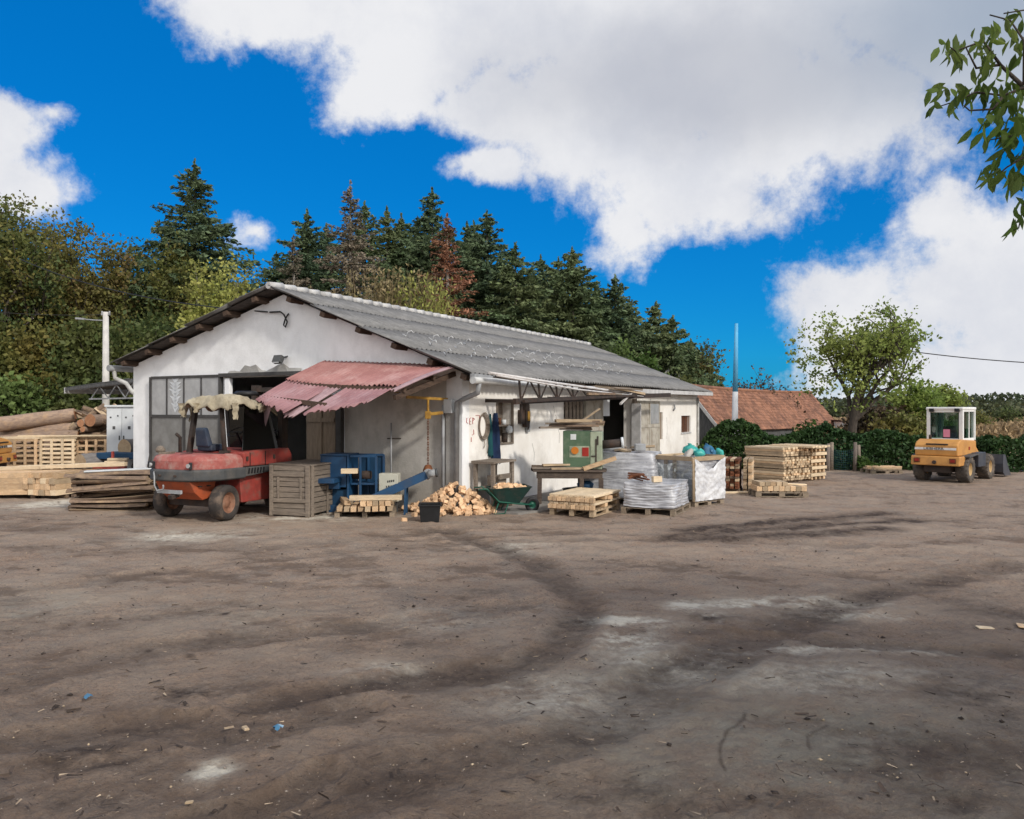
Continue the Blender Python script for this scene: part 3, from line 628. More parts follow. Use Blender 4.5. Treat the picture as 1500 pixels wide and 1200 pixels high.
# eave: gutter, rafter ends, white fascia towards the far end
g = MB(); g.tube([(-.55 + i * .9, -.60 - .01 * (i % 2), 2.80 - .006 * i + .012 * math.sin(i * 2.1)) for i in range(12)], .075, 10); g.build('gutter', mt['gutter'], hall)
g = MB(); g.bar((-.5, -.56, 2.86), (.25, -.56, 2.84), .12, .16); g.build('gutter_end', mt['zinc'], hall, .01)
g = MB(); g.tube([(-.30, -.60, 2.76), (-.22, -.52, 2.55), (-.12, -.1, 2.42), (-.11, .06, 2.36), (-.11, .08, .1)], .055, 10); g.build('downpipe', mt['zinc'], hall)
g = MB(); g.tube([(-.10, .42, 2.3), (-.10, .42, .05)], .035, 8); g.build('downpipe', mt['zinc'], hall)
g = MB(); g.span((-.10, .12, .02), (-.004, .36, 2.15)); g.build('pilaster', mt['plaster_grey'], hall, .01)
g = MB(); g.span((-.16, .17, 2.12), (-.02, .38, 2.42)); g.build('meter_box', mt['cabinet'], hall, .012)
g = MB(); g.bar((9.4, -.54, 2.79), (19.2, -.52, 2.86), .05, .14); g.build('eave_board', mt['fascia'], hall, .01)
for i in range(10):
    u = .4 + i * 2.0; g = MB(); g.bar((u, .1, roof_z(.1) - .12), (u, -.46, roof_z(-.46) - .12), .09, .11); g.build('rafter_end', mt['purlin'], hall)
# left eave gutter and its slanting downpipe
g = MB(); g.tube([(-.5, 11.28, 3.35), (10, 11.28, 3.30)], .09, 10); g.build('gutter', mt['zinc'], hall)
g = MB(); g.tube([(-.32, 11.28, 3.30), (-.32, 11.24, 3.08), (-.16, 10.98, 2.93), (-.02, 10.55 + .38, 2.70), (.3, 10.96, 2.5)], .06, 10); g.build('downpipe', mt['gutter'], hall)
# big grey steel door leaf left of the doorway
dr = MB(); dr.span((-.07, 7.36, .06), (-.02, 10.04, 3.06)); door = dr.build('door', mt['greysteel'], hall)
fr = MB()
for v in (7.33, 10.05): fr.span((-.11, v - .035, .03), (-.015, v + .035, 3.09))
for z in (.08, 2.02, 3.07): fr.span((-.105, 7.365, z - .035), (-.012, 10.015, z + .035))
for v in (8.03, 8.70, 9.38): fr.span((-.10, v - .02, 2.055), (-.02, v + .02, 3.035))
fr.span((-.10, 8.66, .115), (-.02, 8.74, 1.985))
fr.build('door_frame', mt['darkframe'], door)
for a, b in ((7.37, 8.01), (8.05, 8.68), (8.72, 9.36), (9.40, 10.01)):
    g = MB(); g.span((-.082, a, 2.06), (-.072, b, 3.03)); g.build('pane', mt['paneglass'], door)
for a, b in ((7.37, 8.65), (8.75, 10.01)):   # pressed sheets with a diagonal cross fold
    c = (a + b) / 2; g = MB(); g.add([(-.078, a, .12), (-.078, b, .12), (-.078, b, 1.98), (-.078, a, 1.98), (-.115, c, 1.05)], [(0, 1, 4), (1, 2, 4), (2, 3, 4), (3, 0, 4)]); g.build('panel', mt['greysteel'], door)
g = MB()
for i in range(9):
    z = 2.14 + i * .095; ww = (.10, .17, .12, .22, .15, .25, .20, .24, .12)[i]
    g.add([(-.088, 9.0 - ww * .9, z + .14), (-.088, 9.05, z - .03), (-.088, 9.05 + ww, z + .15), (-.088, 9.05 + .05, z + .12)], [(0, 1, 2, 3)])
g.build('sticker', mt['wreath'], door, fix=False)
g = MB(); g.span((-.09, 6.98, .0), (.02, 7.16, 3.0)); g.build('door_post', mt['plaster'], hall, .01)
g = MB(); g.span((-.13, 4.3, 3.04), (-.01, 7.34, 3.13)); g.build('door_rail', mt['darkframe'], hall)
g = MB(); random.seed(5); tops = [(4.6 + i * .19, 3.13 + (.05 + .10 * random.random()) * (1.4 if i in (3, 4, 8, 9, 10) else .7)) for i in range(14)]
g.add([(-.07, v, 3.13) for v, _ in tops] + [(-.02, v, z) for v, z in tops], [(i, i + 1, 14 + i + 1, 14 + i) for i in range(13)]); o = g.build('rough_mortar', mt['plaster_grey'], hall); o.modifiers.new('t', 'SOLIDIFY').thickness = .02
g = MB(); g.span((-.09, 3.46, .03), (-.03, 4.36, 2.55)); d2 = g.build('door', mt['browndoor'], hall, .006); d2['label'] = 'old brown plank door standing open beside the doorway'
g = MB()
for z in (.5, 1.9): g.span((-.115, 3.48, z), (-.088, 4.34, z + .1))
g.span((-.115, 3.86, .04), (-.089, 3.90, 2.54)); g.build('batten', mt['browndoor'], d2)
g = MB(); g.span((-.13, 3.26, 0), (-.01, 3.42, 2.6)); g.build('door_post', mt['darkframe'], hall, .01)
# gable lamp and the cable hook
g = MB(); g.box((-.22, 5.15, 3.42), (.12, .26, .19), (0, R(25), 0)); g.bar((-.15, 5.15, 3.45), (0, 5.08, 3.5), .04, .04); g.bar((-.1, 5.13, 3.46), (-.1, 4.95, 3.5), .03, .03); fld = g.build('floodlight', mt['darkgrey'], hall, .01)
g = MB(); g.box((-.285, 5.15, 3.395), (.01, .21, .14), (0, R(25), 0)); g.build('lens', mt['paneglass'], fld)
g = MB(); g.tube([(-.03, 5.62, 4.62), (-.1, 5.2, 4.60), (-.12, 5.06, 4.52), (-.09, 4.98, 4.34), (-.07, 5.06, 4.22), (-.07, 5.12, 4.27), (-.08, 5.06, 4.40), (-.05, 5.02, 4.5), (-.02, 5.0, 4.55)], .02, 6); g.build('cable_loop', mt['wire'], hall)
# faded red canopy over the front corner
can = MB().build('canopy', mt['canopy'], hall, fix=False)
def cpt(s, t):      # s 0 left .. 1 right along the wall, t outwards
    v = 3.85 + (.02 - 3.85) * s; d = (2.05 + (3.15 - 2.05) * s) * t; z0 = 3.33 + (3.12 - 3.33) * s; z1 = 2.47 + (2.30 - 2.47) * s
    return Vector((-.03 - d, v, z0 + (z1 - z0) * (t ** 1.15) - .09 * math.sin(math.pi * min(1, max(0, s))) * t))
def sheet(name, s0, s1, t0, t1, mat, parent, dz=(0, 0), rag=.04, seed=0, ds=0., tp=None):
    rs = random.Random(seed); nu = int(abs(s1 - s0) * 3.83 / .13 * 6); nt = 6; vs = []
    for k in range(nt + 1):
        for i in range(nu + 1):
            a = i / nu; s = s0 + (s1 - s0) * a; tt = t1 + (tp(a) if tp else 0) + (rag * (mnoise.noise((a * 7, seed, 1)) + .5 * mnoise.noise((a * 23, seed, 4))) if t1 > .6 else 0)
            t = t0 + (tt - t0) * k / nt; p = cpt(s + ds * k / nt, t)
            p.z += dz[0] + (dz[1] - dz[0]) * k / nt + .022 * math.sin(s * 3.83 / .13 * 2 * math.pi) + .03 * mnoise.noise((s * 3, t * 2, seed))
            vs.append(p)
    q = nu + 1; mb = MB(); mb.add(vs, [(k * q + i, k * q + i + 1, (k + 1) * q + i + 1, (k + 1) * q + i) for k in range(nt) for i in range(nu)], 0, True)
    o = mb.build(name, mat, parent, fix=False); o.modifiers.new('t', 'SOLIDIFY').thickness = .008; return o
me = sheet('canopy', 0, 1, 0, .62, mt['canopy'], None, (0.02, .02), seed=2).data
can.data = me; can.modifiers.new('t', 'SOLIDIFY').thickness = .008
for o in [o for o in COL.objects if o.data == me and o is not can]: bpy.data.objects.remove(o)
sheet('lower_sheet', 0.0, .40, .50, 1.05, mt['canopy2'], can, (-.015, -.02), seed=3, tp=lambda a: .10 * a)
sheet('lower_sheet', .41, .52, .50, 1.10, mt['canopy_grey'], can, (-.02, -.14), seed=5, ds=-.06)['label'] = 'pale grey torn strip'
sheet('lower_sheet', .54, .90, .50, .92, mt['canopy2'], can, (-.02, -.09), seed=7, tp=lambda a: .18 - .22 * a)
sheet('edge_strip', .965, 1.02, .02, .74, mt['canopy_grey'], can, (.04, .04), seed=9)
g = MB(); a, b, c = cpt(-.02, .96), cpt(.13, 1.0), cpt(.06, .98); g.add([a, b, b + Vector((0, 0, -.22)), c + Vector((0, 0, -.62)), a + Vector((0, 0, -.1))], [(0, 1, 2, 3, 4)]); o = g.build('flap', mt['canopy_grey'], can, fix=False); o.modifiers.new('t', 'SOLIDIFY').thickness = .006
for t in (.3, .62, .93):
    g = MB(); a, b = cpt(.0, t), cpt(.99 if t < .9 else .6, t); g.bar(a + Vector((0, 0, -.07)), b + Vector((0, 0, -.07)), .07, .09); g.build('canopy_beam', mt['purlin'], can)
for s in (.08, .52, .97):
    g = MB(); a, b = cpt(s, .02), cpt(s, .95 if s < .9 else .7); g.bar(a + Vector((0, 0, -.15)), b + Vector((0, 0, -.15)), .07, .10); g.build('canopy_beam', mt['purlin'], can)
# yellow jib bracket under the canopy
g = MB(); g.bar((-.05, 1.75, 2.62), (-1.0, .72, 2.52), .06, .08); g.bar((-.05, .35, 2.42), (-.95, .78, 2.46), .06, .06); g.build('jib', mt['yellowsteel'], hall, .006)
# render sheet with the canopy's shade and wall grime put into its grey
g = MB(); g.add([(-.005, .40, .0), (-.005, 3.24, .0), (-.005, 3.24, 2.75), (-.005, 2.6, 2.9), (-.005, 1.6, 2.86), (-.005, .9, 2.97), (-.005, .40, 2.9)], [tuple(range(7))]); g.build('shade_grime_patch', mt['plaster_shade_grime'], hall, fix=False)
# openings of the long wall
g = MB(); g.span((1.505, .02, 1.80), (2.245, .24, 1.84)); g.span((1.51, .26, 1.42), (2.24, .27, 2.38)); nch = g.build('shelf', mt['greywood'], hall)
g = MB()
for q in ((1.47, 1.52), (2.23, 2.28)): g.span((q[0], -.03, 1.38), (q[1], .02, 2.42))
g.span((1.525, -.03, 1.38), (2.225, .02, 1.425)); g.span((1.525, -.03, 2.375), (2.225, .02, 2.42)); g.build('niche_frame', mt['greywood'], hall)
g = MB()
for i in range(5): u = 5.3 + i * .25; g.span((u - .08, -.05, 1.70 + .03 * (i % 2)), (u + .08, -.02, 2.44))
for z in (1.95, 2.3): g.span((5.2, -.02, z - .035), (6.4, -.003, z + .035))
g.build('slatted_shutter', mt['greywood'], hall)
def leaf(a, b, z0, z1, y, glz=False):
    g = MB(); g.span((a, y - .05, z0), (b, y, z1)); d = g.build('door', mt['creamdoor'], hall, .004)
    g = MB(); s = .07
    for q in ((a, a + s), (b - s, b), ((a + b) / 2 - s / 2, (a + b) / 2 + s / 2)): g.span((q[0], y - .075, z0), (q[1], y - .048, z1))
    g.span((a + s, y - .072, (z0 + z1) / 2 + .3), (b - s, y - .05, (z0 + z1) / 2 + .4)); g.span((a + s, y - .072, z1 - s), (b - s, y - .05, z1)); g.build('batten', mt['creamdoor'], d)
    if glz:
        g = MB(); g.span(((a + b) / 2 + .06, y - .062, (z0 + z1) / 2 + .42), (b - .08, y - .052, z1 - .1)); g.build('pane', mt['paneglass'], d)
    return d
leaf(6.5, 7.82, .05, 2.5, -.03); leaf(11.1, 13.3, .05, 2.5, -.03, True)
g = MB(); g.span((10.62, -.10, .02), (10.85, -.004, 2.56)); g.build('door_post', mt['greywood'], hall, .01)
g = MB(); g.span((10.52, -.34, .06), (10.58, -.02, 2.4)); g.build('door', mt['fascia'], hall, .004)
g = MB(); g.span((7.95, -.04, 2.0), (8.5, -.01, 2.5)); g.build('board', mt['cabinet'], hall)
g = MB(); g.span((13.5, .05, 1.1), (13.95, .09, 2.1)); g.build('shutter', mt['browndoor'], hall)
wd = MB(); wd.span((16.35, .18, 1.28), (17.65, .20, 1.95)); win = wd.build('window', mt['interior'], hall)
g = MB()
for i in range(6): u = 16.45 + i * .22; g.span((u - .02, .05, 1.285), (u + .02, .08, 1.945))
g.build('window_bars', mt['redbark'], win)
g = MB(); g.span((16.28, -.03, 1.22), (17.72, .03, 1.28)); g.build('sill', mt['fascia'], win)
g = MB(); g.tube([(15.2, -.02, 2.15), (15.2, -.08, 2.25), (15.2, -.06, 2.4)], .035, 6); g.build('wall_lamp', mt['zinc'], hall)
g = MB(); g.tube([(18.6, -.06, 2.7), (18.6, -.06, .05)], .05, 8); g.build('downpipe', mt['gutter'], hall)
# red chalk scrawl on the wall near the corner, each mark a part
for (u, z, pts_) in ((.18, 2.02, [(0, 0), (-.02, -.10), (.05, -.12)]), (.29, 2.0, [(.06, .02), (0, 0), (0, -.06), (.06, -.06), (0, -.06), (0, -.12), (.07, -.12)]), (.42, 2.02, [(0, -.14), (0, 0), (.08, -.03), (0, -.07)]), (.55, 2.07, [(0, 0), (.16, .0), (.16, -.08)]), (.40, 1.72, [(.06, .04), (.07, -.06), (0, -.08)]), (.36, 1.55, [(0, .04), (0, -.06)])):
    g = MB()
    for (a, b), (c, d) in zip(pts_[:-1], pts_[1:]): g.bar((u + a, -.003, z + b), (u + c, -.003, z + d), .006, .022, up=(0, 1, 0))
    g.build('wall_writing', mt['redink'], hall)
for pts_ in ([(4.55, 2.3), (4.62, 2.12), (4.78, 1.9), (4.80, 1.74), (4.92, 1.55), (4.90, 1.3)], [(3.3, 1.35), (3.42, 1.1), (3.40, .9)], [(14.4, 1.9), (14.5, 1.5), (14.44, 1.1)]):
    g = MB(); g.tube([(u, -.001, z) for u, z in pts_], [.004] * len(pts_), 4); g.build('crack', mt['interior'], hall)
# steel lattice girder hung along the long wall
tr = thing('lattice_girder', None, None); tr.parent = hall
for k in ('label', 'category'):
    if k in tr: del tr[k]
bc = lambda u: Vector((u, -.9, 2.38 + .32 * (u - .9) / 10.9)); tc_ = lambda u: Vector((u, -.85, 2.90 - .03 * (u - .9)))
g = MB(); g.bar(bc(.7), bc(11.9), .08, .13); g.bar(bc(.9) + Vector((0, -.12, .0)), bc(8.2) + Vector((0, -.12, .03)), .06, .06); g.build('bottom_chord', mt['rustdark'], tr)
g = MB(); g.tube([tc_(-.3) + Vector((0, .0, .02)), tc_(3), tc_(7), tc_(10)], .032, 8); g.build('top_chord', mt['pinkwhite'], tr)
g = MB(); g.tube([tc_(-.2) + Vector((0, -.12, -.03)), tc_(4) + Vector((0, -.1, -.10)), tc_(9) + Vector((0, -.1, -.05))], .022, 6); g.build('top_chord', mt['pinkwhite'], tr)
for i in range(6):
    u = 1.0 + i * .95
    g = MB(); g.bar(bc(u), tc_(u), .04, .04); g.build('upright', mt['rustdark'], tr)
    g = MB(); g.bar(bc(u), tc_(u + .5), .03, .03); g.bar(tc_(u + .5), bc(u + .95), .03, .03); g.build('diagonal', mt['rustdark'], tr)
for u in (1.0, 4.2, 7.6, 11.0):
    g = MB(); g.bar(bc(u), (u, .02, bc(u).z + .02), .06, .08); g.build('bracket', mt['rustdark'], tr)
g = MB(); g.bar((1.0, -.9, 2.4), (1.0, -.9, 2.05), .05, .05); g.build('upright', mt['rustdark'], tr)
g = MB(); g.bar((8.0, -.95, 2.72), (6.9, -1.0, 2.36), .06, .05); g.build('fallen_strut', mt['pinkwhite'], tr)
random.seed(11)
for i in range(13):
    u = random.uniform(4.2, 8.6); L = random.uniform(1.2, 3.4); v = -.98 + .045 * i - .05; z = bc(u + L / 2).z + .09 + random.uniform(0, .16)
    g = MB(); g.box((0, 0, 0), (L, random.uniform(.07, .16), random.uniform(.025, .06)), jit=.008)
    o = g.build('plank', mt[('greywood', 'tanwood', 'slab', 'greywood', 'pallet')[i % 5]]); p = B(u + L / 2, v, z); o.location = p; o.rotation_euler = (random.uniform(-.1, .1), random.uniform(-.05, .05), BANG + random.uniform(-.05, .05))
    tag(o, 'old weathered board lying loose on the rusty girder under the eave', 'plank', 'old boards lying on the girder')
# metal lean-to roof beyond the left corner
lt = thing('open_shelter', 'dark low flat shelter roof on steel trusses left of the hall', 'shelter', B(2.3, 10.95), BANG)
g = MB(); corr(g, 0, 6.5, .05, 6.7, lambda v: 3.40 - .065 * v, 2, amp=.02, per=.2); o = g.build('roof', mt['barnwood'], lt, fix=False); o.modifiers.new('t', 'SOLIDIFY').thickness = .02
g = MB(); g.bar((-.05, .05, 3.33), (-.05, 6.7, 2.90), .05, .10); g.build('edge_board', mt['barnwood'], lt); g = MB(); g.bar((-.06, 6.75, 2.86), (6.5, 6.75, 2.86), .06, .2); g.build('edge_board', mt['fascia'], lt)
for x in (.1, 3, 6):
    g = MB(); g.bar((x, .05, 2.60), (x, 5.6, 2.56), .05, .05); top = lambda y: 3.31 - .065 * y
    g.bar((x, .05, top(.05)), (x, 6.7, top(6.7)), .05, .06)
    for i in range(6): y = .1 + i * .9; g.bar((x, y, 2.59), (x, y + .45, top(y + .45)), .03, .03); g.bar((x, y + .45, top(y + .45)), (x, y + .9, 2.58), .03, .03)
    g.build('truss', mt['zinc'], lt)
for x in (3, 6):
    g = MB(); g.cyl((x, 5.6, 0), (x, 5.6, 2.56), .06, 10); g.build('post', mt['zinc'], lt)
# ------------------------------------------------------------ timber
random.seed(21)
_bm = {}
def board_mesh(kind, L, w_, h, mat, n=0, jit=.004):
    k = (kind, round(L, 3), round(w_, 3), round(h, 3), mat, n)
    if k not in _bm:
        g = MB(); g.box((0, 0, 0), (L, w_, h), jit=jit); o = g.build(kind, mt[mat], None, .003, 1); _bm[k] = o.data; bpy.data.objects.remove(o)
    return _bm[k]
def put(name, me, loc, rot, label, cat, group=None):
    o = bpy.data.objects.new(name, me); COL.objects.link(o); o.location = loc; o.rotation_euler = rot
    return tag(o, label, cat, group)
class Frame:                      # a turned local frame standing on the ground
    def __init__(s, loc, rz): s.o = Vector(loc); s.rz = rz; s.m = Matrix.Rotation(rz, 3, 'Z')
    def __call__(s, x, y, z): return s.o + s.m @ Vector((x, y, z))
def pallet(fr, L, W, label, z=0, group='wooden pallets under the stacks', mat='pallet', x=0, y=0):
    t = thing('pallet', label, 'pallet', fr(x, y, z), fr.rz, group)
    g = MB(); k = max(4, int(L / .17))
    for i in range(k): g.box((-L / 2 + (i + .5) * L / k, 0, .128), (L / k * .72, W, .022), jit=.003)
    for yy in (-1, 0, 1): g.box((0, yy * (W / 2 - .05), .106), (L, .1, .022))
    g.build('deck', mt[mat], t)
    for yy in (-1, 0, 1):
        g = MB()
        for xx in (-1, 0, 1): g.box((xx * (L / 2 - .07), yy * (W / 2 - .05), .056), (.14, .1, .078))
        g.box((0, yy * (W / 2 - .05), .009), (L, .1, .018)); g.build('bearer', mt[mat], t)
    return t
def stack(fr, L, W, z0, layers, bw, bh, mats, name, label, cat, group, gap=.006, ends=.02, sticks=None, miss=0., variants=3, xoff=0., yoff=0., tilt=.0):
    """rows of equal boards along local x; every board is its own object"""
    z = z0
    for k in range(layers):
        if sticks and k and k % sticks[0] == 0:
            sm = board_mesh('spacer', W, .05, sticks[1], sticks[2])
            for sx in (-.4, 0, .4): put('spacer', sm, fr(xoff + sx * L, yoff, z + sticks[1] / 2), (0, 0, fr.rz + math.pi / 2), sticks[3], 'spacer', group + ' spacers')
            z += sticks[1]
        m = int(W / (bw + gap))
        for i in range(m):
            if k == layers - 1 and random.random() < miss: continue
            y = -W / 2 + (i + .5) * W / m
            me = board_mesh(name, L, bw, bh, mats[(k * 3 + i * 5 + (i * k) % 2) % len(mats)], random.randrange(variants))
            put(name, me, fr(xoff + random.uniform(-ends, ends), yoff + y, z + bh / 2), (random.uniform(-.01, .01), random.uniform(-.003, .003) + tilt, fr.rz + random.uniform(-.012, .012)), label, cat, group)
        z += bh + .004
    return z

# pallet of short beams by the crate
f = Frame(G(533, 757) + Vector((0, .3, 0)), R(-84))
pallet(f, 1.0, 1.2, 'low wooden pallet under short cream beams in front of the grey crate')
z = stack(f, 1.15, 1.15, .14, 1, .11, .10, ('fresh', 'fresh', 'tanwood'), 'beam', 'short square sawn beam in the bottom row on the pallet by the crate', 'beam', 'bottom row of beams by the crate', gap=.03, ends=.06, xoff=.02)
f2 = Frame(f(.1, .22, 0), R(-84)); z2 = stack(f2, .95, .62, z, 1, .11, .10, ('fresh', 'tanwood', 'fresh'), 'beam', 'short square sawn beam in the upper row on the pallet by the crate', 'beam', 'upper row of beams by the crate', gap=.012, ends=.05)
put('beam', board_mesh('beam', 1.05, .12, .10, 'fresh_pale'), f2(.33, .0, z2 + .055), (0, 0, R(3)), 'pale beam lying crosswise on top of the beams by the crate', 'beam')
put('beam', board_mesh('beam', 1.0, .13, .09, 'fresh'), f(-.1, -.46, z + .05), (0, 0, R(-72)), 'single pale beam lying loose on the left end of the pallet by the crate', 'beam')
# pile of sawn blocks
pc = G(664, 754) + Vector((0, .35, 0)); bms = []
for i in range(6):
    g = MB(); g.box((0, 0, 0), (.105 + .02 * (i % 3), .085 + .012 * (i % 2), .08), jit=.004); o = g.build('wood_block', mt['block'], None, .004, 1); bms.append(o.data); bpy.data.objects.remove(o)
def pile(N, c, rx, ry, h, label, group, z0=0.0):
    for i in range(N):
        a = random.uniform(0, 6.283); r = math.sqrt(random.random()); x, y = r * math.cos(a), r * math.sin(a)
        zz = h * max(0, 1 - r) ** .95 * (.93 + .1 * random.random()) if i > N * .15 else h * max(0, 1 - r) * random.random() * .8
        put('wood_block', bms[i % 6], (c.x + x * rx, c.y + y * ry, z0 + .045 + zz), (random.uniform(-.6, .6), random.uniform(-.6, .6), random.uniform(0, 6.28)), label, 'wood block', group)
pile(235, pc, .86, .75, .60, 'small sawn cream offcut block in the loose heap behind the black tub', 'blocks in the loose heap')
pile(28, pc + Vector((-.72, .25, 0)), .42, .35, .16, 'small sawn cream offcut block in the loose heap behind the black tub', 'blocks in the loose heap')
for px, py in ((592, 765), (702, 752), (709, 747), (607, 757)): put('wood_block', bms[0], G(px, py) + Vector((0, 0, .045)), (0, 0, random.random() * 3), 'stray cream block lying on the dirt just outside the heap', 'wood block', 'stray blocks beside the heap')
# black tub
t = thing('tub', 'square black plastic tub standing before the heap of blocks', 'tub', G(630, 764.5), R(4))
g = MB()
def ringbox(g, sizes):            # stacked square rings (half width, z)
    vs = []; nn = 0
    for hw, hd, z in sizes: vs += [(-hw, -hd, z), (hw, -hd, z), (hw, hd, z), (-hw, hd, z)]; nn += 1
    g.add(vs, [(i * 4 + j, i * 4 + (j + 1) % 4, i * 4 + 4 + (j + 1) % 4, i * 4 + 4 + j) for i in range(nn - 1) for j in range(4)] + [(3, 2, 1, 0), tuple((nn - 1) * 4 + j for j in range(4))])
ringbox(g, [(.175, .175, 0), (.205, .205, .33), (.19, .19, .33), (.165, .165, .03)]); g.build('body', mt['black'], t, .012)
g = MB(); ringbox(g, [(.206, .206, .325), (.225, .225, .325), (.225, .225, .36), (.196, .196, .36), (.196, .196, .325)]); g.build('rim', mt['black'], t, .006)
# weathered crate
t = thing('wooden_crate', 'big weathered grey plank crate next to the red forklift', 'crate', G(424, 757.5) + Vector((0, .05, 0)), R(-18))
def crate_side(name, L, H, M4, boards, lbl=None):
    g = MB()
    for i in range(boards):
        z = .06 + (i + .5) * (H - .06) / boards; g.box((0, 0, z), (L - .01 * random.random(), .03, (H - .06) / boards - .012), jit=.006)
    o = g.build(name, mt['greywood'], t, .003, 1); o.matrix_local = M4; return o
def batten(p, d, parent=None): g = MB(); g.box(p, d, jit=.006); return g.build('batten', mt['greywood'], t, .004, 1)
CW, CD, CH = .96, 1.40, 1.05
crate_side('side_panel', CW, CH, Matrix.Translation((0, 0, 0)), 9); crate_side('side_panel', CW, CH, Matrix.Translation((0, CD, 0)), 9)
for sx in (-1, 1): crate_side('side_panel', CD - .04, CH, Matrix.Translation((sx * (CW / 2 - .015), CD / 2, 0)) @ Matrix.Rotation(R(90), 4, 'Z'), 9)
for x in (-.43, .43): batten((x, -.03, CH / 2 + .01), (.085, .03, CH))
batten((-.02, -.033, .86), (.76, .03, .075)); batten((0, -.033, .33), (.78, .03, .07)); batten((-.27, -.026, .58), (.05, .02, .46)); batten((.27, -.026, .58), (.05, .02, .46)); batten((0, -.035, .08), (.78, .03, .09))
for y, h in ((.04, 1.06), (.62, .6), (1.02, 1.03), (1.3, 1.05)): batten((CW / 2 + .018, y, h / 2 + .01), (.03, .09 if h > .7 else .06, h))
g = MB(); g.box((0, CD / 2, CH + .02), (CW + .05, CD + .05, .035), jit=.015); g.build('lid', mt['greywood'], t, .004, 1)
# pallet of slat frames in front of the workbench
f = Frame(B(-.05, -2.72), BANG); f = Frame(G(833, 757) + Vector((.42, .78, 0)), BANG)
pallet(f, 1.5, 1.0, 'pallet at the bottom of the cream board stack before the workbench', mat='tanwood')
for k in range(2):
    for i in range(10):
        put('beam', board_mesh('beam', .10, .092, .085, 'fresh'), f(-.74, -.47 + i * .105, .14 + .045 + k * .155), (0, 0, BANG + random.uniform(-.02, .02)), 'short cream beam end in the two neat front rows before the workbench', 'beam', 'neat rows of beams before the workbench')
    for xx in (-.05, .62):
        put('beam', board_mesh('beam', .14, 1.0, .085, 'fresh'), f(xx, 0, .14 + .045 + k * .155), (0, 0, BANG), 'cross beam set under the boards of the stack before the workbench', 'beam', 'cross beams of the cream board stack')
    for i in range(9):
        put('board', board_mesh('board', 1.5, .105, .045, 'fresh_pale', i % 3), f(random.uniform(-.02, .02), -.46 + i * .115, .255 + k * .155), (0, 0, BANG + random.uniform(-.01, .01)), 'pale smooth board in the layered stack before the workbench', 'board', 'pale boards before the workbench')
put('wood_block', bms[1], f(.1, -.50, .33), (0, 0, .5), 'cream block standing upright on the pale boards, nearer the heap', 'wood block'); put('wood_block', bms[2], f(.68, -.42, .33), (0, 0, .1), 'cream block at the far right edge of the pale boards', 'wood block')
# wrapped pallets
def wrapped(loc, rz, L, W, H, label, white=False, lean=0., z0=.15, ribs=9, mat='wrap', taper=.03, seed=1):
    t = thing('wrapped_load', label, 'wrapped load', Vector(loc) + Vector((0, 0, z0)), rz, 'plastic wrapped pallet loads')
    g = MB(); nz = 40; per = []
    for s in range(4):
        for i in range(22):
            a = -1 + 2 * i / 22
            per.append(((1, a), (-a, 1), (-1, -a), (a, -1))[s])
    nn = len(per); vs = []
    for k in range(nz + 1):
        zz = H * k / nz
        for i, (px, py) in enumerate(per):
            r = 1 - taper * (k / nz)
            cr = 1 - .05 * max(0, (abs(px) * abs(py)) ** 6)
            d = .004 * math.sin(zz * ribs * 6.28 / H + 1.8 * math.sin(px * 2 + py * 3 + seed)) + .035 * mnoise.noise((px * 2 + seed, py * 2, zz * 4)) + .012 * mnoise.noise((px * 3, py * 3 + seed, zz * 22)) + .006 * mnoise.noise((px * 12, py * 12 + seed, zz * 40))
            vs.append((px * (L / 2 * r * cr + d) + lean * zz, py * (W / 2 * r * cr + d), zz + .012 * mnoise.noise((px * 4, py * 4, seed + k * .1))))
    fs = [(k * nn + i, k * nn + (i + 1) % nn, (k + 1) * nn + (i + 1) % nn, (k + 1) * nn + i) for k in range(nz) for i in range(nn)]
    g.add(vs, fs, 0, True); g.add([vs[nz * nn + i] for i in range(nn)] + [(lean * H, 0, H + .01)], [(i, (i + 1) % nn, nn) for i in range(nn)])
    g.build('plastic_wrap', mt[mat], t); return t
lo = G(985, 757); f = Frame(lo + UD * .75 + VD * .58, R(65))
pallet(f, 1.5, 1.15, 'weathered pallet under the knee high wrapped load')
wrapped(f.o, R(65), 1.48, 1.14, .50, 'knee high load wrapped in grey film with a cream block on top', seed=3)
put('wood_block', board_mesh('wood_block', .19, .13, .12, 'fresh_pale'), f(-.45, -.12, .73), (0, 0, R(10)), 'large pale block on top of the knee high wrapped load', 'wood block')
for i in range(7): put('bark_strip', board_mesh('bark_strip', .34, .06, .025, 'redbark'), f(-.35 + random.uniform(-.1, .1), .28 + random.uniform(-.16, .16), .70 + .02 * i), (random.uniform(-.2, .2), random.uniform(-.15, .15), random.uniform(0, 3)), 'curled brown bark strip on top of the knee high wrapped load', 'bark', 'bark strips on the low wrapped load')
f = Frame(G(1015, 743) + Vector((.06, .9, 0)), R(40)); f = Frame(G(1016, 744) + Vector((.43, .38, 0)) + Vector((-.36, .43, 0)), R(42))
pallet(f, 1.15, 1.15, 'tall standing pallet base under the load with a timber frame')
wl = wrapped(f.o, R(40), 1.1, 1.1, .93, 'tall wrapped load with torn white film and timber corner posts', seed=8, mat='wrap', z0=.16)
for sx, sy in ((-1, -1), (1, -1), (-1, 1), (1, 1)):
    g = MB(); g.box((sx * .56, sy * .57, .46), (.07, .05, .98), (0, .02 * sx, 0)); g.build('corner_post', mt['tanwood'], wl, .004)
for zz in (.93,):
    for sy in (-1, 1): g = MB(); g.box((0, sy * .585, zz), (1.14, .03, .10)); g.build('rail', mt['tanwood'], wl, .004)
    for sx in (-1, 1): g = MB(); g.box((sx * .60, 0, zz), (.03, 1.12, .10)); g.build('rail', mt['tanwood'], wl, .004)
nx, nz = 40, 24; vs = []          # torn white film hanging over the right hand side
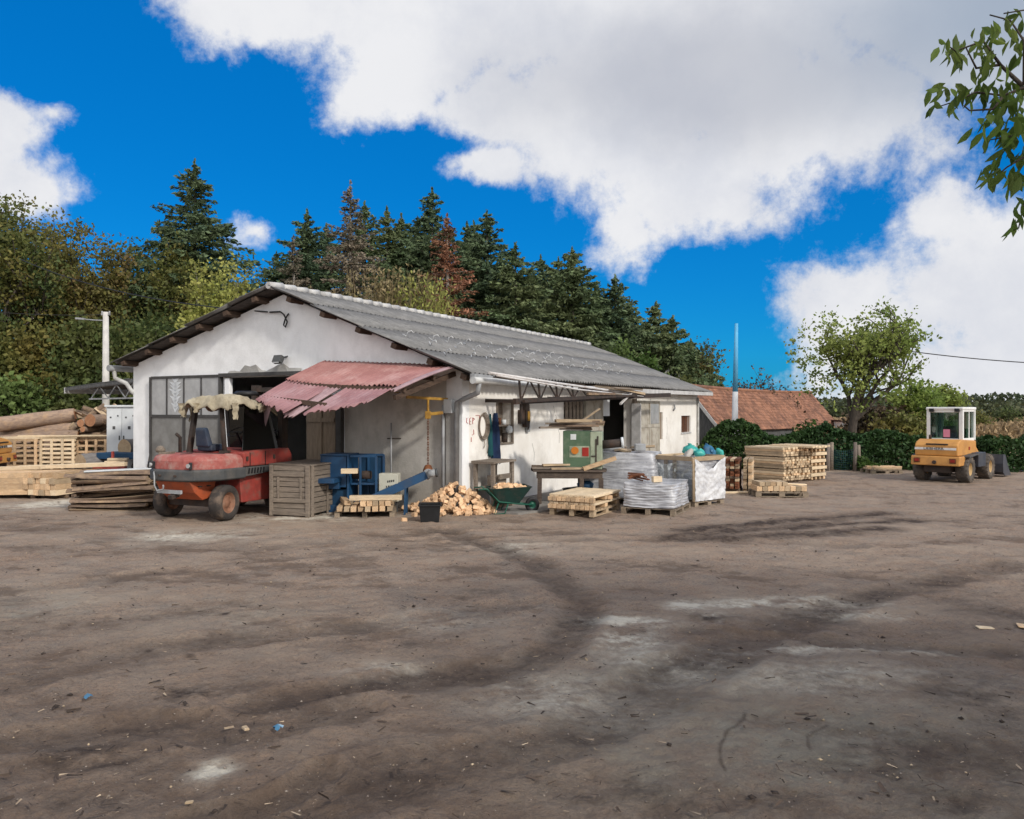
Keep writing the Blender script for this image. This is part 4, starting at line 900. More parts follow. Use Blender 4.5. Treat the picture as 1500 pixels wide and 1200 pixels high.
for k in range(nz + 1):
    for i in range(nx + 1):
        a, b = i / nx, k / nz; top = .93 - .30 * math.sin(math.pi * min(1, a * 1.05)) ** 1.5 * (.8 + .3 * mnoise.noise((a * 6, 3, 1)))
        z = -.02 + (top + .02) * b; vs.append((-.57 + 1.14 * a, -.612 - .035 * abs(mnoise.noise((a * 5, b * 5, 2))) - .02 * mnoise.noise((a * 18, b * 22, 4)) - .004 * math.sin(b * 31 + 3 * math.sin(a * 5)), z))
g = MB(); g.add(vs, [(k * (nx + 1) + i, k * (nx + 1) + i + 1, (k + 1) * (nx + 1) + i + 1, (k + 1) * (nx + 1) + i) for k in range(nz) for i in range(nx)], 0, True); g.build('torn_film', mt['wrapwhite'], wl, fix=False)
vs = []
for k in range(nz + 1):
    for i in range(nx + 1):
        a, b = i / nx, k / nz; z = .02 + (.80 + .04 * math.sin(a * 7)) * b; vs.append((-.605 - .02 * abs(mnoise.noise((a * 4, b * 6, 12))) - .012 * mnoise.noise((a * 12, b * 26, 14)), -.57 + 1.14 * a, z))
g = MB(); g.add(vs, [(k * (nx + 1) + i, k * (nx + 1) + i + 1, (k + 1) * (nx + 1) + i + 1, (k + 1) * (nx + 1) + i) for k in range(nz) for i in range(nx)], 0, True); g.build('clear_film', mt['clearfilm'], wl, fix=False)
for y in (-.05, .2): g = MB(); g.box((-.585, y, .5), (.02, .10, .9)); g.build('slat', mt['greywood'], wl, .004)
f3 = Frame(G(910, 738) + Vector((.12, .52, 0)), R(68))
pallet(f3, 1.3, 1.9, 'hidden pallet under the slumping grey wrapped load beside the green machine')
wrapped(f3.o, R(68), 1.3, 1.98, 1.04, 'slumping grey film wrapped load right beside the green machine', seed=14, lean=.0, ribs=12, taper=.17)
# things lying on the wrapped loads
def bag(px, py, Y, r, mat, label, seed, sq=(1.2, 1, .7)):
    g = MB(); g.lathe([(.02, -1), (.55, -.92), (.95, -.45), (1, 0), (.85, .5), (.5, .85), (.25, 1.0), (.3, 1.2), (.02, 1.25)], (0, 0, 0), (0, 0, 1), 22)
    g.v = [tuple(Vector((x * sq[0], y * sq[1], z * sq[2])) * r * (1 + .30 * mnoise.noise((x * 1.6 + seed, y * 1.6, z * 1.6)) + .16 * mnoise.noise((x * 5, y * 5 + seed, z * 5)))) for x, y, z in g.v]
    o = g.build('plastic_bag', mt[mat]); o.location = P(px - 1, py, Y); o.rotation_euler = (0, R(60) * (seed % 2), seed); return tag(o, label, 'bag')
bag(1012, 659, 18.6, .17, 'teal', 'crumpled bright teal plastic bag on the framed load, nearest the white wall', 2); bag(1026, 664, 18.3, .12, 'teal', 'small flattened teal plastic bag between the pale sack and the blue bag', 4)
bag(1041, 663, 19.2, .15, 'bluebag', 'blue plastic bag on the framed load beside the hedge', 5, (1.5, 1, .6)); bag(1055, 664, 19.4, .11, 'teal', 'teal blue bag at the right end of the row of bags', 7)
bag(1008, 668, 18.1, .13, 'sack', 'slack pale sack under the bright teal bag', 9, (1.5, 1, .5))
o = MB().tube([(0, 0, 0), (.5, .02, 0)], .07, 14).build('roller', mt['zinc']); o.location = f3(-.35, .45, 1.28); o.rotation_euler = (0, 0, R(-5)); tag(o, 'grey metal roller lying on the slumping wrapped load', 'roller')
for i in range(8):
    o = put('offcut', board_mesh('offcut', random.choice((.3, .45, .6)), .11, .05, ('tanwood', 'greywood', 'pallet')[i % 3]), f3(random.uniform(-.45, .3), random.uniform(-.55, .3), 1.23 + .03 * i * .4), (random.uniform(-.25, .25), random.uniform(-.2, .2), random.uniform(0, 3)), 'scrap of board in the jumble on top of the slumping wrapped load', 'offcut', 'scraps on the slumping load')
o = MB().box((0, 0, 0), (.24, .2, .16)).build('tin_box', mt['zinc'], None, .02); o.location = f3(-.4, -.5, 1.32); tag(o, 'small grey tin box at the right of the jumble on the slumping load', 'box')
# stack of reddish strips with bark
f = Frame(G(1070, 721) + Vector((-.02, .50, 0)), R(70))
for x in (-.4, .4): put('bearer', board_mesh('bearer', .85, .1, .1, 'slab'), f(x, 0, .05), (0, 0, f.rz + math.pi / 2), 'dark bearer under the stack of red brown strips', 'bearer', 'bearers under the red brown strips')
stack(f, 1.1, .84, .1, 12, .10, .062, ('redbark', 'redbark', 'slab', 'redbark', 'tanwood'), 'strip', 'narrow red brown strip with bark edges in the dark stack by the hedge', 'strip', 'red brown strips in the dark stack', gap=.012, ends=.06)
f = Frame(f(.15, -.62, 0), R(70)); stack(f, 1.0, .26, .0, 10, .10, .085, ('fresh', 'tanwood'), 'strip', 'pale strip in the narrow stack behind the red brown one', 'strip', 'pale strips behind the dark stack', ends=.05)
# big lumber stacks near the hedge
cn = G(1148, 709); f = Frame(cn + Vector((-.42, .56, 0)) + Vector((.56, .42, 0)), R(127))
for x in (-.5, .5): put('bearer', board_mesh('bearer', 1.35, .09, .08, 'slab'), f(x, 0, .04), (0, 0, f.rz + math.pi / 2), 'dark bearer under the tall tan timber stack', 'bearer', 'bearers under the tall tan stack')
stack(f, 1.36, 1.36, .08, 14, .098, .064, ('tanwood', 'fresh', 'tanwood', 'tanwood', 'fresh_pale'), 'timber', 'tan timber in the tall square stack in front of the hedge', 'timber', 'timbers in the tall tan stack', ends=.045, sticks=(5, .022, 'slab', 'dark thin spacer between layers of the tall tan stack'))
f = Frame(cn + Vector((1.35, 1.0, 0)) + Vector((-.18, .55, 0)), R(127 - 90))
for k in range(5):
    z = .02 + k * .215
    for i in range(3): put('timber', board_mesh('timber', .82, .33, .09, 'fresh_pale', i), f(.05 * (k % 2), -.35 + i * .35, z + .16), (0, 0, f.rz), 'pale smooth timber in the layered stack at the right end of the tall tan stack', 'timber', 'pale timbers in the layered stack')
    for i in range(4): put('spacer', board_mesh('spacer', 1.0, .09, .075, 'fresh'), f(-.33 + i * .22, 0, z + .055), (0, 0, f.rz + math.pi / 2), 'thick crosswise spacer in the layered stack of pale timbers', 'spacer', 'spacers in the layered pale stack')
for i in range(6): put('timber', board_mesh('timber', 1.5, .14, .05, 'fresh_pale', i % 3), cn + Vector((.5 + i * .13, .75 + i * .1, 1.08 + .012 * (i % 2))), (0, 0, R(127)), 'loose pale board lying across the top of the tall tan stack', 'board', 'loose boards on the tall tan stack')
# small pallet of blocks in front of it
f = Frame(G(1146, 728) + Vector((0, .35, 0)), R(-3)); pallet(f, 1.3, .8, 'low pallet under short beams in front of the tall tan stack')
stack(Frame(f(0, -.05, 0), f.rz + R(90)), .65, 1.24, .145, 1, .13, .125, ('fresh', 'tanwood'), 'beam', 'short square beam in the lower row before the tall tan stack', 'beam', 'lower row before the tall tan stack')
stack(Frame(f(-.22, -.05, 0), f.rz + R(93)), .65, .72, .275, 1, .13, .10, ('tanwood', 'fresh', 'tanwood'), 'beam', 'short square beam in the upper row before the tall tan stack', 'beam', 'upper row before the tall tan stack')
put('board', board_mesh('board', .62, .12, .03, 'fresh_pale'), f(.42, 0, .29), (0, .04, R(4)), 'single pale board at the right of the short beams', 'board')
put('board', board_mesh('board', .9, .14, .04, 'fresh_pale'), G(1072, 723) + Vector((0, 0, .03)), (0, 0, R(5)), 'pale board lying on the dirt at the foot of the red brown stack', 'board')
# low pallet by the hedge
f = Frame(G(1297, 694) + Vector((0, .3, 0)), R(4)); pallet(f, 1.1, .8, 'small pallet of boards alone at the foot of the hedge'); stack(f, 1.0, .7, .145, 2, .14, .05, ('tanwood', 'fresh'), 'board', 'tan board on the small pallet alone at the foot of the hedge', 'board', 'boards on the lone pallet', ends=.08, miss=.4)
# left: beams on bearers, two stacks
f = Frame(G(18, 731) + Vector((-.2, .6, 0)), R(12))
stack(f, 1.9, 1.1, .09, 4, .17, .135, ('fresh', 'tanwood', 'fresh'), 'beam', 'thick cream beam in the stack at the left edge of the yard', 'beam', 'thick beams at the left edge', ends=.12, miss=.2)
put('bearer', board_mesh('bearer', 1.1, .1, .09, 'slab'), f(.5, 0, .045), (0, 0, f.rz + R(90)), 'dark bearer under the thick cream beams at the left edge', 'bearer')
f = Frame(G(68, 731) + Vector((0, .75, 0)), R(90 - 14))
stack(f, 1.5, 1.02, .09, 4, .155, .135, ('fresh_pale', 'fresh', 'tanwood', 'fresh'), 'beam', 'thick cream beam with its end to the viewer beside the dark slab stack', 'beam', 'thick beams beside the dark slabs', ends=.07, miss=.15)
for i, (x, y, r_) in enumerate(((-.9, .1, 8), (-.35, .3, 12), (.3, .15, 5))): put('beam', board_mesh('beam', 2.1, .19, .09, 'fresh_pale'), G(68, 731) + Vector((x, 1.0 + y, .70 + .02 * i)), (0, R(-1.5), R(r_)), 'long pale beam lying across the top of the two left beam stacks', 'beam', 'long beams across the left stacks')
for x in (-.4, .4): put('bearer', board_mesh('bearer', 1.0, .1, .09, 'slab'), f(x, 0, .045), (0, 0, f.rz + R(90)), 'dark bearer under the beams beside the dark slab stack', 'bearer', 'bearers beside the dark slabs')
# bark slabs
f = Frame(G(158, 748) + Vector((0, .42, 0)), R(9))
def slab_mesh(L, w_, h, seed, mats=('slab', 'tanwood')):
    g = MB(); n_ = 9; vs = []
    for i in range(n_ + 1):
        x = -L / 2 + L * i / n_
        for j, (y, z) in enumerate(((-1, 0), (1, 0), (.8, .55), (.3, 1), (-.35, .95), (-.8, .5))):
            vs.append((x, y * w_ / 2 * (1 + .12 * mnoise.noise((x * 1.5, j, seed))), z * h * (1 + .25 * mnoise.noise((x * 2, j * 2., seed + 5))) + .05 * math.sin(x * 1.3 + seed)))
    g.add(vs, [(i * 6 + j, i * 6 + (j + 1) % 6, i * 6 + 6 + (j + 1) % 6, i * 6 + 6 + j) for i in range(n_) for j in range(1, 6)], 0, True)
    g.add(vs, [(i * 6, i * 6 + 1, i * 6 + 7, i * 6 + 6) for i in range(n_)] + [tuple(range(6))[::-1], tuple(n_ * 6 + j for j in range(6))], 1)
    o = g.build('slab', [mt[m] for m in mats]); me = o.data; bpy.data.objects.remove(o); return me
sms = [slab_mesh(1.55 + .12 * (i % 3), .22, .075, i * 3.7) for i in range(5)]
for k in range(8):
    for i in range(4):
        put('slab', sms[(k * 3 + i) % 5], f(random.uniform(-.12, .12) + .03 * (k % 2), -.42 + i * .27, .02 + k * .1), (R(180) if (k + i) % 3 == 0 else random.uniform(-.15, .15), R(random.uniform(-2.5, 1)), f.rz + random.uniform(-.05, .05)), 'rough brown slab board with bark in the dark stack left of the forklift', 'slab', 'bark slabs left of the forklift')
    for x in (-.62,):
        for y in (-.3, .1): put('spacer', board_mesh('spacer', .3, .1, .07, 'slab'), f(x - .12, y, .05 + k * .1), (0, 0, f.rz + R(90 + 12 * y)), 'dark wedge between the bark slabs at their left end', 'spacer', 'wedges between the bark slabs')
put('board', board_mesh('board', 1.5, .2, .03, 'cabinet'), f(.12, -.1, .86), (0, R(-2), f.rz + .03), 'pale weathered board on top of the dark slab stack', 'board')
# planks leaning on the hall corner
for i, (px, py, tx, ty, mm) in enumerate(((208, 714, 218, 652, 'tanwood'), (213, 718, 223, 664, 'greywood'), (200, 728, 208, 700, 'tanwood'))):
    a = G(px, py); b = P(tx, ty, a.y + .25); g = MB(); d = b - a; g.bar((0, 0, 0), d, .22 if i < 2 else .1, .03, up=(-.5, -.8, 0)); o = g.build('plank', mt[mm]); o.location = a
    tag(o, ('wide tan plank leaning against the left corner of the hall', 'grey plank leaning next to the big steel door', 'short tan stick propped against the bark slab stack')[i], 'plank')
put('plank', board_mesh('plank', .6, .5, .2, 'sack'), G(216, 727) + Vector((0, .3, .06)), (0, 0, .3), 'pale flat slab on the ground below the leaning planks', 'slab')
# slatted pallets stacked at the left, half hidden
def slat_crate(x, Y, L, D, label, rows=7, mat='fresh', rz=.1):
    t = thing('slatted_crate', label, 'slatted crate', (x, Y, 0), rz, 'slatted crates in the left row'); H = 1.2
    for i in range(4):
        xx = -L / 2 + .06 + i * (L - .12) / 3; 
        for sy in (-1, 1): g = MB(); g.box((xx, sy * (D / 2 + .03), H / 2), (.085, .03, H)); g.build('upright', mt[mat], t)
    g = MB()
    for k in range(rows): g.box((0, -D / 2, .12 + k * (H - .16) / (rows - 1)), (L, .03, .075), jit=.008)
    g.build('slats', mt[mat], t); g = MB()
    for k in range(rows): g.box((0, D / 2, .12 + k * (H - .16) / (rows - 1)), (L, .03, .075), jit=.008)
    g.build('slats', mt['tanwood'], t); g = MB()
    for k in range(rows):
        for sx in (-1, 1): g.box((sx * (L / 2 - .02), 0, .12 + k * (H - .16) / (rows - 1)), (.03, D - .03, .075), jit=.008)
    g.build('slats', mt['tanwood'], t)
    g = MB()
    for k in range(5): g.box((0, -D / 2 + .1 + k * (D - .2) / 4, H + .03), (L + .1, .19, .04), jit=.01)
    g.build('lid_boards', mt['fresh_pale'], t)
    g = MB()
    for k in range(2): g.box((-L * .2 + k * .5, 0, H * .32), (.4, D * .8, H * .55), (0, .05, .1))
    g.build('filling', mt['tanwood'], t); return t
slat_crate(P(42, 600, 27).x, 27, 1.15, 1.0, 'slatted cream crate right behind the small yellow loader', rz=.05); slat_crate(P(96, 600, 27.2).x, 27.2, 1.2, 1.0, 'slatted cream crate in the middle of the left row', 8, 'fresh_pale', .02); slat_crate(P(146, 600, 27.4).x, 27.4, 1.1, 1.0, 'slatted crate with a dark filling left of the cut log', 6, rz=-.02); slat_crate(P(186, 600, 28).x, 28, .95, 1, 'slatted crate nearest the hall wall', 6)
for i in range(6): put('board', board_mesh('board', 2.6, .16, .04, 'fresh_pale'), (P(60 + i * 22, 600, 26.8).x, 26.8 + .1 * (i % 3), 1.27 + .03 * (i % 2)), (0, R(-.6 + .5 * (i % 3)), R(3 - i)), 'long pale board laid over the tops of the slatted crates', 'board', 'boards over the slatted crates')
# round logs
def log(p, q, r, label, group=None, mat='bark', end='logend', n_=14):
    p, q = Vector(p), Vector(q); d = q - p; L = d.length; k = 10; g = MB(); vs = []
    for i in range(k + 1):
        for j in range(n_):
            t = 2 * math.pi * j / n_; rr = r * (1 - .10 * i / k) * (1 + .10 * mnoise.noise((math.cos(t) * 1.5, math.sin(t) * 1.5, i * .6 + p.x)))
            vs.append((L * i / k, rr * math.cos(t), rr * math.sin(t)))
    g.add(vs, [(i * n_ + j, i * n_ + (j + 1) % n_, i * n_ + n_ + (j + 1) % n_, i * n_ + n_ + j) for i in range(k) for j in range(n_)], 0, True)
    g.add(vs, [tuple(range(n_))[::-1], tuple(k * n_ + j for j in range(n_))], 1)
    o = g.build('log', [mt[mat], mt[end]]); o.location = p; o.rotation_euler = d.to_track_quat('X', 'Z').to_euler(); return tag(o, label, 'log', group)
Yl = 31
log(P(-2, 622, Yl - .3), P(110, 608, Yl + .6), .30, 'topmost long brown log of the left pile, red end to the viewer')
log(P(-60, 640, Yl), P(112, 629, Yl + .5), .31, 'long grey brown log just under the topmost one'); log(P(-60, 654, Yl - .5), P(118, 640, Yl), .33, 'thick long log low in the left pile, its right end farthest right')
log(P(-80, 660, Yl + .1), P(100, 656, Yl - .2), .36, 'lowest long log behind the slatted crates'); log(P(-70, 670, Yl - .9), P(110, 668, Yl - .8), .38, 'front bottom log of the left pile, mostly hidden by crates')
for px, py, r, lb in ((118, 620, .15, 'small log end with bright orange cut, upper of the two beside the long logs'), (121, 629, .11, 'smallest log with orange cut, lower of the two beside the long logs'), (132, 616, .24, 'log with a wide orange cut under the splintered slabs')):
    a = P(px, py, Yl - .4); log(a, a + Vector((.3, 2.2, 0)), r, lb)
log(P(182, 656.5, 24.2), P(182, 656.5, 24.2) + Vector((.9, 2.4, .05)), .27, 'thick short log with pale round cut beside the hall corner', None, 'bark_grey', 'logend_pale')
log(P(118, 681, 23.5), P(152, 677, 24.1), .33, 'thick grey log lying behind the beams left of the red trailer', None, 'bark_grey', 'logend_pale')
# heap of split slabs behind
rsl = random.Random(4)
for i in range(60):
    px = rsl.uniform(126, 172); Yh = Yl + rsl.uniform(.2, 1.6); top = 600 + 26 * abs((px - 140) / 40) ** 1.5; py = rsl.uniform(top, 645)
    L = rsl.uniform(.6, 1.5); put('slab', sms[i % 5], P(px, py, Yh), (rsl.uniform(0, 6.28), rsl.uniform(-.7, .7), rsl.uniform(-.5, 1.2)), 'splintered waste slab in the heap behind the slatted crates', 'slab', 'waste slabs behind the crates')
# ------------------------------------------------------------ vehicles
def wheel(parent, c, R_, wd, axis, tyre, rimm, lugs=0, hub=.55, name='wheel'):
    """tyre with shoulders and lugs, rim with a dished disc and bolts; axis along local y"""
    w_ = thing(name, None, None, c); w_.parent = parent
    ri = R_ * hub; g = MB(); h = wd / 2
    g.lathe([(ri, -h * .8), (ri * 1.1, -h * .95), (R_ * .86, -h), (R_ * .965, -h * .82), (R_, -h * .45), (R_, h * .45), (R_ * .965, h * .82), (R_ * .86, h), (ri * 1.1, h * .95), (ri, h * .8)], (0, 0, 0), (0, 1, 0), 36)
    for i in range(lugs):
        t = 2 * math.pi * i / lugs
        for s in (-1, 1):
            m = Matrix.Rotation(t + (.5 * 2 * math.pi / lugs if s > 0 else 0), 4, 'Y')
            p = [m @ Vector((0, s * h * a, R_ * b)) for a, b in ((.05, 1.0), (.98, .90))]
            g.bar(p[0], p[1] + (m @ Vector((R_ * .14, 0, 0))), R_ * .09, R_ * .10, up=m @ Vector((0, 0, 1)))
    g.build('tyre', tyre, w_)
    g = MB(); g.lathe([(ri * 1.02, -h * .82), (ri * .92, -h * .7), (ri * .88, -h * .35), (ri * .5, -h * .30), (ri * .42, -h * .55), (.001, -h * .58)], (0, 0, 0), (0, 1, 0), 28)
    g.lathe([(.001, h * .58), (ri * .42, h * .55), (ri * .5, h * .30), (ri * .88, h * .35), (ri * .92, h * .7), (ri * 1.02, h * .82)], (0, 0, 0), (0, 1, 0), 28)
    for i in range(8):
        t = 2 * math.pi * i / 8
        for s in (-1, 1): g.cyl((ri * .68 * math.cos(t), s * h * .3, ri * .68 * math.sin(t)), (ri * .68 * math.cos(t), s * h * .44, ri * .68 * math.sin(t)), ri * .06, 6)
    g.build('rim', rimm, w_); return w_
# ---- red forklift (x forward, y left)
fk = thing('forklift', 'worn red diesel forklift with a canvas covered roof guard before the doorway', 'forklift', (-6.38, 15.86, 0), R(66))
for sy in (-1, 1):
    o = wheel(fk, (0, sy * .74, .355), .355, .27, 0, mt['tyre'], mt['rim'], 0, .58); 
    if sy < 0: o.rotation_euler = (0, 0, R(8))
    else: o.rotation_euler = (0, 0, R(8))
    wheel(fk, (1.75, sy * .66, .42), .42, .34, 0, mt['tyre'], mt['rim'], 14, .55)
def rounded(g, outline, levels):     # stacked outlines, levels: (scale x toward, inset, z)
    n_ = len(outline); vs = []
    for ins, z in levels:
        cx = sum(p[0] for p in outline) / n_; cy = sum(p[1] for p in outline) / n_
        for x, y in outline:
            d = Vector((x - cx, y - cy)); L = d.length; k = (L - ins) / L; vs.append((cx + d.x * k, cy + d.y * k, z))
    m = len(levels)
    g.add(vs, [(i * n_ + j, i * n_ + (j + 1) % n_, i * n_ + n_ + (j + 1) % n_, i * n_ + n_ + j) for i in range(m - 1) for j in range(n_)] + [tuple(range(n_))[::-1], tuple((m - 1) * n_ + j for j in range(n_))])
cw = [(-.66, -.36), (-.58, -.55), (-.40, -.74), (-.15, -.84), (.42, -.85), (.42, .85), (-.15, .84), (-.40, .74), (-.58, .55), (-.66, .36), (-.68, 0)]
g = MB(); rounded(g, cw, [(.0, 1.02), (.01, 1.2), (.05, 1.27), (.16, 1.315)]); g.build('counterweight', mt['redtop'], fk, .025)
bd = [(-.70, -.38), (-.62, -.58), (-.42, -.78), (-.15, -.87), (.46, -.875), (.46, .875), (-.15, .87), (-.42, .78), (-.62, .58), (-.70, .38), (-.72, 0)]
g = MB(); rounded(g, bd, [(.05, .80), (.0, .83), (.0, 1.0), (.03, 1.035)]); g.build('bumper_band', mt['darkgrey'], fk, .015)
g = MB(); side_prism(g, [(.465, .84), (1.55, .92), (1.55, 1.03), (.465, 1.03)], -.865, .865); sk = g.build('side_skirt', mt['darkgrey'], fk, .012)
for sy in (-1, 1):
    for i in range(6): g = MB(); g.box((.55 + i * .085, sy * .872, .95), (.035, .016, .11), (0, R(12), 0)); g.build('vent_slot', mt['black'], sk)
g = MB(); side_prism(g, [(.425, 1.04), (1.42, 1.04), (1.38, 1.33), (1.0, 1.36), (.43, 1.33)], -.84, .84); g.build('hood', mt['red'], fk, .03)
g = MB(); side_prism(g, [(1.43, .95), (1.95, .95), (1.95, 1.22), (1.85, 1.36), (1.43, 1.36)], -.80, .80); g.build('cowl', mt['red'], fk, .02)
g = MB(); side_prism(g, [(-.50, .58), (-.30, .42), (.0, .47), (.05, .80), (-.62, .80)], -.48, .44); g.build('rear_frame', mt['orangered'], fk, .02)
g = MB(); side_prism(g, [(.50, .30), (1.6, .30), (1.6, .90), (.44, .82)], -.72, .72); g.build('chassis', mt['red'], fk, .02)
g = MB(); g.span((-.14, -.6, .27), (.14, .6, .44)); g.bar((-.55, -.1, .55), (-.75, -.1, .5), .12, .08); g.build('steer_axle', mt['rustdark'], fk, .01)
g = MB(); g.span((-.70, -.32, .57), (-.655, .3, .64)); g.tube([(-.72, .36, .98), (-.78, .28, .9), (-.76, .30, .72), (-.80, .18, .62), (-.76, .06, .66), (-.80, .02, .74)], .016, 6); g.build('tow_cable', mt['zinc'], fk)
for sy in (-1, 1):
    g = MB(); g.box((-.625 if sy < 0 else -.65, sy * .50, 1.115), (.06, .14, .13), (0, 0, R(-42 * -sy))); rl = g.build('rear_light', mt['black'], fk, .01)
    g = MB(); g.cyl((-.66, sy * .50, 1.115), (-.70, sy * .505, 1.115), .042, 12); g.build('lens', mt['paneglass'], rl)
g = MB(); g.tube([(.35, -.42, 1.30), (.42, -.26, 2.30)], .055, 6); g.bar((.28, -.44, 1.34), (.42, -.40, 1.34), .18, .05); g.build('roof_post', mt['rustdark'], fk)
g = MB(); g.bar((.36, .56, 1.30), (.48, .5, 2.30), .09, .09); g.build('roof_post', mt['rustdark'], fk)
for sy in (-1, 1): g = MB(); g.bar((1.62, sy * .66, 1.30), (1.40, sy * .55, 2.30), .07, .07); g.build('roof_post', mt['darkgrey'], fk)
g = MB(); g.bar((.46, .5, 2.31), (1.42, .55, 2.31), .07, .07); g.bar((.44, -.28, 2.31), (1.42, -.55, 2.31), .07, .07)
for i in range(5): g.bar((.5 + i * .22, -.5, 2.33), (.5 + i * .22, .52, 2.33), .05, .04)
g.build('roof_guard', mt['darkgrey'], fk)
# canvas lying over the roof guard
nx, ny = 44, 36; vs = []
for i in range(nx + 1):
    for j in range(ny + 1):
        a, b = i / nx, j / ny; x = .14 + a * 1.54; y = -.72 + b * 1.36; ex = max(0, .14 - a) / .14; ey = max(0, .16 - b, b - .86) / .16; e1 = max(0, a - .88) / .12
        z = 2.43 + .06 * math.sin(a * 5 + b * 2) - max(.30 * ex ** 1.4 * (.8 + .7 * mnoise.noise((b * 4, 1, 3))), .24 * ey ** 1.5 * (.9 + .35 * mnoise.noise((a * 5, 7, 2)))) - .1 * e1
        z += .06 * mnoise.noise((a * 4, b * 5, 1)) + .035 * abs(mnoise.noise((a * 11, b * 9, 2))) - .03 * abs(mnoise.noise((a * 24, b * 20, 3)))
        vs.append((x + .05 * mnoise.noise((a * 4, b * 5, 9)) + .07 * ex, y + .05 * mnoise.noise((a * 4, b * 5, 19)) * 1.5 + (-.08 if b > .5 else .08) * ey, z))
g = MB(); g.add(vs, [(i * (ny + 1) + j, (i + 1) * (ny + 1) + j, (i + 1) * (ny + 1) + j + 1, i * (ny + 1) + j + 1) for i in range(nx) for j in range(ny)], 0, True)
o = g.build('canvas_cover', mt['canvas'], fk, fix=False); o.modifiers.new('t', 'SOLIDIFY').thickness = .012
for (x_, y_, w2, h2, sd) in ((.30, .66, .30, .30, 1), (.50, .64, .16, .42, 2), (.40, -.66, .22, .34, 3), (1.1, -.72, .3, .2, 4), (.22, .2, .25, .2, 5)):
    vs = [];
    for k in range(9):
        for i in range(7):
            a, b = i / 6, k / 8; vs.append((x_ + (a - .5) * w2 * (1 - .45 * b) + .05 * mnoise.noise((b * 3, sd, a)), y_ + .05 * mnoise.noise((a * 3 + sd, b * 4, 2)) + .02 * math.sin(a * 9), 2.33 - h2 * b * (1 - .35 * abs(mnoise.noise((a * 5, sd, 7))))))
    g = MB(); g.add(vs, [(k * 7 + i, k * 7 + i + 1, k * 7 + i + 8, k * 7 + i + 7) for k in range(8) for i in range(6)], 0, True); g.build('canvas_rag', mt['canvas'], fk, fix=False)
g = MB(); g.add([(.55, -.70, 1.36), (1.55, -.68, 1.36), (1.42, -.57, 2.28), (.75, -.58, 2.28)], [(0, 1, 2, 3)]); o = g.build('side_screen', mt['darkglass'], fk, fix=False); o.modifiers.new('t', 'SOLIDIFY').thickness = .015
g = MB(); g.lathe([(.001, 0), (.24, 0), (.26, .05), (.20, .10), (.001, .10)], (1.28, -.12, 2.50), (0, 0, 1), 20); g.build('roof_lamp', mt['black'], fk)
g = MB(); g.box((.9, -.50, 2.10), (.11, .02, .2), (0, .1, .1)); g.build('yellow_tag', mt['yellow'], fk)
g = MB(); g.add([(1.60, -.64, 1.36), (1.60, .64, 1.36), (1.43, .53, 2.26), (1.43, -.53, 2.26)], [(0, 1, 2, 3)]); o = g.build('windscreen', mt['darkglass'], fk, fix=False); o.modifiers.new('t', 'SOLIDIFY').thickness = .02
g = MB(); g.bar((1.61, -.66, 1.37), (1.61, .66, 1.37), .05, .06); g.build('screen_frame', mt['darkgrey'], fk)
# seams, hoses, latches and grime-catching details
g = MB(); g.box((.10, 0, 1.318), (.012, 1.3, .012)); g.box((-.25, 0, 1.322), (.3, .012, .01)); g.build('hood_seam', mt['black'], fk)
g = MB(); g.span((.60, -.853, 1.05), (.612, -.838, 1.32)); g.span((1.05, -.853, 1.05), (1.062, -.838, 1.33)); g.build('panel_gap', mt['black'], fk)
for x in (.52, 1.32): g = MB(); g.box((x, -.852, 1.20), (.05, .03, .09)); g.build('latch', mt['rustdark'], fk, .006)
for k in range(3): g = MB(); g.tube([(1.5, -.55 + .08 * k, 1.36), (1.62, -.5 + .08 * k, 1.62 + .05 * k), (1.95, -.42 + .08 * k, 1.75), (2.15, -.3 + .05 * k, 1.4)], .018, 6); g.build('hose', mt['black'], fk)
g = MB(); g.tube([(.15, .60, 1.30), (.15, .60, 1.62), (.05, .60, 1.70)], .035, 8); g.build('exhaust', mt['rustdark'], fk)
for x, y in ((-.62, -.2), (-.62, .2), (-.5, -.46), (-.5, .46)): g = MB(); g.cyl((x - .05, y, .915), (x - .13, y * 1.02, .915), .022, 8); g.build('bolt', mt['rustdark'], fk)
g = MB()
for x in (-.40, -.18): g.box((x, -.10, .70), (.05, .9, .02))
g.tube([(-.3, -.4, .62), (-.1, -.2, .5), (.2, -.35, .55)], .02, 6); g.build('brake_line', mt['rustdark'], fk)
# seat, wheel, mast
st = thing('seat', None, None, (.50, .12, 1.34)); st.parent = fk
g = MB(); g.box((.02, 0, .07), (.40, .40, .14)); g.build('cushion', mt['seatblue'], st, .05, 3)
g = MB(); g.box((-.20, 0, .29), (.14, .38, .40), (0, R(-12), 0), taper=.75); g.build('backrest', mt['seatblue'], st, .06, 3)
g = MB(); g.lathe([(.175, -.012), (.19, 0), (.175, .012), (.163, 0), (.175, -.012)], (1.06, -.05, 1.72), (-.5, 0, .86), 22); g.bar((1.06, -.05, 1.72), (1.25, -.05, 1.38), .035, .035)
g.bar((1.06, -.22, 1.72), (1.06, .12, 1.72), .025, .02); g.build('steering_wheel', mt['black'], fk)
g = MB()
for y in (-.25, -.33, -.4): g.tube([(1.15, y, 1.36), (1.05, y, 1.56)], .012, 6); g.lathe([(.001, -.02), (.022, 0), (.001, .025)], (1.05, y, 1.57), (0, 0, 1), 8)
g.build('levers', mt['black'], fk)
g = MB()
for sy in (-1, 1): g.span((2.05, sy * .38 - .06, .15), (2.25, sy * .38 + .06, 2.75)); g.span((2.28, sy * .26 - .05, .15), (2.40, sy * .26 + .05, 2.6))
for z in (.5, 1.5, 2.6): g.span((2.06, -.318, z), (2.2, .318, z + .1))
g.build('mast', mt['rustdark'], fk)
g = MB(); g.span((2.45, -.6, .35), (2.52, .6, .8))
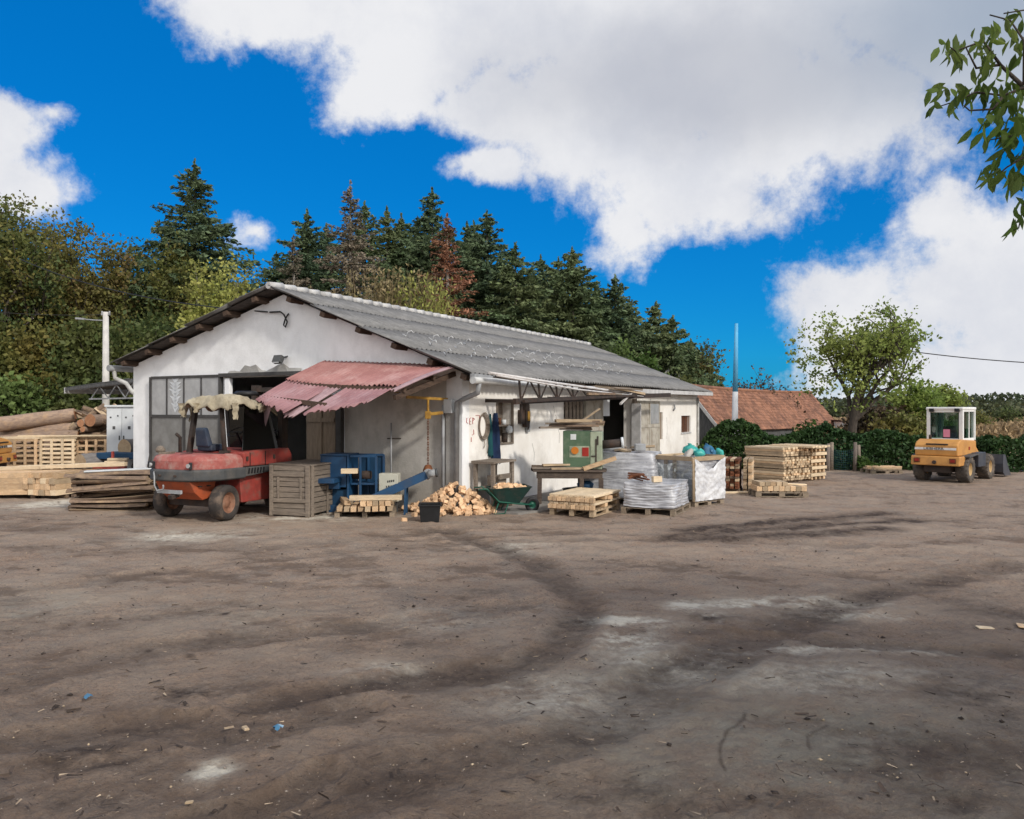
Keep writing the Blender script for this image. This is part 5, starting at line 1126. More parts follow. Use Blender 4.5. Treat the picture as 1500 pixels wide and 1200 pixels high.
for sy in (-1, 1): side_prism(g, [(2.53, .08), (3.6, .08), (3.6, .11), (2.6, .15), (2.6, .7), (2.53, .7)], sy * .35 - .06, sy * .35 + .06)
g.build('forks', mt['rustdark'], fk)
g = MB(); g.box((-.35, .42, 1.33), (.3, .2, .05), (0, 0, .4)); g.lathe([(.001, -.07), (.08, -.05), (.1, 0), (.05, .07), (.001, .08)], (-.42, .52, 1.40), (0, 0, 1), 12); g.build('cap', mt['greywood'], fk)

# ---- yellow wheel loader (x forward, y left)
def loader(label, loc, rz):
    t = thing('wheel_loader', label, 'wheel loader', loc, rz)
    for sx in (0, 1.9):
        for sy in (-1, 1): wheel(t, (sx, sy * .60, .40), .40, .34, 0, mt['tyre_l'], mt['rim_y'], 18, .48)
    g = MB(); side_prism(g, [(-.78, .52), (.42, .52), (.42, .80), (-.74, .80)], -.68, .68); g.build('counterweight', mt['orange'], t, .03)
    g = MB(); side_prism(g, [(-.66, .81), (.95, .81), (1.02, .95), (1.02, 1.24), (-.30, 1.30), (-.56, 1.22), (-.66, 1.12)], -.60, .60); en = g.build('engine_hood', mt['orange'], t, .035)
    g = MB(); g.span((-.668, -.56, .985), (-.658, .60, 1.055)); g.build('stripe', mt['cabwhite'], en)
    text_mesh('lettering', 'LIEBHERR', .10, mt['ink'], en, (-.673, .06, 1.02), (R(90), 0, R(-90))).scale = (1.35, 1, 1)
    g = MB(); g.span((-.60, -.33, 1.135), (-.662, .28, 1.175)); g.build('grille', mt['rustdark'], en)
    for sy in (-1, 1):
        g = MB(); g.span((-.795, sy * .50 - .09, .60), (-.74, sy * .50 + .09, .74)); rl = g.build('rear_light', mt['rust'], t, .01)
        g = MB(); g.span((-.802, sy * .50 - .06, .63), (-.794, sy * .50 + .06, .71)); g.build('lens', mt['lamp_red'], rl)
    g = MB(); g.cyl((-.84, 0, .62), (-.74, 0, .62), .055, 12); g.build('tow_hitch', mt['rustdark'], t)
    for sy in (-1, 1):
        g = MB(); side_prism(g, [(-.30, .80), (.36, .86), (.55, .86), (.55, .80), (.40, .82), (-.30, .76)], sy * .46, sy * .82); g.build('fender', mt['darkgrey'], t, .01)
        g = MB(); side_prism(g, [(.56, .45), (1.25, .45), (1.25, .88), (.56, .88)], sy * .50, sy * .80); g.build('step_box', mt['bucket'], t, .015)
    g = MB(); side_prism(g, [(-.6, .30), (2.3, .30), (2.3, .62), (-.6, .52)], -.36, .36); g.build('chassis', mt['rustdark'], t, .02)
    g = MB(); g.box((1.03, -.52, 1.18), (.1, .06, .1)); g.build('turn_light', mt['lamp_orange'], t, .01); g = MB(); g.box((.35, -.605, 1.02), (.1, .02, .1)); g.build('side_light', mt['lamp_red'], t, .008)
    # cab
    cb = thing('cab', None, None, (0, 0, 0)); cb.parent = t; x0, x1, y_, z0, z1 = .12, 1.20, .46, 1.25, 2.20
    g = MB(); p = .075
    for x in (x0, x1):
        for sy in (-1, 1): g.box((x, sy * y_, (z0 + z1) / 2), (p * 1.3, p * 1.5, z1 - z0))
    for sy in (-1, 1): g.box(((x0 + x1) / 2 + .1, sy * y_, (z0 + z1) / 2), (.045, .05, z1 - z0 - .01))
    for sy in (-1, 1): g.span((x0 + .05, sy * y_ - .045, z0 - .02), (x1 - .05, sy * y_ + .045, z0 + .07)); g.span((x0 + .05, sy * y_ - .045, z1 - .07), (x1 - .05, sy * y_ + .045, z1 - .005))
    for x in (x0, x1): g.span((x - .04, -y_ + .06, z0 - .02), (x + .04, y_ - .06, z0 + .06)); g.span((x - .04, -y_ + .06, z1 - .09), (x + .04, y_ - .06, z1 - .005))
    g.build('cab_frame', mt['cabwhite'], cb, .012)
    g = MB(); g.box(((x0 + x1) / 2, 0, z1 + .03), (x1 - x0 + .16, 2 * y_ + .14, .09)); g.build('cab_roof', mt['cabwhite'], cb, .035, 3)
    for sx in (x0, x1): g = MB(); g.span((sx - .008, -y_ + .05, z0 + .065), (sx + .008, y_ - .05, z1 - .095)); g.build('window', mt['cabglass'], cb)
    for sy in (-1, 1):
        for a, b in ((x0 + .055, .735), (.79, x1 - .055)): g = MB(); g.span((a, sy * y_ - .008, z0 + .075), (b, sy * y_ + .008, z1 - .075)); g.build('window', mt['cabglass'], cb)
        g = MB(); g.box((x0 - .07, sy * .36, z1 - .02), (.07, .14, .10)); g.build('work_lamp', mt['black'], cb, .012)
    g = MB(); g.span((x0 - .045, -y_ + .045, z0 + .055), (x0 - .041, -y_ + .075, z1 - .09)); g.span((x0 - .045, y_ - .075, z0 + .055), (x0 - .041, y_ - .045, z1 - .09)); g.build('window_seal', mt['black'], cb)
    g = MB(); g.box((.50, -.02, 1.42), (.12, .44, .55), (0, R(-8), 0), taper=.85); g.box((.7, -.02, 1.2), (.4, .44, .14)); g.build('driver_seat', mt['black'], cb, .04)
    g = MB(); g.box((x0 - .014, -.05, 1.47), (.004, .19, .24)); g.build('paper_notice', mt['pink'], cb)
    # arms and bucket
    g = MB()
    for sy in (-1, 1): side_prism(g, [(1.25, 1.02), (1.75, 1.08), (2.75, .42), (2.85, .25), (2.70, .22), (1.70, .86), (1.25, .86)], sy * .30 - .05, sy * .30 + .05)
    g.build('lift_arms', mt['orange'], t, .012)
    g = MB(); prof = [(2.75, .75), (2.70, .45), (2.74, .18), (2.9, .08), (3.55, .06), (3.55, .09), (2.95, .13), (2.80, .22), (2.76, .45), (2.81, .74)]
    side_prism(g, prof, -.85, .85)
    for sy in (-1, 1): side_prism(g, [(2.75, .76), (2.70, .45), (2.74, .17), (2.9, .06), (3.56, .05), (3.3, .30), (2.95, .74)], sy * .865 - .013, sy * .865 + .013)
    g.build('bucket', mt['bucket'], t)
    g = MB(); g.tube([(-.1, .35, 1.28), (-.1, .35, 1.42)], .04, 8); g.build('exhaust', mt['rustdark'], t)
    return t
loader('small orange yellow wheel loader with a white cab parked by the hedge', (13.25, 24.1, 0), R(43))
def dup_loader(): 
    src = [o for o in COL.objects if o.name.startswith('wheel_loader')][0]
    c = copy_tree(src); c['label'] = 'yellow loader at the left edge, only its rear corner and one wheel showing'
    c.location = P(-28, 600, 24.8); c.location.z = 0; c.rotation_euler = (0, 0, R(190)); return c
dup_loader()
# ------------------------------------------------------------ yard equipment
# wheelbarrow (x towards its wheel)
wb = thing('wheelbarrow', 'dark green wheelbarrow filled with sawn blocks by the wall', 'wheelbarrow', G(745, 751.5), R(14)); wb.scale = (.84, .84, .88)
g = MB(); vs = []
for hw, x0, x1, z in ((.17, -.28, .22, .24), (.36, -.50, .50, .60)): vs += [(x0, -hw, z), (x1, -hw, z + (.04 if z > .5 else 0)), (x1, hw, z + (.04 if z > .5 else 0)), (x0, hw, z)]
g.add(vs, [(0, 1, 2, 3), (0, 4, 5, 1), (1, 5, 6, 2), (2, 6, 7, 3), (3, 7, 4, 0)]); o = g.build('tray', mt['barrow'], wb, .03, 2, fix=False); o.modifiers.new('t', 'SOLIDIFY').thickness = .012
g = MB(); g.tube([(-.51, -.37, .61), (.51, -.37, .65), (.51, .37, .65), (-.51, .37, .61), (-.51, -.37, .61)], .014, 6); g.build('tray_rim', mt['barrow'], wb)
for sy in (-1, 1):
    g = MB(); g.tube([(.62, sy * .07, .19), (.30, sy * .16, .22), (-.30, sy * .24, .30), (-.62, sy * .28, .62), (-.84, sy * .29, .60)], .018, 8); g.build('handle', mt['barrowleg'], wb)
    g = MB(); g.tube([(-.30, sy * .20, .28), (-.42, sy * .25, .02), (-.16, sy * .25, .02), (-.06, sy * .20, .24)], .017, 8); g.build('leg', mt['barrowleg'], wb)
wheel(wb, (.62, 0, .185), .185, .09, 0, mt['black'], mt['barrowleg'], 0, .5)
for i in range(46):
    x, y = random.uniform(-.36, .38), random.uniform(-.24, .24)
    put('wood_block', bms[i % 6], wb.location + Matrix.Rotation(R(14), 3, 'Z') @ Vector((x * .84, y * .84, .465 + .10 * (1 - (x / .45) ** 2) * (1 - (y / .3) ** 2) + random.uniform(0, .05))), (random.uniform(-.6, .6), random.uniform(-.6, .6), random.uniform(0, 6)), 'small sawn block heaped in the tray of the green wheelbarrow', 'wood block', 'blocks in the wheelbarrow')
# rough shelf stand against the wall
sh = thing('shelf_stand', 'rough grey wooden stand with shelves at the corner of the long wall', 'stand', B(.75, -.34, .045), BANG)
for x in (-.42, .42):
    for y in (-.24, .2): g = MB(); g.box((x, y, .5), (.09, .07, 1.0), jit=.006); g.build('leg', mt['greywood'], sh)
g = MB(); g.box((0, -.02, 1.01), (1.0, .58, .05), jit=.01); g.build('top', mt['greywood'], sh)
g = MB(); g.box((0, -.02, .45), (.95, .5, .04), jit=.01); g.build('shelf', mt['greywood'], sh)
g = MB(); g.box((.1, -.24, .68), (.5, .03, .10), jit=.01); g.box((.12, -.02, .58), (.34, .3, .22), jit=.01); g.build('drawer', mt['greywood'], sh)
g = MB(); g.box((-.05, -.26, .23), (.8, .03, .38), jit=.01); g.build('front_board', mt['slab'], sh)
o = put('paper_bundle', board_mesh('paper_bundle', .34, .22, .06, 'cabinet'), B(.72, -.62, .52), (.3, .1, BANG), 'pale folded paper bundle on the middle board of the rough stand', 'paper')
# workclothes and tools on the wall
def cloth(u0, z0, w_, h, mat, label, seed, d=.12):
    g = MB(); nx, nz = 14, 22; vs = []
    for side in (0, 1):
        for k in range(nz + 1):
            for i in range(nx + 1):
                a, b = i / nx, k / nz; ww = w_ * (.32 + .68 * min(1, b * 2.2)) * (1 - .12 * b)
                y = -.03 - (d * (1 - abs(2 * a - 1) ** 2) * (.5 + .5 * b) * (1 if side else .1)) - .02 * math.sin(a * 19 + seed) * b * side
                vs.append((u0 + (a - .5) * ww + .02 * mnoise.noise((b * 4, seed, a)), y, z0 - h * b * (1 - .07 * math.sin(a * 9 + seed) ** 2)))
    q = nx + 1; n_ = (nz + 1) * q; fs = []
    for s in (0, 1):
        for k in range(nz):
            for i in range(nx):
                f = (s * n_ + k * q + i, s * n_ + k * q + i + 1, s * n_ + (k + 1) * q + i + 1, s * n_ + (k + 1) * q + i); fs.append(f if s else f[::-1])
    g.add(vs, fs, 0, True); o = g.build('work_coat', mt[mat], None); o.location = C0; o.rotation_euler = (0, 0, BANG); return tag(o, label, 'coat')
cloth(1.37, 2.12, .40, 1.18, 'cloth', 'dark blue work coat hanging beside the niche in the long wall', 1); cloth(1.14, 2.10, .16, 1.0, 'cloth_teal', 'narrow teal work cloth hanging left of the dark blue coat', 4, .07)
def on_wall(o, u, v, z, rz=0): o.location = B(u, v, z); o.rotation_euler = (0, 0, BANG + rz); return o
g = MB()
for k in range(4): g.tube([((.17 + .015 * k) * math.cos(t) + .01 * k, -.02 - .012 * k, (.24 + .02 * k) * math.sin(t)) for t in np.linspace(0, 6.283, 25)], .012, 5)
g.tube([(.02, -.03, -.25), (.06, -.04, -.42), (.03, -.03, -.5)], .01, 5); g.tube([(.15, -.03, -.1), (.2, -.04, -.45), (.18, -.03, -.62)], .01, 5)
tag(on_wall(g.build('cable_coil', mt['greywood']), .82, -.005, 1.83), 'coil of grey cable hung on the wall between red writing and blue coat', 'cable coil')
g = MB(); g.box((0, -.05, 0), (.2, .09, .34)); g.box((.2, -.07, .06), (.16, .12, .62)); g.tube([(.3, -.1, .3), (.34, -.1, -.1), (.3, -.08, -.32)], .02, 6)
tb = on_wall(g.build('switch_board', mt['rustdark'], None, .012), 2.62, -.005, 2.02); tag(tb, 'dark switch boxes with a yellow front right of the wall niche', 'switch box')
g = MB(); g.box((.22, -.145, .02), (.11, .02, .24)); g.build('cover', mt['yellowsteel'], tb, .006)
g = MB(); g.box((.36, -.04, -.2), (.14, .06, .35)); g.build('meter', mt['zinc'], tb, .01)
def junk(u, z, r, h, mat, label, name='tin_can'):
    g = MB(); g.lathe([(.001, 0), (r, 0), (r * 1.03, h * .5), (r, h), (r * .8, h), (.001, h * .97)], (0, 0, 0), (0, 0, 1), 14); tag(on_wall(g.build(name, mt[mat]), u, .08, z), label, name.replace('_', ' '))
junk(1.62, 1.84, .05, .13, 'cabinet', 'white tin on the niche shelf, nearest the blue coat'); junk(1.78, 1.84, .035, .16, 'rust', 'rust red bottle on the niche shelf between two white tins', 'bottle'); junk(1.98, 1.84, .055, .12, 'cabinet', 'white tin on the niche shelf, right of the rusty bottle')
junk(1.70, 1.425, .08, .16, 'greywood', 'grey pot at the bottom of the wall niche', 'pot'); junk(2.02, 1.425, .07, .22, 'rustdark', 'dark rusty pot at the bottom right of the wall niche', 'pot')
g = MB(); g.lathe([(.02, -1), (.8, -.7), (1, 0), (.7, .7), (.05, 1)], (0, 0, 0), (0, 0, 1), 12); g.v = [tuple(Vector(v) * .1 * (1 + .3 * mnoise.noise(Vector(v) * 2))) for v in g.v]; tag(on_wall(g.build('rag', mt['cabinet']), 2.12, .02, 1.72), 'white rag bunched over the niche edge', 'rag')
# workbench with the green machine
wk = thing('workbench', 'dark heavy workbench carrying the green machine', 'workbench', Vector((1.32, 18.25, 0)), R(-2))
g = MB()
for i in range(4): g.box((0, -.33 + i * .22, .80 + .008 * (i % 2)), (1.66 + .05 * (i % 3), .2, .05), jit=.008)
g.build('top', mt['darkbench'], wk); g = MB(); g.box((0, -.36, .70), (1.5, .06, .14)); g.box((0, .36, .70), (1.5, .06, .14)); g.build('apron', mt['darkbench'], wk)
for x in (-.68, .28, .72):
    for y in (-.34, .34): g = MB(); g.box((x, y, .32), (.10, .09, .64), jit=.006); g.build('leg', mt['darkbench'], wk)
def mplace(g_, name, mat, loc, rz, label, cat, bevel=.0): o = g_.build(name, mt[mat], None, bevel); o.location = loc; o.rotation_euler = (0, 0, rz); return tag(o, label, cat)
for i, (x, y, z, r_, L, mm) in enumerate(((1.0, 18.0, .86, 4, 1.1, 'greywood'), (.95, 18.25, .88, -6, 1.0, 'slab'), (1.35, 17.95, .855, 1, .9, 'tanwood'), (1.1, 18.1, .93, 9, .8, 'tanwood'))):
    mplace(MB().box((0, 0, 0), (L, .16, .04), jit=.008), 'board', mm, (x, y, z), R(r_), 'scrap board lying on the left half of the workbench', 'board').__setitem__('group', 'scrap boards on the workbench')
mplace(MB().bar((0, 0, 0), (.75, .1, .24), .10, .09), 'beam', 'fresh', (1.62, 17.84, .85), 0, 'pale beam propped slanting against the foot of the green machine', 'beam')
gm = thing('green_machine', 'worn green enamel saw cabinet with round orange button on the workbench', 'machine', (1.62, 18.32, .83), R(-10))
g = MB(); g.box((-.09, 0, .44), (.62, .62, .88)); g.build('cabinet', mt['greenm'], gm, .02)
g = MB(); g.box((.36, -.02, .43), (.27, .56, .86)); g.build('side_panel', mt['greenpale'], gm, .02)
g = MB(); g.box((-.16, -.313, .74), (.13, .012, .13)); g.build('plate', mt['cabinet'], gm, .004)
g = MB(); g.box((-.02, -.312, .40), (.46, .012, .26)); g.build('control_panel', mt['greenpale'], gm, .004)
g = MB(); g.cyl((-.12, -.31, .43), (-.12, -.35, .43), .085, 18); g.build('button', mt['lamp_orange'], gm); g = MB(); g.box((.12, -.325, .40), (.15, .015, .2)); g.build('warning_plate', mt['lamp_red'], gm, .004)
g = MB(); g.box((.36, -.305, .42), (.03, .02, .55)); g.box((.30, -.305, .3), (.10, .02, .03)); g.box((.40, -.305, .66), (.03, .02, .2)); g.build('hinge', mt['rustdark'], gm)
g = MB(); g.cyl((.45, -.05, .55), (.95, -.02, .60), .10, 14); g.build('dust_pipe', mt['rustdark'], gm); g = MB(); g.lathe([(.10, -.03), (.13, -.03), (.13, .03), (.10, .03)], (.95, -.02, .60), (1, .05, .1), 16); g.build('pipe_rim', mt['cabinet'], gm)
for i in range(10):
    L = random.uniform(.5, 1.3); mplace(MB().box((0, 0, 0), (L, random.uniform(.08, .18), random.uniform(.025, .06)), jit=.01), 'board', ('slab', 'tanwood', 'greywood', 'slab')[i % 4], (1.36 + random.uniform(-.25, .35), 18.2 + random.uniform(-.25, .25), 1.745 + .022 * i), R(random.uniform(-22, 22)), 'scrap board in the untidy layer on top of the green machine', 'board')['group'] = 'scrap boards on the green machine'
mplace(MB().bar((0, 0, 0), (.62, .1, .42), .13, .03), 'board', 'tanwood', (1.42, 18.2, 1.80), 0, 'wide board tilted up against the wall above the green machine', 'board')
t = thing('tub', 'round black tub under the workbench', 'tub', (1.5, 18.1, .0)); g = MB(); g.lathe([(.001, .01), (.27, .01), (.33, .36), (.35, .38), (.31, .38), (.25, .05), (.001, .05)], (0, 0, 0), (0, 0, 1), 24); g.build('body', mt['black'], t); g = MB(); g.lathe([(.001, 0), (.16, .0), (.2, .14), (.12, .2), (.001, .21)], (.2, .1, .34), (0, 0, 1), 16); g.build('content', mt['bluedark'], t)
wd_ = MB(); rs = np.random.RandomState(3)
# blue machine under the canopy
bm_ = thing('blue_machine', 'open blue steel machine housing under the red canopy', 'machine', Vector((P(517, 600, 16.95).x, 16.95, 0)), R(-7)); bm_.scale = (.86, 1, 1)
g = MB(); g.box((-.36, -.30, .88), (.62, .03, .66)); g.box((-.69, 0, .62), (.03, .66, 1.2)); g.box((.0, -.02, .62), (.05, .64, 1.21)); g.box((-.34, .32, .62), (.66, .03, 1.18)); g.box((-.34, 0, 1.235), (.74, .70, .03)); g.box((-.36, -.30, .09), (.62, .03, .16)); g.build('housing', mt['blue'], bm_, .008)
g = MB(); g.box((-.40, -.55, .72), (.46, .46, .10)); g.box((-.40, -.36, .60), (.40, .10, .16)); g.build('feed_table', mt['blue'], bm_, .01)
g = MB()
for x in (.30, .70): g.box((x, -.28, .62), (.05, .05, 1.2)); g.box((x, .28, .62), (.05, .05, 1.2))
g.box((.36, -.28, 1.21), (.66, .045, .05)); g.box((.36, .28, 1.21), (.66, .045, .05)); g.box((.36, -.01, .62), (.62, .5, .04)); g.build('side_frame', mt['blue'], bm_, .006)
g = MB(); g.span((.04, .30, .1), (.72, .33, 1.18)); g.build('back_sheet', mt['bluedark'], bm_)
g = MB(); g.box((-.34, .02, .30), (.58, .5, .40)); g.build('motor_cover', mt['bluedark'], bm_, .03); g = MB(); g.cyl((.06, -.1, .80), (.50, -.1, .80), .09, 14); g.build('spindle', mt['rustdark'], bm_)
mplace(MB().box((0, 0, 0), (.34, .12, .10)), 'wood_block', 'fresh_pale', P(512, 690, 16.4), .1, 'pale block lying on the feed table of the blue machine', 'wood block')
cbx = thing('control_box', 'cream steel switch cabinet with black marks beside the blue conveyor', 'control box', G(571, 743), R(-6))
cbx.location = Vector((P(571, 600, 16.9).x, 16.9, 0))
g = MB(); g.box((0, 0, .53), (.42, .24, .60)); g.build('cabinet', mt['creambox'], cbx, .015)
for x in (-.16, .16): g = MB(); g.box((x, 0, .12), (.04, .04, .24)); g.build('leg', mt['darkgrey'], cbx)
g = MB()
for i in range(4): g.box((-.01 + i * .042, -.122, .66 + .006 * i), (.026, .004, .045), (0, .2, 0))
for i in range(4): g.box((-.04 + i * .05, -.122, .55 + .006 * i), (.02 + .01 * (i % 2), .004, .04))
g.build('marking', mt['ink'], cbx)
cv = thing('conveyor', 'slanting blue belt conveyor rising towards the block heap', 'conveyor', (0, 0, 0), 0)
a, b = P(545, 731, 16.5), P(626, 695, 16.75); a.z = max(a.z, .18); cv.location = a; d = b - a
g = MB()
for s in (-1, 1): g.bar(Vector((0, s * .17, 0)), d + Vector((0, s * .17, 0)), .03, .17)
g.build('side_rail', mt['blue'], cv, .006); g = MB(); g.bar((0, 0, .0), d, .30, .05); g.build('belt', mt['black'], cv)
g = MB(); L_ = d * .62
for s in (-.15, .15): g.bar(L_ + Vector((0, s, -.05)), Vector((L_.x, s, -a.z + .0)), .04, .04)
g.build('stand', mt['bluedark'], cv)
g = MB(); g.cyl(d + Vector((.03, -.16, .03)), d + Vector((.03, .18, .03)), .10, 16); g.cyl(d + Vector((.05, -.22, .03)), d + Vector((.2, -.22, .05)), .08, 14); g.build('drive_motor', mt['zinc'], cv); g = MB(); g.cyl(d + Vector((.2, -.22, .05)), d + Vector((.24, -.22, .055)), .09, 14); g.build('fan_cover', mt['darkgrey'], cv)
# rusty chain hoist from the jib to the conveyor head
tp_ = P(627, 606, 16.72); bt_ = P(627, 690, 16.72)
t = thing('chain_hoist', 'rusty chain with hook hanging from the yellow jib to the blue conveyor', 'chain', tp_)
g = MB(); k = 22
for i in range(k):
    z = -(tp_.z - bt_.z) * i / k; L = (tp_.z - bt_.z) / k
    ax = (1, 0) if i % 2 else (0, 1)
    g.tube([(ax[0] * .018 * math.cos(t_), ax[1] * .018 * math.cos(t_), z - L * .5 + L * .68 * math.sin(t_)) for t_ in np.linspace(0, 6.283, 9)], .007, 5, cap=False)
g.build('chain', mt['rust'], t); g = MB(); g.box((0, 0, -.03), (.12, .1, .16)); g.cyl((0, 0, 0), (0, 0, .32), .028, 8); g.bar((-.05, 0, -.02), (.32, .03, .02), .05, .07); g.build('hoist_block', mt['yellowsteel'], t, .01)
zz = bt_.z - tp_.z; g = MB(); g.lathe([(.001, -.1), (.09, -.08), (.11, 0), (.07, .1), (.001, .12)], (0, 0, zz + .02), (0, 0, 1), 12); g.tube([(0, 0, zz - .06), (.05, 0, zz - .13), (.0, 0, zz - .18), (-.05, 0, zz - .12)], .016, 6); g.build('hook', mt['rust'], t)
t = thing('pipe_standpipe', 'thin grey standing pipe with a valve against the gable wall', 'pipe', Vector((P(573, 600, 17.6).x, 17.6, 0)))
g = MB(); g.cyl((0, 0, 0), (0, 0, 1.9), .018, 8); g.build('pipe', mt['zinc'], t); g = MB(); g.cyl((-.09, 0, 1.55), (.22, 0, 1.55), .014, 6); g.lathe([(.001, -.03), (.04, 0), (.001, .03)], (0, 0, .75), (0, 0, 1), 8); g.build('valve', mt['rustdark'], t)
# electrical cabinet, poles, wires
ec = thing('electrical_cabinet', 'tall pale grey two door electrical cabinet beside the hall corner', 'cabinet', Vector((P(183, 600, 25.2).x, 25.2, 0)), R(4))
g = MB(); g.box((0, 0, 1.15), (.95, .45, 2.26)); g.build('body', mt['cabinet'], ec, .015); g = MB(); g.box((0, -.02, 2.31), (1.03, .55, .06)); g.build('roof', mt['cabinet'], ec, .01)
for x in (-.235, .235):
    g = MB(); g.box((x, -.235, 1.15), (.44, .03, 2.15)); dd = g.build('door', mt['cabinet'], ec, .006); g = MB(); g.box((x + .0, -.254, 1.62), (.08, .012, .1)); g.box((x - .1, -.254, 1.95), (.05, .01, .05)); g.box((x + .12, -.254, 2.0), (.04, .01, .05)); g.build('sign_plate', mt['darkgrey'], dd)
    g = MB(); g.box((x + (.17 if x < 0 else -.17), -.262, 1.3), (.03, .03, .14)); g.build('handle', mt['darkgrey'], dd)
up = thing('utility_pole', 'pale concrete utility pole with a lamp arm in front of the wood', 'pole', Vector((P(155, 600, 34).x, 34, 0)))
g = MB(); g.tube([(0, 0, 0), (0, 0, 6.42)], [.17, .115], 14); g.build('shaft', mt['concrete'], up); g = MB(); g.tube([(0, 0, 6.05), (-.5, 0, 6.07), (-.95, -.1, 6.10)], .028, 8); g.box((-1.05, -.1, 6.12), (.36, .16, .08), (0, .08, 0)); g.build('lamp_arm', mt['zinc'], up); g = MB(); g.box((0, 0, 6.32), (.36, .1, .08)); g.cyl((.16, 0, 6.32), (.16, 0, 6.46), .035, 8); g.cyl((-.16, 0, 6.32), (-.16, 0, 6.46), .035, 8); g.build('insulator', mt['zinc'], up)
pw = thing('utility_pole', 'slim white pole with bluish upper half in front of the red tiled roof', 'pole', Vector((P(1076, 600, 36).x, 36, 0)))
ztop = P(1078, 474, 36).z; zm = P(1078, 574, 36).z
g = MB(); g.tube([(0, 0, 0), (.03, 0, zm)], [.165, .125], 14); g.build('shaft', mt['polewhite'], pw); g = MB(); g.tube([(.03, 0, zm), (.085, 0, ztop)], [.122, .075], 14); g.build('upper_shaft', mt['poleblue'], pw)
def cable(p, q, sag, r, label, n_=18, name='overhead_cable'):
    p, q = Vector(p), Vector(q); g = MB(); pts = [p.lerp(q, i / n_) - Vector((0, 0, sag * 4 * (i / n_) * (1 - i / n_))) for i in range(n_ + 1)]
    g.tube(pts, r, 5); return tag(g.build(name, mt['wire']), label, 'cable')
hook = B(-.1, 5.62, 4.62)
cable(P(30, 380, 30), hook, .35, .017, 'dark twisted cable running from the trees down to the gable peak'); cable(P(-60, 452, 33), P(155, 461, 34), .12, .016, 'thin dark cable running left from the top of the concrete pole')
cable(P(1335, 515, 34), P(1560, 534, 34), .08, .022, 'dark cable crossing the cloud right of the walnut tree')
# red trailer with a dark bed behind the slab stack
tl = thing('flat_trailer', 'low trailer with a red drawbar and dark blue bed carrying a log', 'trailer', Vector((P(178, 600, 24.0).x, 24.0, 0)), R(-8))
g = MB(); g.box((.1, .3, .80), (1.3, 1.4, .18)); g.build('bed', mt['bluedark'], tl, .01); g = MB(); g.bar((-.85, -.5, .5), (.5, -.55, .5), .12, .16); g.bar((.1, -.56, .55), (.1, -.56, .95), .06, .06); g.build('drawbar', mt['red'], tl)
for y in (-.32, .95): wheel(tl, (.05, y, .33), .33, .2, 0, mt['tyre'], mt['rim'], 0, .5)
put('board', board_mesh('board', .6, .2, .08, 'fresh_pale'), tl.location + Vector((.15, -.62, .63)), (0, 0, .0), 'short pale board on the red drawbar of the trailer', 'board'); put('board', board_mesh('board', .55, .2, .07, 'fresh_pale', 1), tl.location + Vector((.2, -.60, .715)), (0, 0, .1), 'upper short pale board stacked over another on the red drawbar', 'board')
# tan offcuts and litter lying in the yard
for i, (px, py, s, mm, lb) in enumerate(((1443, 923, .07, 'fresh_pale', 'small pale offcut lying alone on the dirt near the right edge'), (1497, 920, .08, 'fresh', 'tan offcut on the dirt cut by the right edge'), (360, 1072, .032, 'tanwood', 'small tan chip on the dirt in the left foreground'), (277, 1182, .018, 'tanwood', 'tiny tan chip at the bottom left of the yard'))):
    put('wood_offcut', board_mesh('wood_offcut', s * 2.2, s, .014, mm, i), G(px, py) + Vector((0, 0, .025)), (.05, .05, i * 1.1), lb, 'wood offcut')
for i, (px, py, s) in enumerate(((407, 1071, .032), (128, 1025, .03))):
    g = MB(); g.add([(s * math.cos(a) * (1 + .5 * math.sin(a * 3 + i)), .7 * s * math.sin(a), .012 + .012 * math.sin(a * 2.3)) for a in np.linspace(0, 6.0, 11)] + [(0, 0, .04)], [(j, (j + 1) % 11, 11) for j in range(11)]); o = g.build('plastic_scrap', mt['bluebag']); o.location = G(px, py) + Vector((0, 0, .01)); tag(o, ('torn blue plastic scrap on the dirt in the middle foreground', 'faded blue plastic scrap on the dirt at the left')[i], 'plastic scrap')
# ------------------------------------------------------------ barn, sheds, fence
bn = thing('tiled_barn', 'low old barn with a large red clay tile roof behind the hedge', 'barn', (8.87, 40, 0), math.atan2(.79, .61))
RZ, EZ, HW, BL = 3.40, 1.16, 1.86, 20.6
sl_ = math.hypot(RZ - EZ, HW); th_ = math.atan2(RZ - EZ, HW)
rs = random.Random(3)
for side in (-1, 1):
    g = MB(); rows = 14; step = sl_ / rows
    for r in range(rows):
        for i in range(int(BL / .30)):
            x = .15 + i * .30 + (.15 if r % 2 else 0); d = (r + .5) * step; sag = .10 * math.sin(math.pi * x / BL) + .04 * mnoise.noise((x * .4, r * .2, 1))
            y = side * (HW - d * math.cos(th_)); z = EZ + d * math.sin(th_) - sag + .02
            g.box((x, y, z), (.285, step * 1.25, .03), ((th_ - .06) * -side + rs.uniform(-.03, .03), 0, rs.uniform(-.04, .04)))
    g.build('roof', mt['tile'], bn)
g = MB(); g.tube([(x, 0, RZ + .02 - .10 * math.sin(math.pi * x / BL)) for x in np.linspace(0, BL, 20)], .11, 8); g.build('ridge_tiles', mt['tile'], bn)
g = MB(); m6 = Matrix(((0, 0, 1, 0), (1, 0, 0, 0), (0, 1, 0, 0), (0, 0, 0, 1))); g.prism([(-HW + .2, 0), (HW - .2, 0), (HW - .2, EZ), (0, RZ - .15), (-HW + .2, EZ)], .1, m6); g.build('gable_wall', mt['barnwood'], bn)
g = MB()
for i in range(13): y = -1.6 + i * .27; g.box((-.01, y, (EZ + (RZ - EZ) * (1 - abs(y) / HW)) / 2 - .1), (.03, .02, EZ + (RZ - EZ) * (1 - abs(y) / HW) - .25))
g.build('cover_strips', mt['barnwood'], bn)
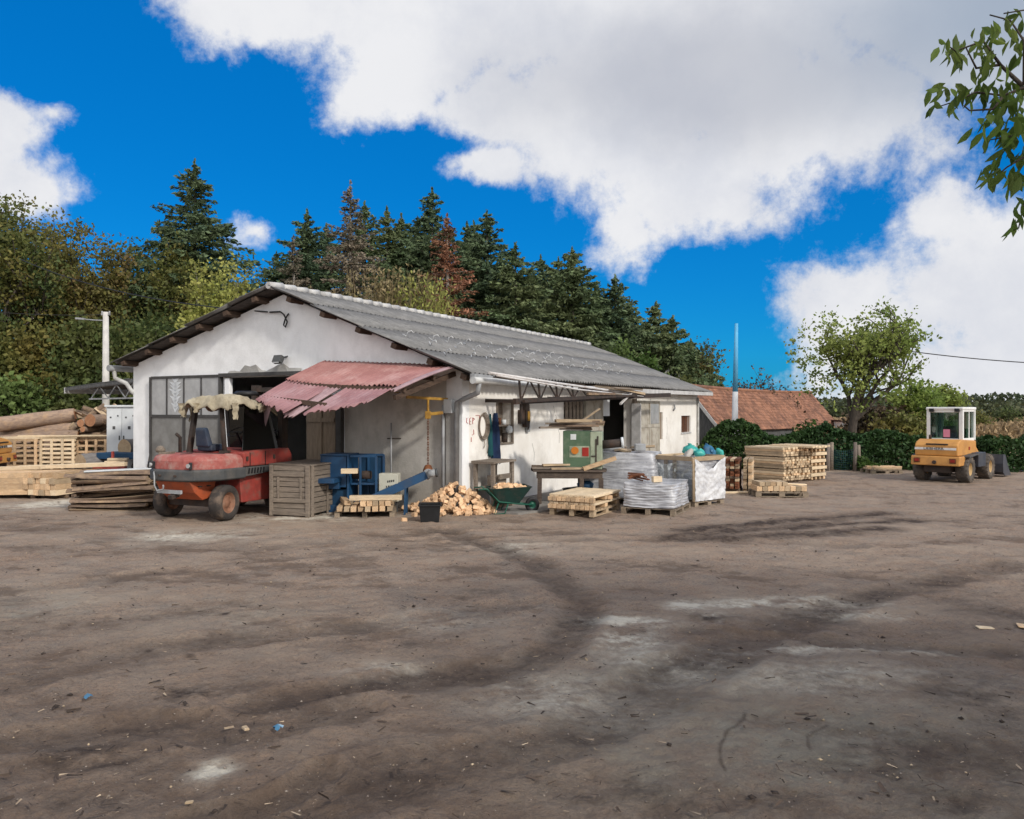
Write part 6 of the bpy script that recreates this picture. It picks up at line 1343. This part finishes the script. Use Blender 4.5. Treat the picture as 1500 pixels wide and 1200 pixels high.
for side in (-1, 1): g = MB(); g.bar((-.05, side * (HW + .02), EZ - .06), (-.05, 0, RZ - .02), .05, .15); g.build('barge_board', mt['fascia'], bn)
g = MB(); g.span((.1, -HW + .2, 0), (BL - .1, -HW + .35, EZ)); g.span((.1, HW - .35, 0), (BL - .1, HW - .2, EZ)); g.build('wall', mt['barnwood'], bn)
g = MB(); m7 = m6.copy(); m7[0][3] = BL - .2; g.prism([(-HW + .2, 0), (HW - .2, 0), (HW - .2, EZ), (0, RZ - .15), (-HW + .2, EZ)], .1, m7); g.build('gable_wall', mt['barnwood'], bn)
ho = thing('house', 'far house of which only the white bargeboards show over the hall roof', 'house', (9.3, 46, 0), R(-8))
g = MB(); m8 = Matrix(((1, 0, 0, 0), (0, 0, 1, 0), (0, 1, 0, 0), (0, 0, 0, 1))); g.prism([(-1.5, 0), (1.5, 0), (1.5, 3.0), (0, 4.4), (-1.5, 3.0)], 6, m8); g.build('wall', mt['plaster'], ho)
for s in (-1, 1):
    g = MB(); g.add([(0, -.3, 4.62), (s * 1.75, -.3, 3.0), (s * 1.75, 6.2, 3.0), (0, 6.2, 4.62)], [(0, 1, 2, 3)]); o = g.build('roof', mt['darktile'], ho, fix=False); o.modifiers.new('t', 'SOLIDIFY').thickness = .08
    g = MB(); g.bar((s * .03, -.34, 4.56), (s * 1.75, -.34, 2.97), .05, .16); g.build('barge_board', mt['fascia'], ho)
sd = thing('shed', 'small white walled shed with a sloping top at the end of the red barn', 'shed', (22.1, 52.6, 0), R(-6))
g = MB(); g.prism([(0, 0), (1.3, 0), (1.3, .42), (0, 1.40)], 2.2, m8); g.build('wall', mt['plaster'], sd); g = MB(); g.add([(-.1, -.1, 1.50), (1.4, -.1, .38), (1.4, 2.3, .38), (-.1, 2.3, 1.50)], [(0, 1, 2, 3)]); o = g.build('roof', mt['darktile'], sd, fix=False); o.modifiers.new('t', 'SOLIDIFY').thickness = .05
posts = [(1213, 650), (1218, 648), (1252, 648), (1257, 652)]
for i, (px, py) in enumerate(posts):
    a = G(px, 690.5 - (i % 2)); hgt = P(px, py, a.y).z
    g = MB(); g.tube([(0, 0, -.1), (.01 * i, .01, hgt * .5), (.02, 0, hgt)], [.075, .07, .06], 8); o = g.build('fence_post', mt['postwood' if i % 2 == 0 else 'greywood']); o.location = a
    tag(o, ('weathered round fence post touching the layered pale stack', 'slim post just right of the one at the layered stack', 'brown post on the right side of the green net', 'pale split post paired with the brown one right of the net')[i], 'fence post')
g = MB(); a, b = G(1222, 690), G(1250, 690)
for k in range(9): g.tube([a.lerp(b, t) + Vector((0, .02, .10 + k * .085 - .05 * math.sin(math.pi * t) * (1 + k * .1))) for t in np.linspace(0, 1, 7)], .008, 4)
for k in range(11): p = a.lerp(b, k / 10); g.tube([p + Vector((0, .02, .06)), p + Vector((0, .02, .74))], .006, 4)
tag(g.build('net_gate', mt['net']), 'sagging dark green net closing the gap between the fence posts', 'net')
# ------------------------------------------------------------ vegetation
def leaf_cards(C, s, rs, elong=1.7, dirs=None, jitter=.6):
    n_ = len(C); a = rs.normal(size=(n_, 3))
    if dirs is not None: a = dirs + jitter * a
    a /= np.linalg.norm(a, axis=1)[:, None] + 1e-9; b = np.cross(a, rs.normal(size=(n_, 3))); b /= np.linalg.norm(b, axis=1)[:, None] + 1e-9
    s = np.broadcast_to(np.asarray(s, float), (n_,))[:, None]
    V = np.stack([C - a * s * elong / 2, C + b * s / 2, C + a * s * elong / 2, C - b * s / 2], 1)
    return V.reshape(-1, 3), np.arange(4 * n_).reshape(-1, 4)
def tree(name, label, loc, trunk_mb, crown, mat, tmat='trunk', cat='tree', group=None, rz=0.):
    t = thing(name, label, cat, loc, rz, group)
    trunk_mb.build('trunk', mt[tmat], t, fix=False)
    for i, (V, Fq) in enumerate(crown if isinstance(crown, list) else [crown]):
        m_ = mat[i] if isinstance(mat, (list, tuple)) else mat
        link_mesh('crown', fast_mesh('crown', V, Fq), mt[m_], t)
    return t
def conifer(H, Rb, seed, dens=1.0, thin=0., leafs=.24):
    rs = np.random.RandomState(seed); g = MB()
    g.tube([(0, 0, 0), (.03 * H * .1, 0, H * .5), (0, 0, H)], [.018 * H, .011 * H, .01], 7)
    C = []; D = []; S = []
    nb = int(235 * dens * (H / 13))
    lv = np.sort(rs.rand(nb) ** .85)
    whorl = rs.rand(40)
    for q in lv:
        z = H * (.06 + .935 * q); L = Rb * ((1 - q) ** .74) * (.55 + .55 * rs.rand()) * (.75 + .5 * whorl[int(q * 39)]) + .06
        if rs.rand() < thin: continue
        az = rs.rand() * 6.283; slope = -.32 + .75 * q + rs.normal() * .10
        d = np.array([math.cos(az), math.sin(az), slope]); d /= np.linalg.norm(d)
        k = max(6, int(L * 30 * dens)); t = rs.rand(k) ** .7; p = d[None] * (L * t)[:, None]; p[:, 2] += -.10 * L * t * t + z
        side = np.cross(d, [0, 0, 1]); wdt = .26 * L * (1.05 - t) + .05
        p += side[None] * (rs.normal(size=k) * wdt * .55)[:, None]; p[:, 2] -= np.abs(rs.normal(size=k)) * .10 * (L * .5 + .2)
        dd = d[None] * .8 + side[None] * rs.normal(size=(k, 1)) * .6 + np.array([0, 0, -.35])
        C.append(p); D.append(dd); S.append(leafs * (.55 + .7 * rs.rand(k)) * (.65 + .35 * (1 - q)))
        if L > 1 and rs.rand() < .5: g.tube([(0, 0, z), tuple(d * L * .8 + np.array([0, 0, z - .06 * L]))], [.03, .008], 4)
    k = 60; q = rs.rand(k); C.append(np.stack([rs.normal(size=k) * .12 * (1.1 - q), rs.normal(size=k) * .12 * (1.1 - q), H * (.9 + .115 * q)], 1)); D.append(np.tile([0, 0, 1.], (k, 1))); S.append(np.full(k, leafs * .7))
    C = np.concatenate(C); return g, leaf_cards(C, np.concatenate(S) * .50, rs, 2.6, np.concatenate(D), .45)
def broadleaf(H, Rw, seed, trunk_h=.3, n_leaf=9000, leafs=.16, clump=.55, bare=0., flat=1.0, low=.12, split=0.):
    rs = np.random.RandomState(seed); g = MB(); ends = []
    def grow(p, d, L, r, lev):
        pts = [p]; q = p.copy(); dd = d.copy()
        for i in range(4):
            dd = dd + rs.normal(size=3) * (.16 if lev else .05) + np.array([0, 0, .05]); dd /= np.linalg.norm(dd); q = q + dd * L / 4; pts.append(q.copy())
        g.tube(pts, [r * (1 - .12 * i) for i in range(5)], 7 if lev < 2 else 4, cap=False)
        if lev >= 3: ends.extend(pts[2:]); return
        if lev == 2: ends.extend(pts[3:])
        for i in range(4 if lev else 6):
            a = rs.rand() * 6.283; up = rs.uniform(.1, 1.0) if lev else rs.uniform(.25, 1.4)
            nd = np.array([math.cos(a), math.sin(a), up]); nd = nd / np.linalg.norm(nd) + dd * .55; nd /= np.linalg.norm(nd)
            k = rs.randint(2, 5) if lev else rs.randint(2, 5)
            grow(pts[k], nd, L * rs.uniform(.55, .85), r * .52, lev + 1)
    grow(np.zeros(3), np.array([0, 0, 1.]), H * trunk_h * 1.15, .022 * H, 0)
    E = np.array(ends)
    # stretch skeleton to the wanted size
    top = E[:, 2].max(); rad = np.percentile(np.hypot(E[:, 0], E[:, 1]), 92); z0 = H * low
    fx = Rw / rad * .9; fz = (H - clump * .6) / top
    g.v = [(x * fx if z > .1 else x, y * fx if z > .1 else y, z * fz) for x, y, z in g.v]
    E = E * np.array([fx, fx, fz])
    # fill clumps through the crown as well
    m = max(0, int(len(E) * .9 * (1 - bare))); u = rs.normal(size=(m, 3)); u /= np.linalg.norm(u, axis=1)[:, None]; rr = rs.rand(m) ** .45
    ctr = np.array([0, 0, z0 + (H - z0) * .5]); X = ctr + u * rr[:, None] * np.array([Rw * .9, Rw * .9, (H - z0) * .48])
    X[:, 2] = np.where(rs.rand(m) < .15, X[:, 2] * .8, X[:, 2]); E = np.concatenate([E, X]); E = E[E[:, 2] > z0 * .6]
    per = max(1, n_leaf // len(E)); cs = clump * (.5 + .9 * rs.rand(len(E)))
    C = (E[:, None] + rs.normal(size=(len(E), per, 3)) * cs[:, None, None] * np.array([.55, .55, .36 * flat])).reshape(-1, 3); C = C[C[:, 2] > .05]
    s = leafs * (.6 + .8 * rs.rand(len(C)))
    if split:
        msk = rs.rand(len(E)).repeat(per)[:len(C)] < split if len(C) == len(E) * per else rs.rand(len(C)) < split
        return g, [leaf_cards(C[~msk], s[~msk], rs, 1.5), leaf_cards(C[msk], s[msk], rs, 1.5)]
    return g, leaf_cards(C, s, rs, 1.5)
def zt(py, Y): return HC + (600 - py) / F_PX * Y
cid = 100
for px, py, Y, wpx, mat, lb in (
    (285, 240, 45, 62, 'spruce', 'tallest dark spruce, standing alone above the left trees'),
    (450, 312, 47, 50, 'spruce', 'dark spruce whose top rises just right of the gable peak'),
    (430, 350, 43, 42, 'deadspruce', 'half dry brownish spruce in front of the dark one above the gable peak'),
    (513, 270, 42, 50, 'deadspruce', 'tall bare grey brown spruce with a visible trunk'),
    (534, 300, 52, 42, 'spruce2', 'green spruce directly behind the bare grey brown one'),
    (567, 308, 47, 44, 'spruce2', 'thin topped spruce right of the bare grey brown one'),
    (602, 350, 53, 40, 'spruce', 'short dark spruce left of the two tall centre ones'),
    (633, 280, 48, 50, 'spruce', 'tall dark spruce rising behind the rust red one'),
    (655, 318, 42, 46, 'redspruce', 'dying rust red spruce in the middle of the row'),
    (684, 330, 54, 40, 'spruce', 'dark spruce between the rust red one and the pointed one'),
    (713, 312, 46, 52, 'spruce', 'pointed dark spruce right of the rust red one'),
    (755, 360, 44, 50, 'spruce2', 'broad lighter green spruce right of the pointed dark one'),
    (792, 378, 56, 38, 'spruce', 'small spruce top peeping between two broad lighter ones'),
    (818, 380, 49, 48, 'spruce2', 'left one of the twin broad spruces above the middle of the roof'),
    (838, 367, 46, 52, 'spruce2', 'right and taller one of the twin broad spruces above the roof'),
    (872, 425, 52, 40, 'spruce', 'low spruce in the dip right of the twin broad spruces'),
    (901, 407, 47, 46, 'spruce', 'dark spruce with a clean cone shape above the far roof end'),
    (932, 455, 51, 38, 'spruce2', 'low spruce between the clean cone and the pair at the right'),
    (961, 445, 48, 38, 'spruce2', 'left spruce of the pair near the right end of the row'),
    (986, 466, 46, 36, 'spruce2', 'right spruce of the pair near the right end of the row'),
    (1012, 500, 54, 28, 'spruce', 'small dark spruce behind the end of the row'),
    (405, 372, 55, 44, 'spruce', 'dark spruce farther back left of the gable peak'), (478, 332, 58, 46, 'spruce', 'back row spruce between the half dry one and the bare tall one'),
    (588, 318, 58, 48, 'spruce2', 'back row spruce left of the tallest centre one'), (612, 322, 60, 44, 'spruce', 'back row spruce peeping over the shoulder of the tallest centre one'),
    (694, 328, 60, 44, 'spruce2', 'back row spruce just left of the pointed dark one'), (735, 372, 58, 46, 'spruce', 'back row spruce between the pointed one and the broad lighter one'),
    (775, 398, 60, 44, 'spruce', 'back row spruce right of the broad lighter one'), (858, 428, 58, 44, 'spruce', 'back row spruce right of the twin broad ones'), (885, 448, 60, 42, 'spruce2', 'back row spruce left of the clean cone'),
    (918, 458, 60, 40, 'spruce', 'back row spruce right of the clean cone'), (945, 474, 60, 38, 'spruce', 'back row spruce left of the right hand pair'), (973, 486, 60, 36, 'spruce', 'back row spruce between the two of the right hand pair'), (1000, 506, 60, 34, 'spruce2', 'back row spruce at the right of the right hand pair')):
    cid += 1; H = zt(py, Y); x = (px - 750) / F_PX * Y; dead = mat in ('deadspruce', 'redspruce')
    g, cr = conifer(H, wpx / F_PX * Y * (2.1 if dead else 2.75), cid, 1.25 if dead else 1.25, .0 if dead else 0., .23 if dead else .33)
    tree('spruce_tree', lb, (x, Y, 0), g, cr, mat, 'palebark' if dead else 'trunk', 'spruce', 'spruces behind the hall')
for px, py, Y, wpx, mat, lb, kw in (
    (12, 278, 38, 80, ('oak', 'oakd'), 'big olive brown tree at the left edge of the picture', dict(split=.4)),
    (72, 298, 42, 60, ('oak', 'oakr'), 'olive tree next to the big one at the left edge', dict(split=.2)),
    (128, 318, 41, 58, ('oakr', 'oak'), 'rusty tinged tree left of the concrete pole', dict(split=.5)),
    (175, 338, 45, 52, ('oakd', 'oakr'), 'thin topped dark tree above the concrete pole', dict(split=.25, n_leaf=6500)),
    (215, 345, 47, 48, ('oakd', 'midgreen'), 'dark green tree between the pole and the tall spruce', dict(split=.3)),
    (255, 350, 43, 50, ('oak', 'oakd'), 'brownish green tree just below the tall spruce', dict(split=.4)),
    (300, 350, 46, 46, ('midgreen', 'oakd'), 'mid green tree right of the brownish one below the spruce', dict(split=.3)),
    (312, 374, 37, 54, ('birch', 'birch'), 'light yellow green birch above the left roof slope', dict(split=.3, n_leaf=11000, clump=.42, leafs=.115)),
    (372, 368, 53, 24, ('oakd', 'spruce'), 'slender dark tree left of the gable peak', dict(split=.3, n_leaf=3000)),
    (352, 410, 47, 30, ('midgreen', 'oak'), 'low green tree between the birch and the gable peak', dict(split=.3, n_leaf=4000)),
    (1034, 492, 52, 26, ('oakd', 'oakr'), 'small round tree at the right end of the spruce row', dict(split=.3, n_leaf=3500))):
    cid += 1; H = zt(py, Y); x = (px - 750) / F_PX * Y
    k = dict(n_leaf=17000, leafs=.125, clump=.55, low=.06); k.update(kw)
    g, cr = broadleaf(H, wpx / F_PX * Y, cid, **k)
    tree('birch_tree' if mat[0] == 'birch' else 'broadleaf_tree', lb, (x, Y, 0), g, cr, mat, 'palebark' if mat[0] == 'birch' else 'trunk', 'birch' if mat[0] == 'birch' else 'tree', 'broadleaf trees of the left wood')
# undergrowth closing the wood
def shrub(px, py, Y, wpx, mat, lb, name='shrub', n_leaf=3500, leafs=.14, clump=.4, zbase=0., group=None, flat=1.1, cat=None, tm='trunk', split=0.):
    global cid
    cid += 1; H = zt(py, Y); g, cr = broadleaf(H, wpx / F_PX * Y, cid, .3, n_leaf, leafs, clump, 0, flat, .04, split); return tree(name, lb, ((px - 750) / F_PX * Y, Y, 0), g, cr, mat, tm, cat or name.replace('_', ' '), group)
for i, (px, py, Y, wpx, mat, lb) in enumerate(((-40, 440, 36, 70, 'oakd', 'dark undergrowth at the far left edge under the big olive tree'), (45, 470, 36.5, 60, 'oak', 'olive undergrowth above the long logs'), (115, 455, 37, 55, 'oakd', 'dark undergrowth left of the concrete pole'), (185, 470, 37.5, 55, 'oakd', 'dark undergrowth right of the concrete pole'), (240, 455, 40, 55, 'oakd', 'dark undergrowth behind the left roof slope'), (20, 550, 35, 70, 'midgreen', 'low green bush just over the topmost long log'), (140, 545, 36, 60, 'oakd', 'low dark bush over the waste slab heap'),
    (80, 400, 50, 80, 'oakd', 'deep dark tree filling the wood behind the olive trees'), (200, 410, 52, 70, 'oakd', 'deep dark tree filling the wood behind the pole'), (-60, 380, 46, 80, 'oak', 'olive tree beyond the left edge'))):
    shrub(px, py, Y, wpx, mat, lb, n_leaf=8500, leafs=.15, clump=.6, group='undergrowth of the left wood')
# dry tall stems behind the roof
for i, (px, py, Y, lb) in enumerate(((545, 395, 38.5, 'dry straw coloured brush tufts, leftmost behind the ridge'), (585, 388, 39, 'dry straw coloured brush below the rust red spruce'), (622, 400, 38.5, 'dry brush with a few yellow green leaves behind the ridge'), (470, 425, 39, 'low dry grey brush just right of the gable peak'))):
    rs = np.random.RandomState(50 + i); H = zt(py, Y); t = thing('dry_bush', lb, 'dry bush', ((px - 750) / F_PX * Y, Y, 0), 0, 'dry brush behind the ridge'); g = MB(); C = []
    for k in range(70):
        a, r = rs.rand() * 6.28, rs.rand() ** .6 * 1.1; hh = H * rs.uniform(.78, 1.0); b = (r * math.cos(a) * 1.6, r * math.sin(a), hh); g.tube([(r * .5 * math.cos(a), r * .5 * math.sin(a), 0), (r * math.cos(a), r * math.sin(a), hh * .6), b], [.02, .015, .006], 4, cap=False)
        z = rs.uniform(.45, 1, 40) * hh; C.append(np.stack([b[0] + rs.normal(size=40) * .22, b[1] + rs.normal(size=40) * .22, z], 1))
    g.build('stems', mt['drygrass'], t, fix=False); V, Fq = leaf_cards(np.concatenate(C), .10, rs, 2.4, np.tile([0, 0, 1.], (2800, 1)), .7); link_mesh('leaves', fast_mesh('leaves', V, Fq), mt['drygrass' if i != 2 else 'birch'], t)
for px, py, Y, wpx, mat, lb in ((905, 490, 41, 26, 'midgreen', 'light green low tree behind the far end of the roof'), (1000, 545, 43, 22, 'oakd', 'dark low bush behind the far roof corner'), (945, 510, 42, 24, 'weed', 'small green bush right of the light green low tree')): shrub(px, py, Y, wpx, mat, lb, 'low_tree', 3500, .13, .4, group='low trees behind the roof')
# walnut tree, bushes and hedge on the right
wrs = 33
g, cr = broadleaf(zt(443, wrs), 95 / F_PX * wrs, 7, .30, 9000, .10, .36, .45, .9, .33, .0)
tree('walnut_tree', 'airy green walnut tree with sky showing through behind the hedge', ((1244 - 750) / F_PX * wrs, wrs, 0), g, cr, 'walnut', 'trunk', 'walnut tree')
for px, py, Y, wpx, mat, lb, nl in ((1340, 555, 37, 42, 'walnut', 'bright green bush right of the walnut trunk', 5500), (1380, 562, 39, 32, 'walnut', 'bright green bush beside the white loader cab', 4500), (1266, 604, 37, 26, 'brownbush', 'brown leafless thicket left of the walnut trunk', 3200), (1285, 588, 36, 36, 'brownbush', 'brown leafless thicket right of the walnut trunk', 3200), (1310, 600, 35, 40, 'oak', 'olive bush low between walnut trunk and loader', 2500), (1186, 616, 33, 14, 'weed', 'green weedy bush before the right end of the tiled roof', 1800),
    (1115, 532, 50, 24, 'brownbush', 'nearly leafless tree rising over the red tiled roof', 700), (1085, 552, 56, 30, 'brownbush', 'bare brown scrub behind the pole', 900), (1045, 545, 55, 26, 'brownbush', 'bare brown scrub behind the left end of the barn', 1600), (1150, 560, 52, 26, 'brownbush', 'bare brown scrub left of the walnut crown', 900), (1425, 598, 60, 22, 'oak', 'small olive tree on the field edge behind the cab', 1500), (1475, 592, 75, 24, 'oakd', 'dark tree on the field edge at the right', 1500)):
    shrub(px, py, Y, wpx, mat, lb, 'bush', nl, .12, .34, group='bushes beyond the hedge')
def hedge(name, lb, prof, Yc, depth, mat, N, seed, leafs=.085):
    rs = np.random.RandomState(seed); px = np.array([p[0] for p in prof], float); py = np.array([p[1] for p in prof], float)
    X = (px - 750) / F_PX * Yc; H = HC + (600 - py) / F_PX * Yc; x = rs.uniform(X[0], X[-1], N); h = np.interp(x, X, H) * (1 + .16 * (fbm(x * 1.8, x * 0 + 3, 4, seed) - .5))
    u = rs.rand(N); top = rs.rand(N) < .38
    z = np.where(top, h * (1 - .12 * rs.rand(N) ** 2), h * rs.rand(N)); yy = (rs.rand(N) ** .6 - 1) * depth / 2; back = rs.rand(N) < .25; yy = np.where(back, -yy, yy)
    yy *= np.sqrt(np.clip(1.05 - (z / h) ** 3, .1, 1)); yy -= .30 * (fbm(x * 1.6, z * 1.6, 4, seed + 3) - .5); z += .12 * (fbm(x * 3, z * 3, 3, seed + 5) - .5) + .10 * rs.rand(N) ** 6 * top
    t = thing(name, lb, 'hedge', (0, Yc, 0)); V, Fq = leaf_cards(np.stack([x, yy, np.maximum(z, .03)], 1), leafs * (.6 + .8 * rs.rand(N)), rs, 1.5); link_mesh('foliage', fast_mesh('foliage', V, Fq), mt[mat], t)
    g = MB()
    for i in range(int((X[-1] - X[0]) / .35)): xx = X[0] + .2 + i * .35; hh = np.interp(xx, X, H); g.tube([(xx, .1 * math.sin(i), 0), (xx + .05, 0, hh * .5), (xx - .05, .05, hh * .85)], [.03, .022, .01], 5)
    g.build('stems', mt['trunk'], t, fix=False); return t
hedge('hedge', 'rounded dark green hedge beside the white hall end', [(1030, 650), (1042, 630), (1060, 618), (1085, 617), (1108, 628), (1125, 640), (1150, 645)], 29.5, 1.6, 'hedge', 11000, 3)
hedge('hedge', 'long ivy green hedge running behind the lumber stacks and the loader', [(1130, 645), (1160, 638), (1185, 628), (1210, 622), (1232, 636), (1262, 642), (1290, 634), (1310, 632), (1335, 642), (1380, 645), (1420, 646), (1450, 640)], 29, 1.5, 'hedge', 22000, 5)
hedge('hedge', 'dark scrubby hedge at the right edge behind the loader bucket', [(1440, 648), (1455, 646), (1470, 640), (1490, 645), (1520, 632), (1560, 640), (1640, 636), (1750, 640)], 28.2, 1.8, 'hedge', 16000, 9)
for i, (px, py, hpx) in enumerate(((1030, 690, 40), (1262, 690, 22), (1275, 692, 14))):
    shrub(px, py - hpx, F_PX * HC / (py - 600), 12, 'weed', ('green weed clump at the end wall of the hall', 'weed clump at the foot of the pale split fence post', 'small weed left of the lone pallet')[i], 'weed', 500, .07, .16)
# dry corn field and far woods
rs = np.random.RandomState(2); N = 26000; Y = 44 * (120 / 44) ** rs.rand(N); X = rs.uniform(.36, .95, N) * Y; hh = (.95 + .25 * fbm(X * .3, Y * .3, 3, 4)) * np.clip(1.15 - Y / 400, .6, 1)
V, Fq = leaf_cards(np.stack([X, Y, hh * rs.rand(N) ** .6], 1), .10 + Y * .0018, rs, 2.4, np.tile([0, 0, 1.], (N, 1)), .6)
tag(link_mesh('corn_field', fast_mesh('corn_field', V, Fq), mt['corn']), 'dry tan corn standing in the field beyond the hedge', 'corn field', kind='stuff')
rs = np.random.RandomState(12); N = 60000; X = rs.uniform(-160, 260, N); row = rs.randint(0, 3, N); Y = 150 + row * 22 + rs.normal(size=N) * 3
top = (3.7 + row * .9) * (.70 + .55 * fbm(X * .10, row * 7., 4, 8)) + 1.0 * (fbm(X * .6, row * 3., 3, 18) - .5); z = top * rs.rand(N) ** .55
V, Fq = leaf_cards(np.stack([X, Y, z], 1), rs.uniform(.4, 1.0, N), rs, 1.3); tag(link_mesh('far_forest', fast_mesh('far_forest', V, Fq), mt['farwood']), 'distant dark green wood along the far side of the field', 'forest', kind='stuff')
# ------------------------------------------------------------ walnut whose branch hangs into the picture from the right
rs = np.random.RandomState(77); wt = thing('walnut_tree', 'near tree reaching into the upper right corner with dark drooping leaves', 'walnut tree', (7.6, 2.2, 0))
o0 = np.array([7.6, 2.2, 0]); g = MB(); g.tube([(0, 0, 0), (.05, .05, 1.6), (-.05, 0, 3.2), (.1, -.1, 5.2), (.0, -.2, 7.6)], [.26, .21, .17, .11, .03], 10)
for i in range(16):
    a = i * 2.4; z = 2.8 + i * .28; L = 3.2 - i * .09
    if math.cos(a) < -.25 and math.sin(a) > -.2: a += 2.2
    g.tube([(0, 0, z), (L * .5 * math.cos(a), L * .5 * math.sin(a), z + .7), (L * math.cos(a), L * math.sin(a), z + 1.2)], [.07, .04, .012], 6)
def bp(px, py, Y): return P(px, py, Y) - Vector(o0)
Yb = 4.6
bs = [bp(1640, 130, 4.3), bp(1560, 140, 4.5), bp(1500, 128, 4.6), bp(1465, 95, 4.65), bp(1430, 100, 4.65), bp(1415, 70, 4.6)]
g.tube([(0, 0, 3.0), (-1.2, .8, 3.7)] + bs, [.08, .06, .035, .022, .014, .010, .007, .004], 6)
tw = [[(1500, 128), (1470, 140), (1430, 135), (1395, 150), (1370, 158)], [(1470, 140), (1455, 160), (1420, 162), (1412, 155)], [(1560, 140), (1520, 190), (1480, 200), (1450, 205), (1440, 225)], [(1520, 190), (1500, 230), (1475, 245), (1455, 262)], [(1640, 130), (1560, 250), (1500, 300), (1492, 335)], [(1465, 95), (1440, 60), (1400, 75), (1385, 65)], [(1500, 128), (1500, 60), (1480, 30), (1450, 22)], [(1640, 130), (1580, 60), (1500, 15), (1470, 20)]]
for q in tw: g.tube([bp(x, y, Yb + .05 * math.sin(x)) for x, y in q], [.010, .007, .005, .004, .003][:len(q)] , 5)
g.build('trunk', mt['trunk'], wt, fix=False)
# individual pointed leaves, folded along the midrib
def lens(C, ax, s, rs, wid=.36):
    n_ = len(C); ax = ax / np.linalg.norm(ax, axis=1)[:, None]; b = np.cross(ax, rs.normal(size=(n_, 3))); b /= np.linalg.norm(b, axis=1)[:, None]; nn = np.cross(ax, b); s = s[:, None]
    pts = [C, C + ax * s * .3 + b * s * wid * .42 + nn * s * .06, C + ax * s * .62 + b * s * wid * .46 + nn * s * .05, C + ax * s + nn * s * -.08, C + ax * s * .62 - b * s * wid * .46 + nn * s * .05, C + ax * s * .3 - b * s * wid * .42 + nn * s * .06, C + ax * s * .45 - nn * s * .03]
    V = np.stack(pts, 1).reshape(-1, 3); f = np.array([(0, 1, 6), (1, 2, 6), (2, 3, 6), (3, 4, 6), (4, 5, 6), (5, 0, 6)]); return V, (f[None] + 7 * np.arange(n_)[:, None, None]).reshape(-1, 3)
cl_ = [(1388, 60, 3, 10), (1392, 85, 5, 14), (1400, 70, 6, 14), (1408, 88, 6, 16), (1442, 40, 2, 8), (1440, 62, 6, 14), (1455, 52, 7, 14), (1445, 78, 6, 14), (1475, 42, 5, 16), (1488, 62, 6, 16), (1496, 30, 5, 14), (1494, 85, 5, 12), (1432, 95, 4, 12), (1462, 100, 5, 12), (1382, 140, 6, 12), (1400, 150, 10, 16), (1372, 152, 3, 8), (1418, 135, 7, 14), (1440, 125, 7, 16), (1455, 142, 10, 18), (1475, 130, 10, 18), (1492, 140, 10, 18), (1470, 160, 9, 16), (1490, 170, 9, 16), (1450, 178, 8, 14), (1440, 195, 5, 12), (1466, 190, 9, 16), (1485, 205, 10, 18), (1495, 225, 9, 16), (1470, 225, 6, 14), (1460, 248, 8, 14), (1445, 262, 4, 10), (1476, 258, 9, 16), (1492, 262, 7, 14), (1497, 300, 5, 10), (1494, 322, 5, 10), (1486, 340, 3, 8)]
C = []; A = []; S = []
for px, py, k, j in cl_:
    for i in range(int(k * 1.25)):
        p = bp(px + rs.normal() * j * .6, py - 8 + rs.normal() * j * .6, Yb + rs.normal() * .12); C.append(tuple(p)); A.append((rs.normal() * .45 - .12, rs.normal() * .5, -1 + rs.normal() * .35)); S.append(.10 * (.7 + .6 * rs.rand()))
V, Fq = lens(np.array(C), np.array(A), np.array(S), rs); link_mesh('hanging_leaves', fast_mesh('leaves', V, Fq), mt['fgleaf'], wt)
C = []; A = []
for px_, py_, yy_, k in ((1530, 130, 4.5, 26), (1560, 160, 4.45, 26), (1600, 120, 4.4, 26), (1650, 150, 4.3, 30), (1720, 140, 4.1, 30), (1560, 240, 4.5, 22), (1600, 230, 4.5, 20), (1570, 70, 4.5, 20), (1820, 120, 3.8, 30)):
    for i in range(k): C.append(tuple(bp(px_ + rs.normal() * 14 + 8, py_ + rs.normal() * 26, yy_ + rs.normal() * .2))); A.append((rs.normal() * .5, rs.normal() * .5, -1 + rs.normal() * .4))
V, Fq = lens(np.array(C), np.array(A), .10 * (.7 + .6 * rs.rand(len(C))), rs); link_mesh('limb_leaves', fast_mesh('leaves', V, Fq), mt['fgleaf'], wt)
N = 9000; u = rs.normal(size=(N, 3)); u /= np.linalg.norm(u, axis=1)[:, None]; C = np.array([8.6, .8, 5.9]) + u * (rs.rand(N) ** .4)[:, None] * np.array([3.5, 3.4, 2.7]) + (np.stack([fbm(u[:, 0] * 4 + 9, u[:, 1] * 4 + u[:, 2] * 3, 3, s_) for s_ in (1, 2, 3)], 1) - .5) * 1.6
bad = (C[:, 1] > 0) & (C[:, 0] < .74 * C[:, 1] + .15) & (C[:, 2] - HC < .6 * C[:, 1] + .2); C = C[~bad] - o0
V, Fq = lens(C, np.tile([0, 0, -1.], (len(C), 1)) + rs.normal(size=(len(C), 3)) * .7, .15 * (.7 + .6 * rs.rand(len(C))), rs, .45); link_mesh('crown', fast_mesh('crown', V, Fq), mt['fgleaf'], wt)
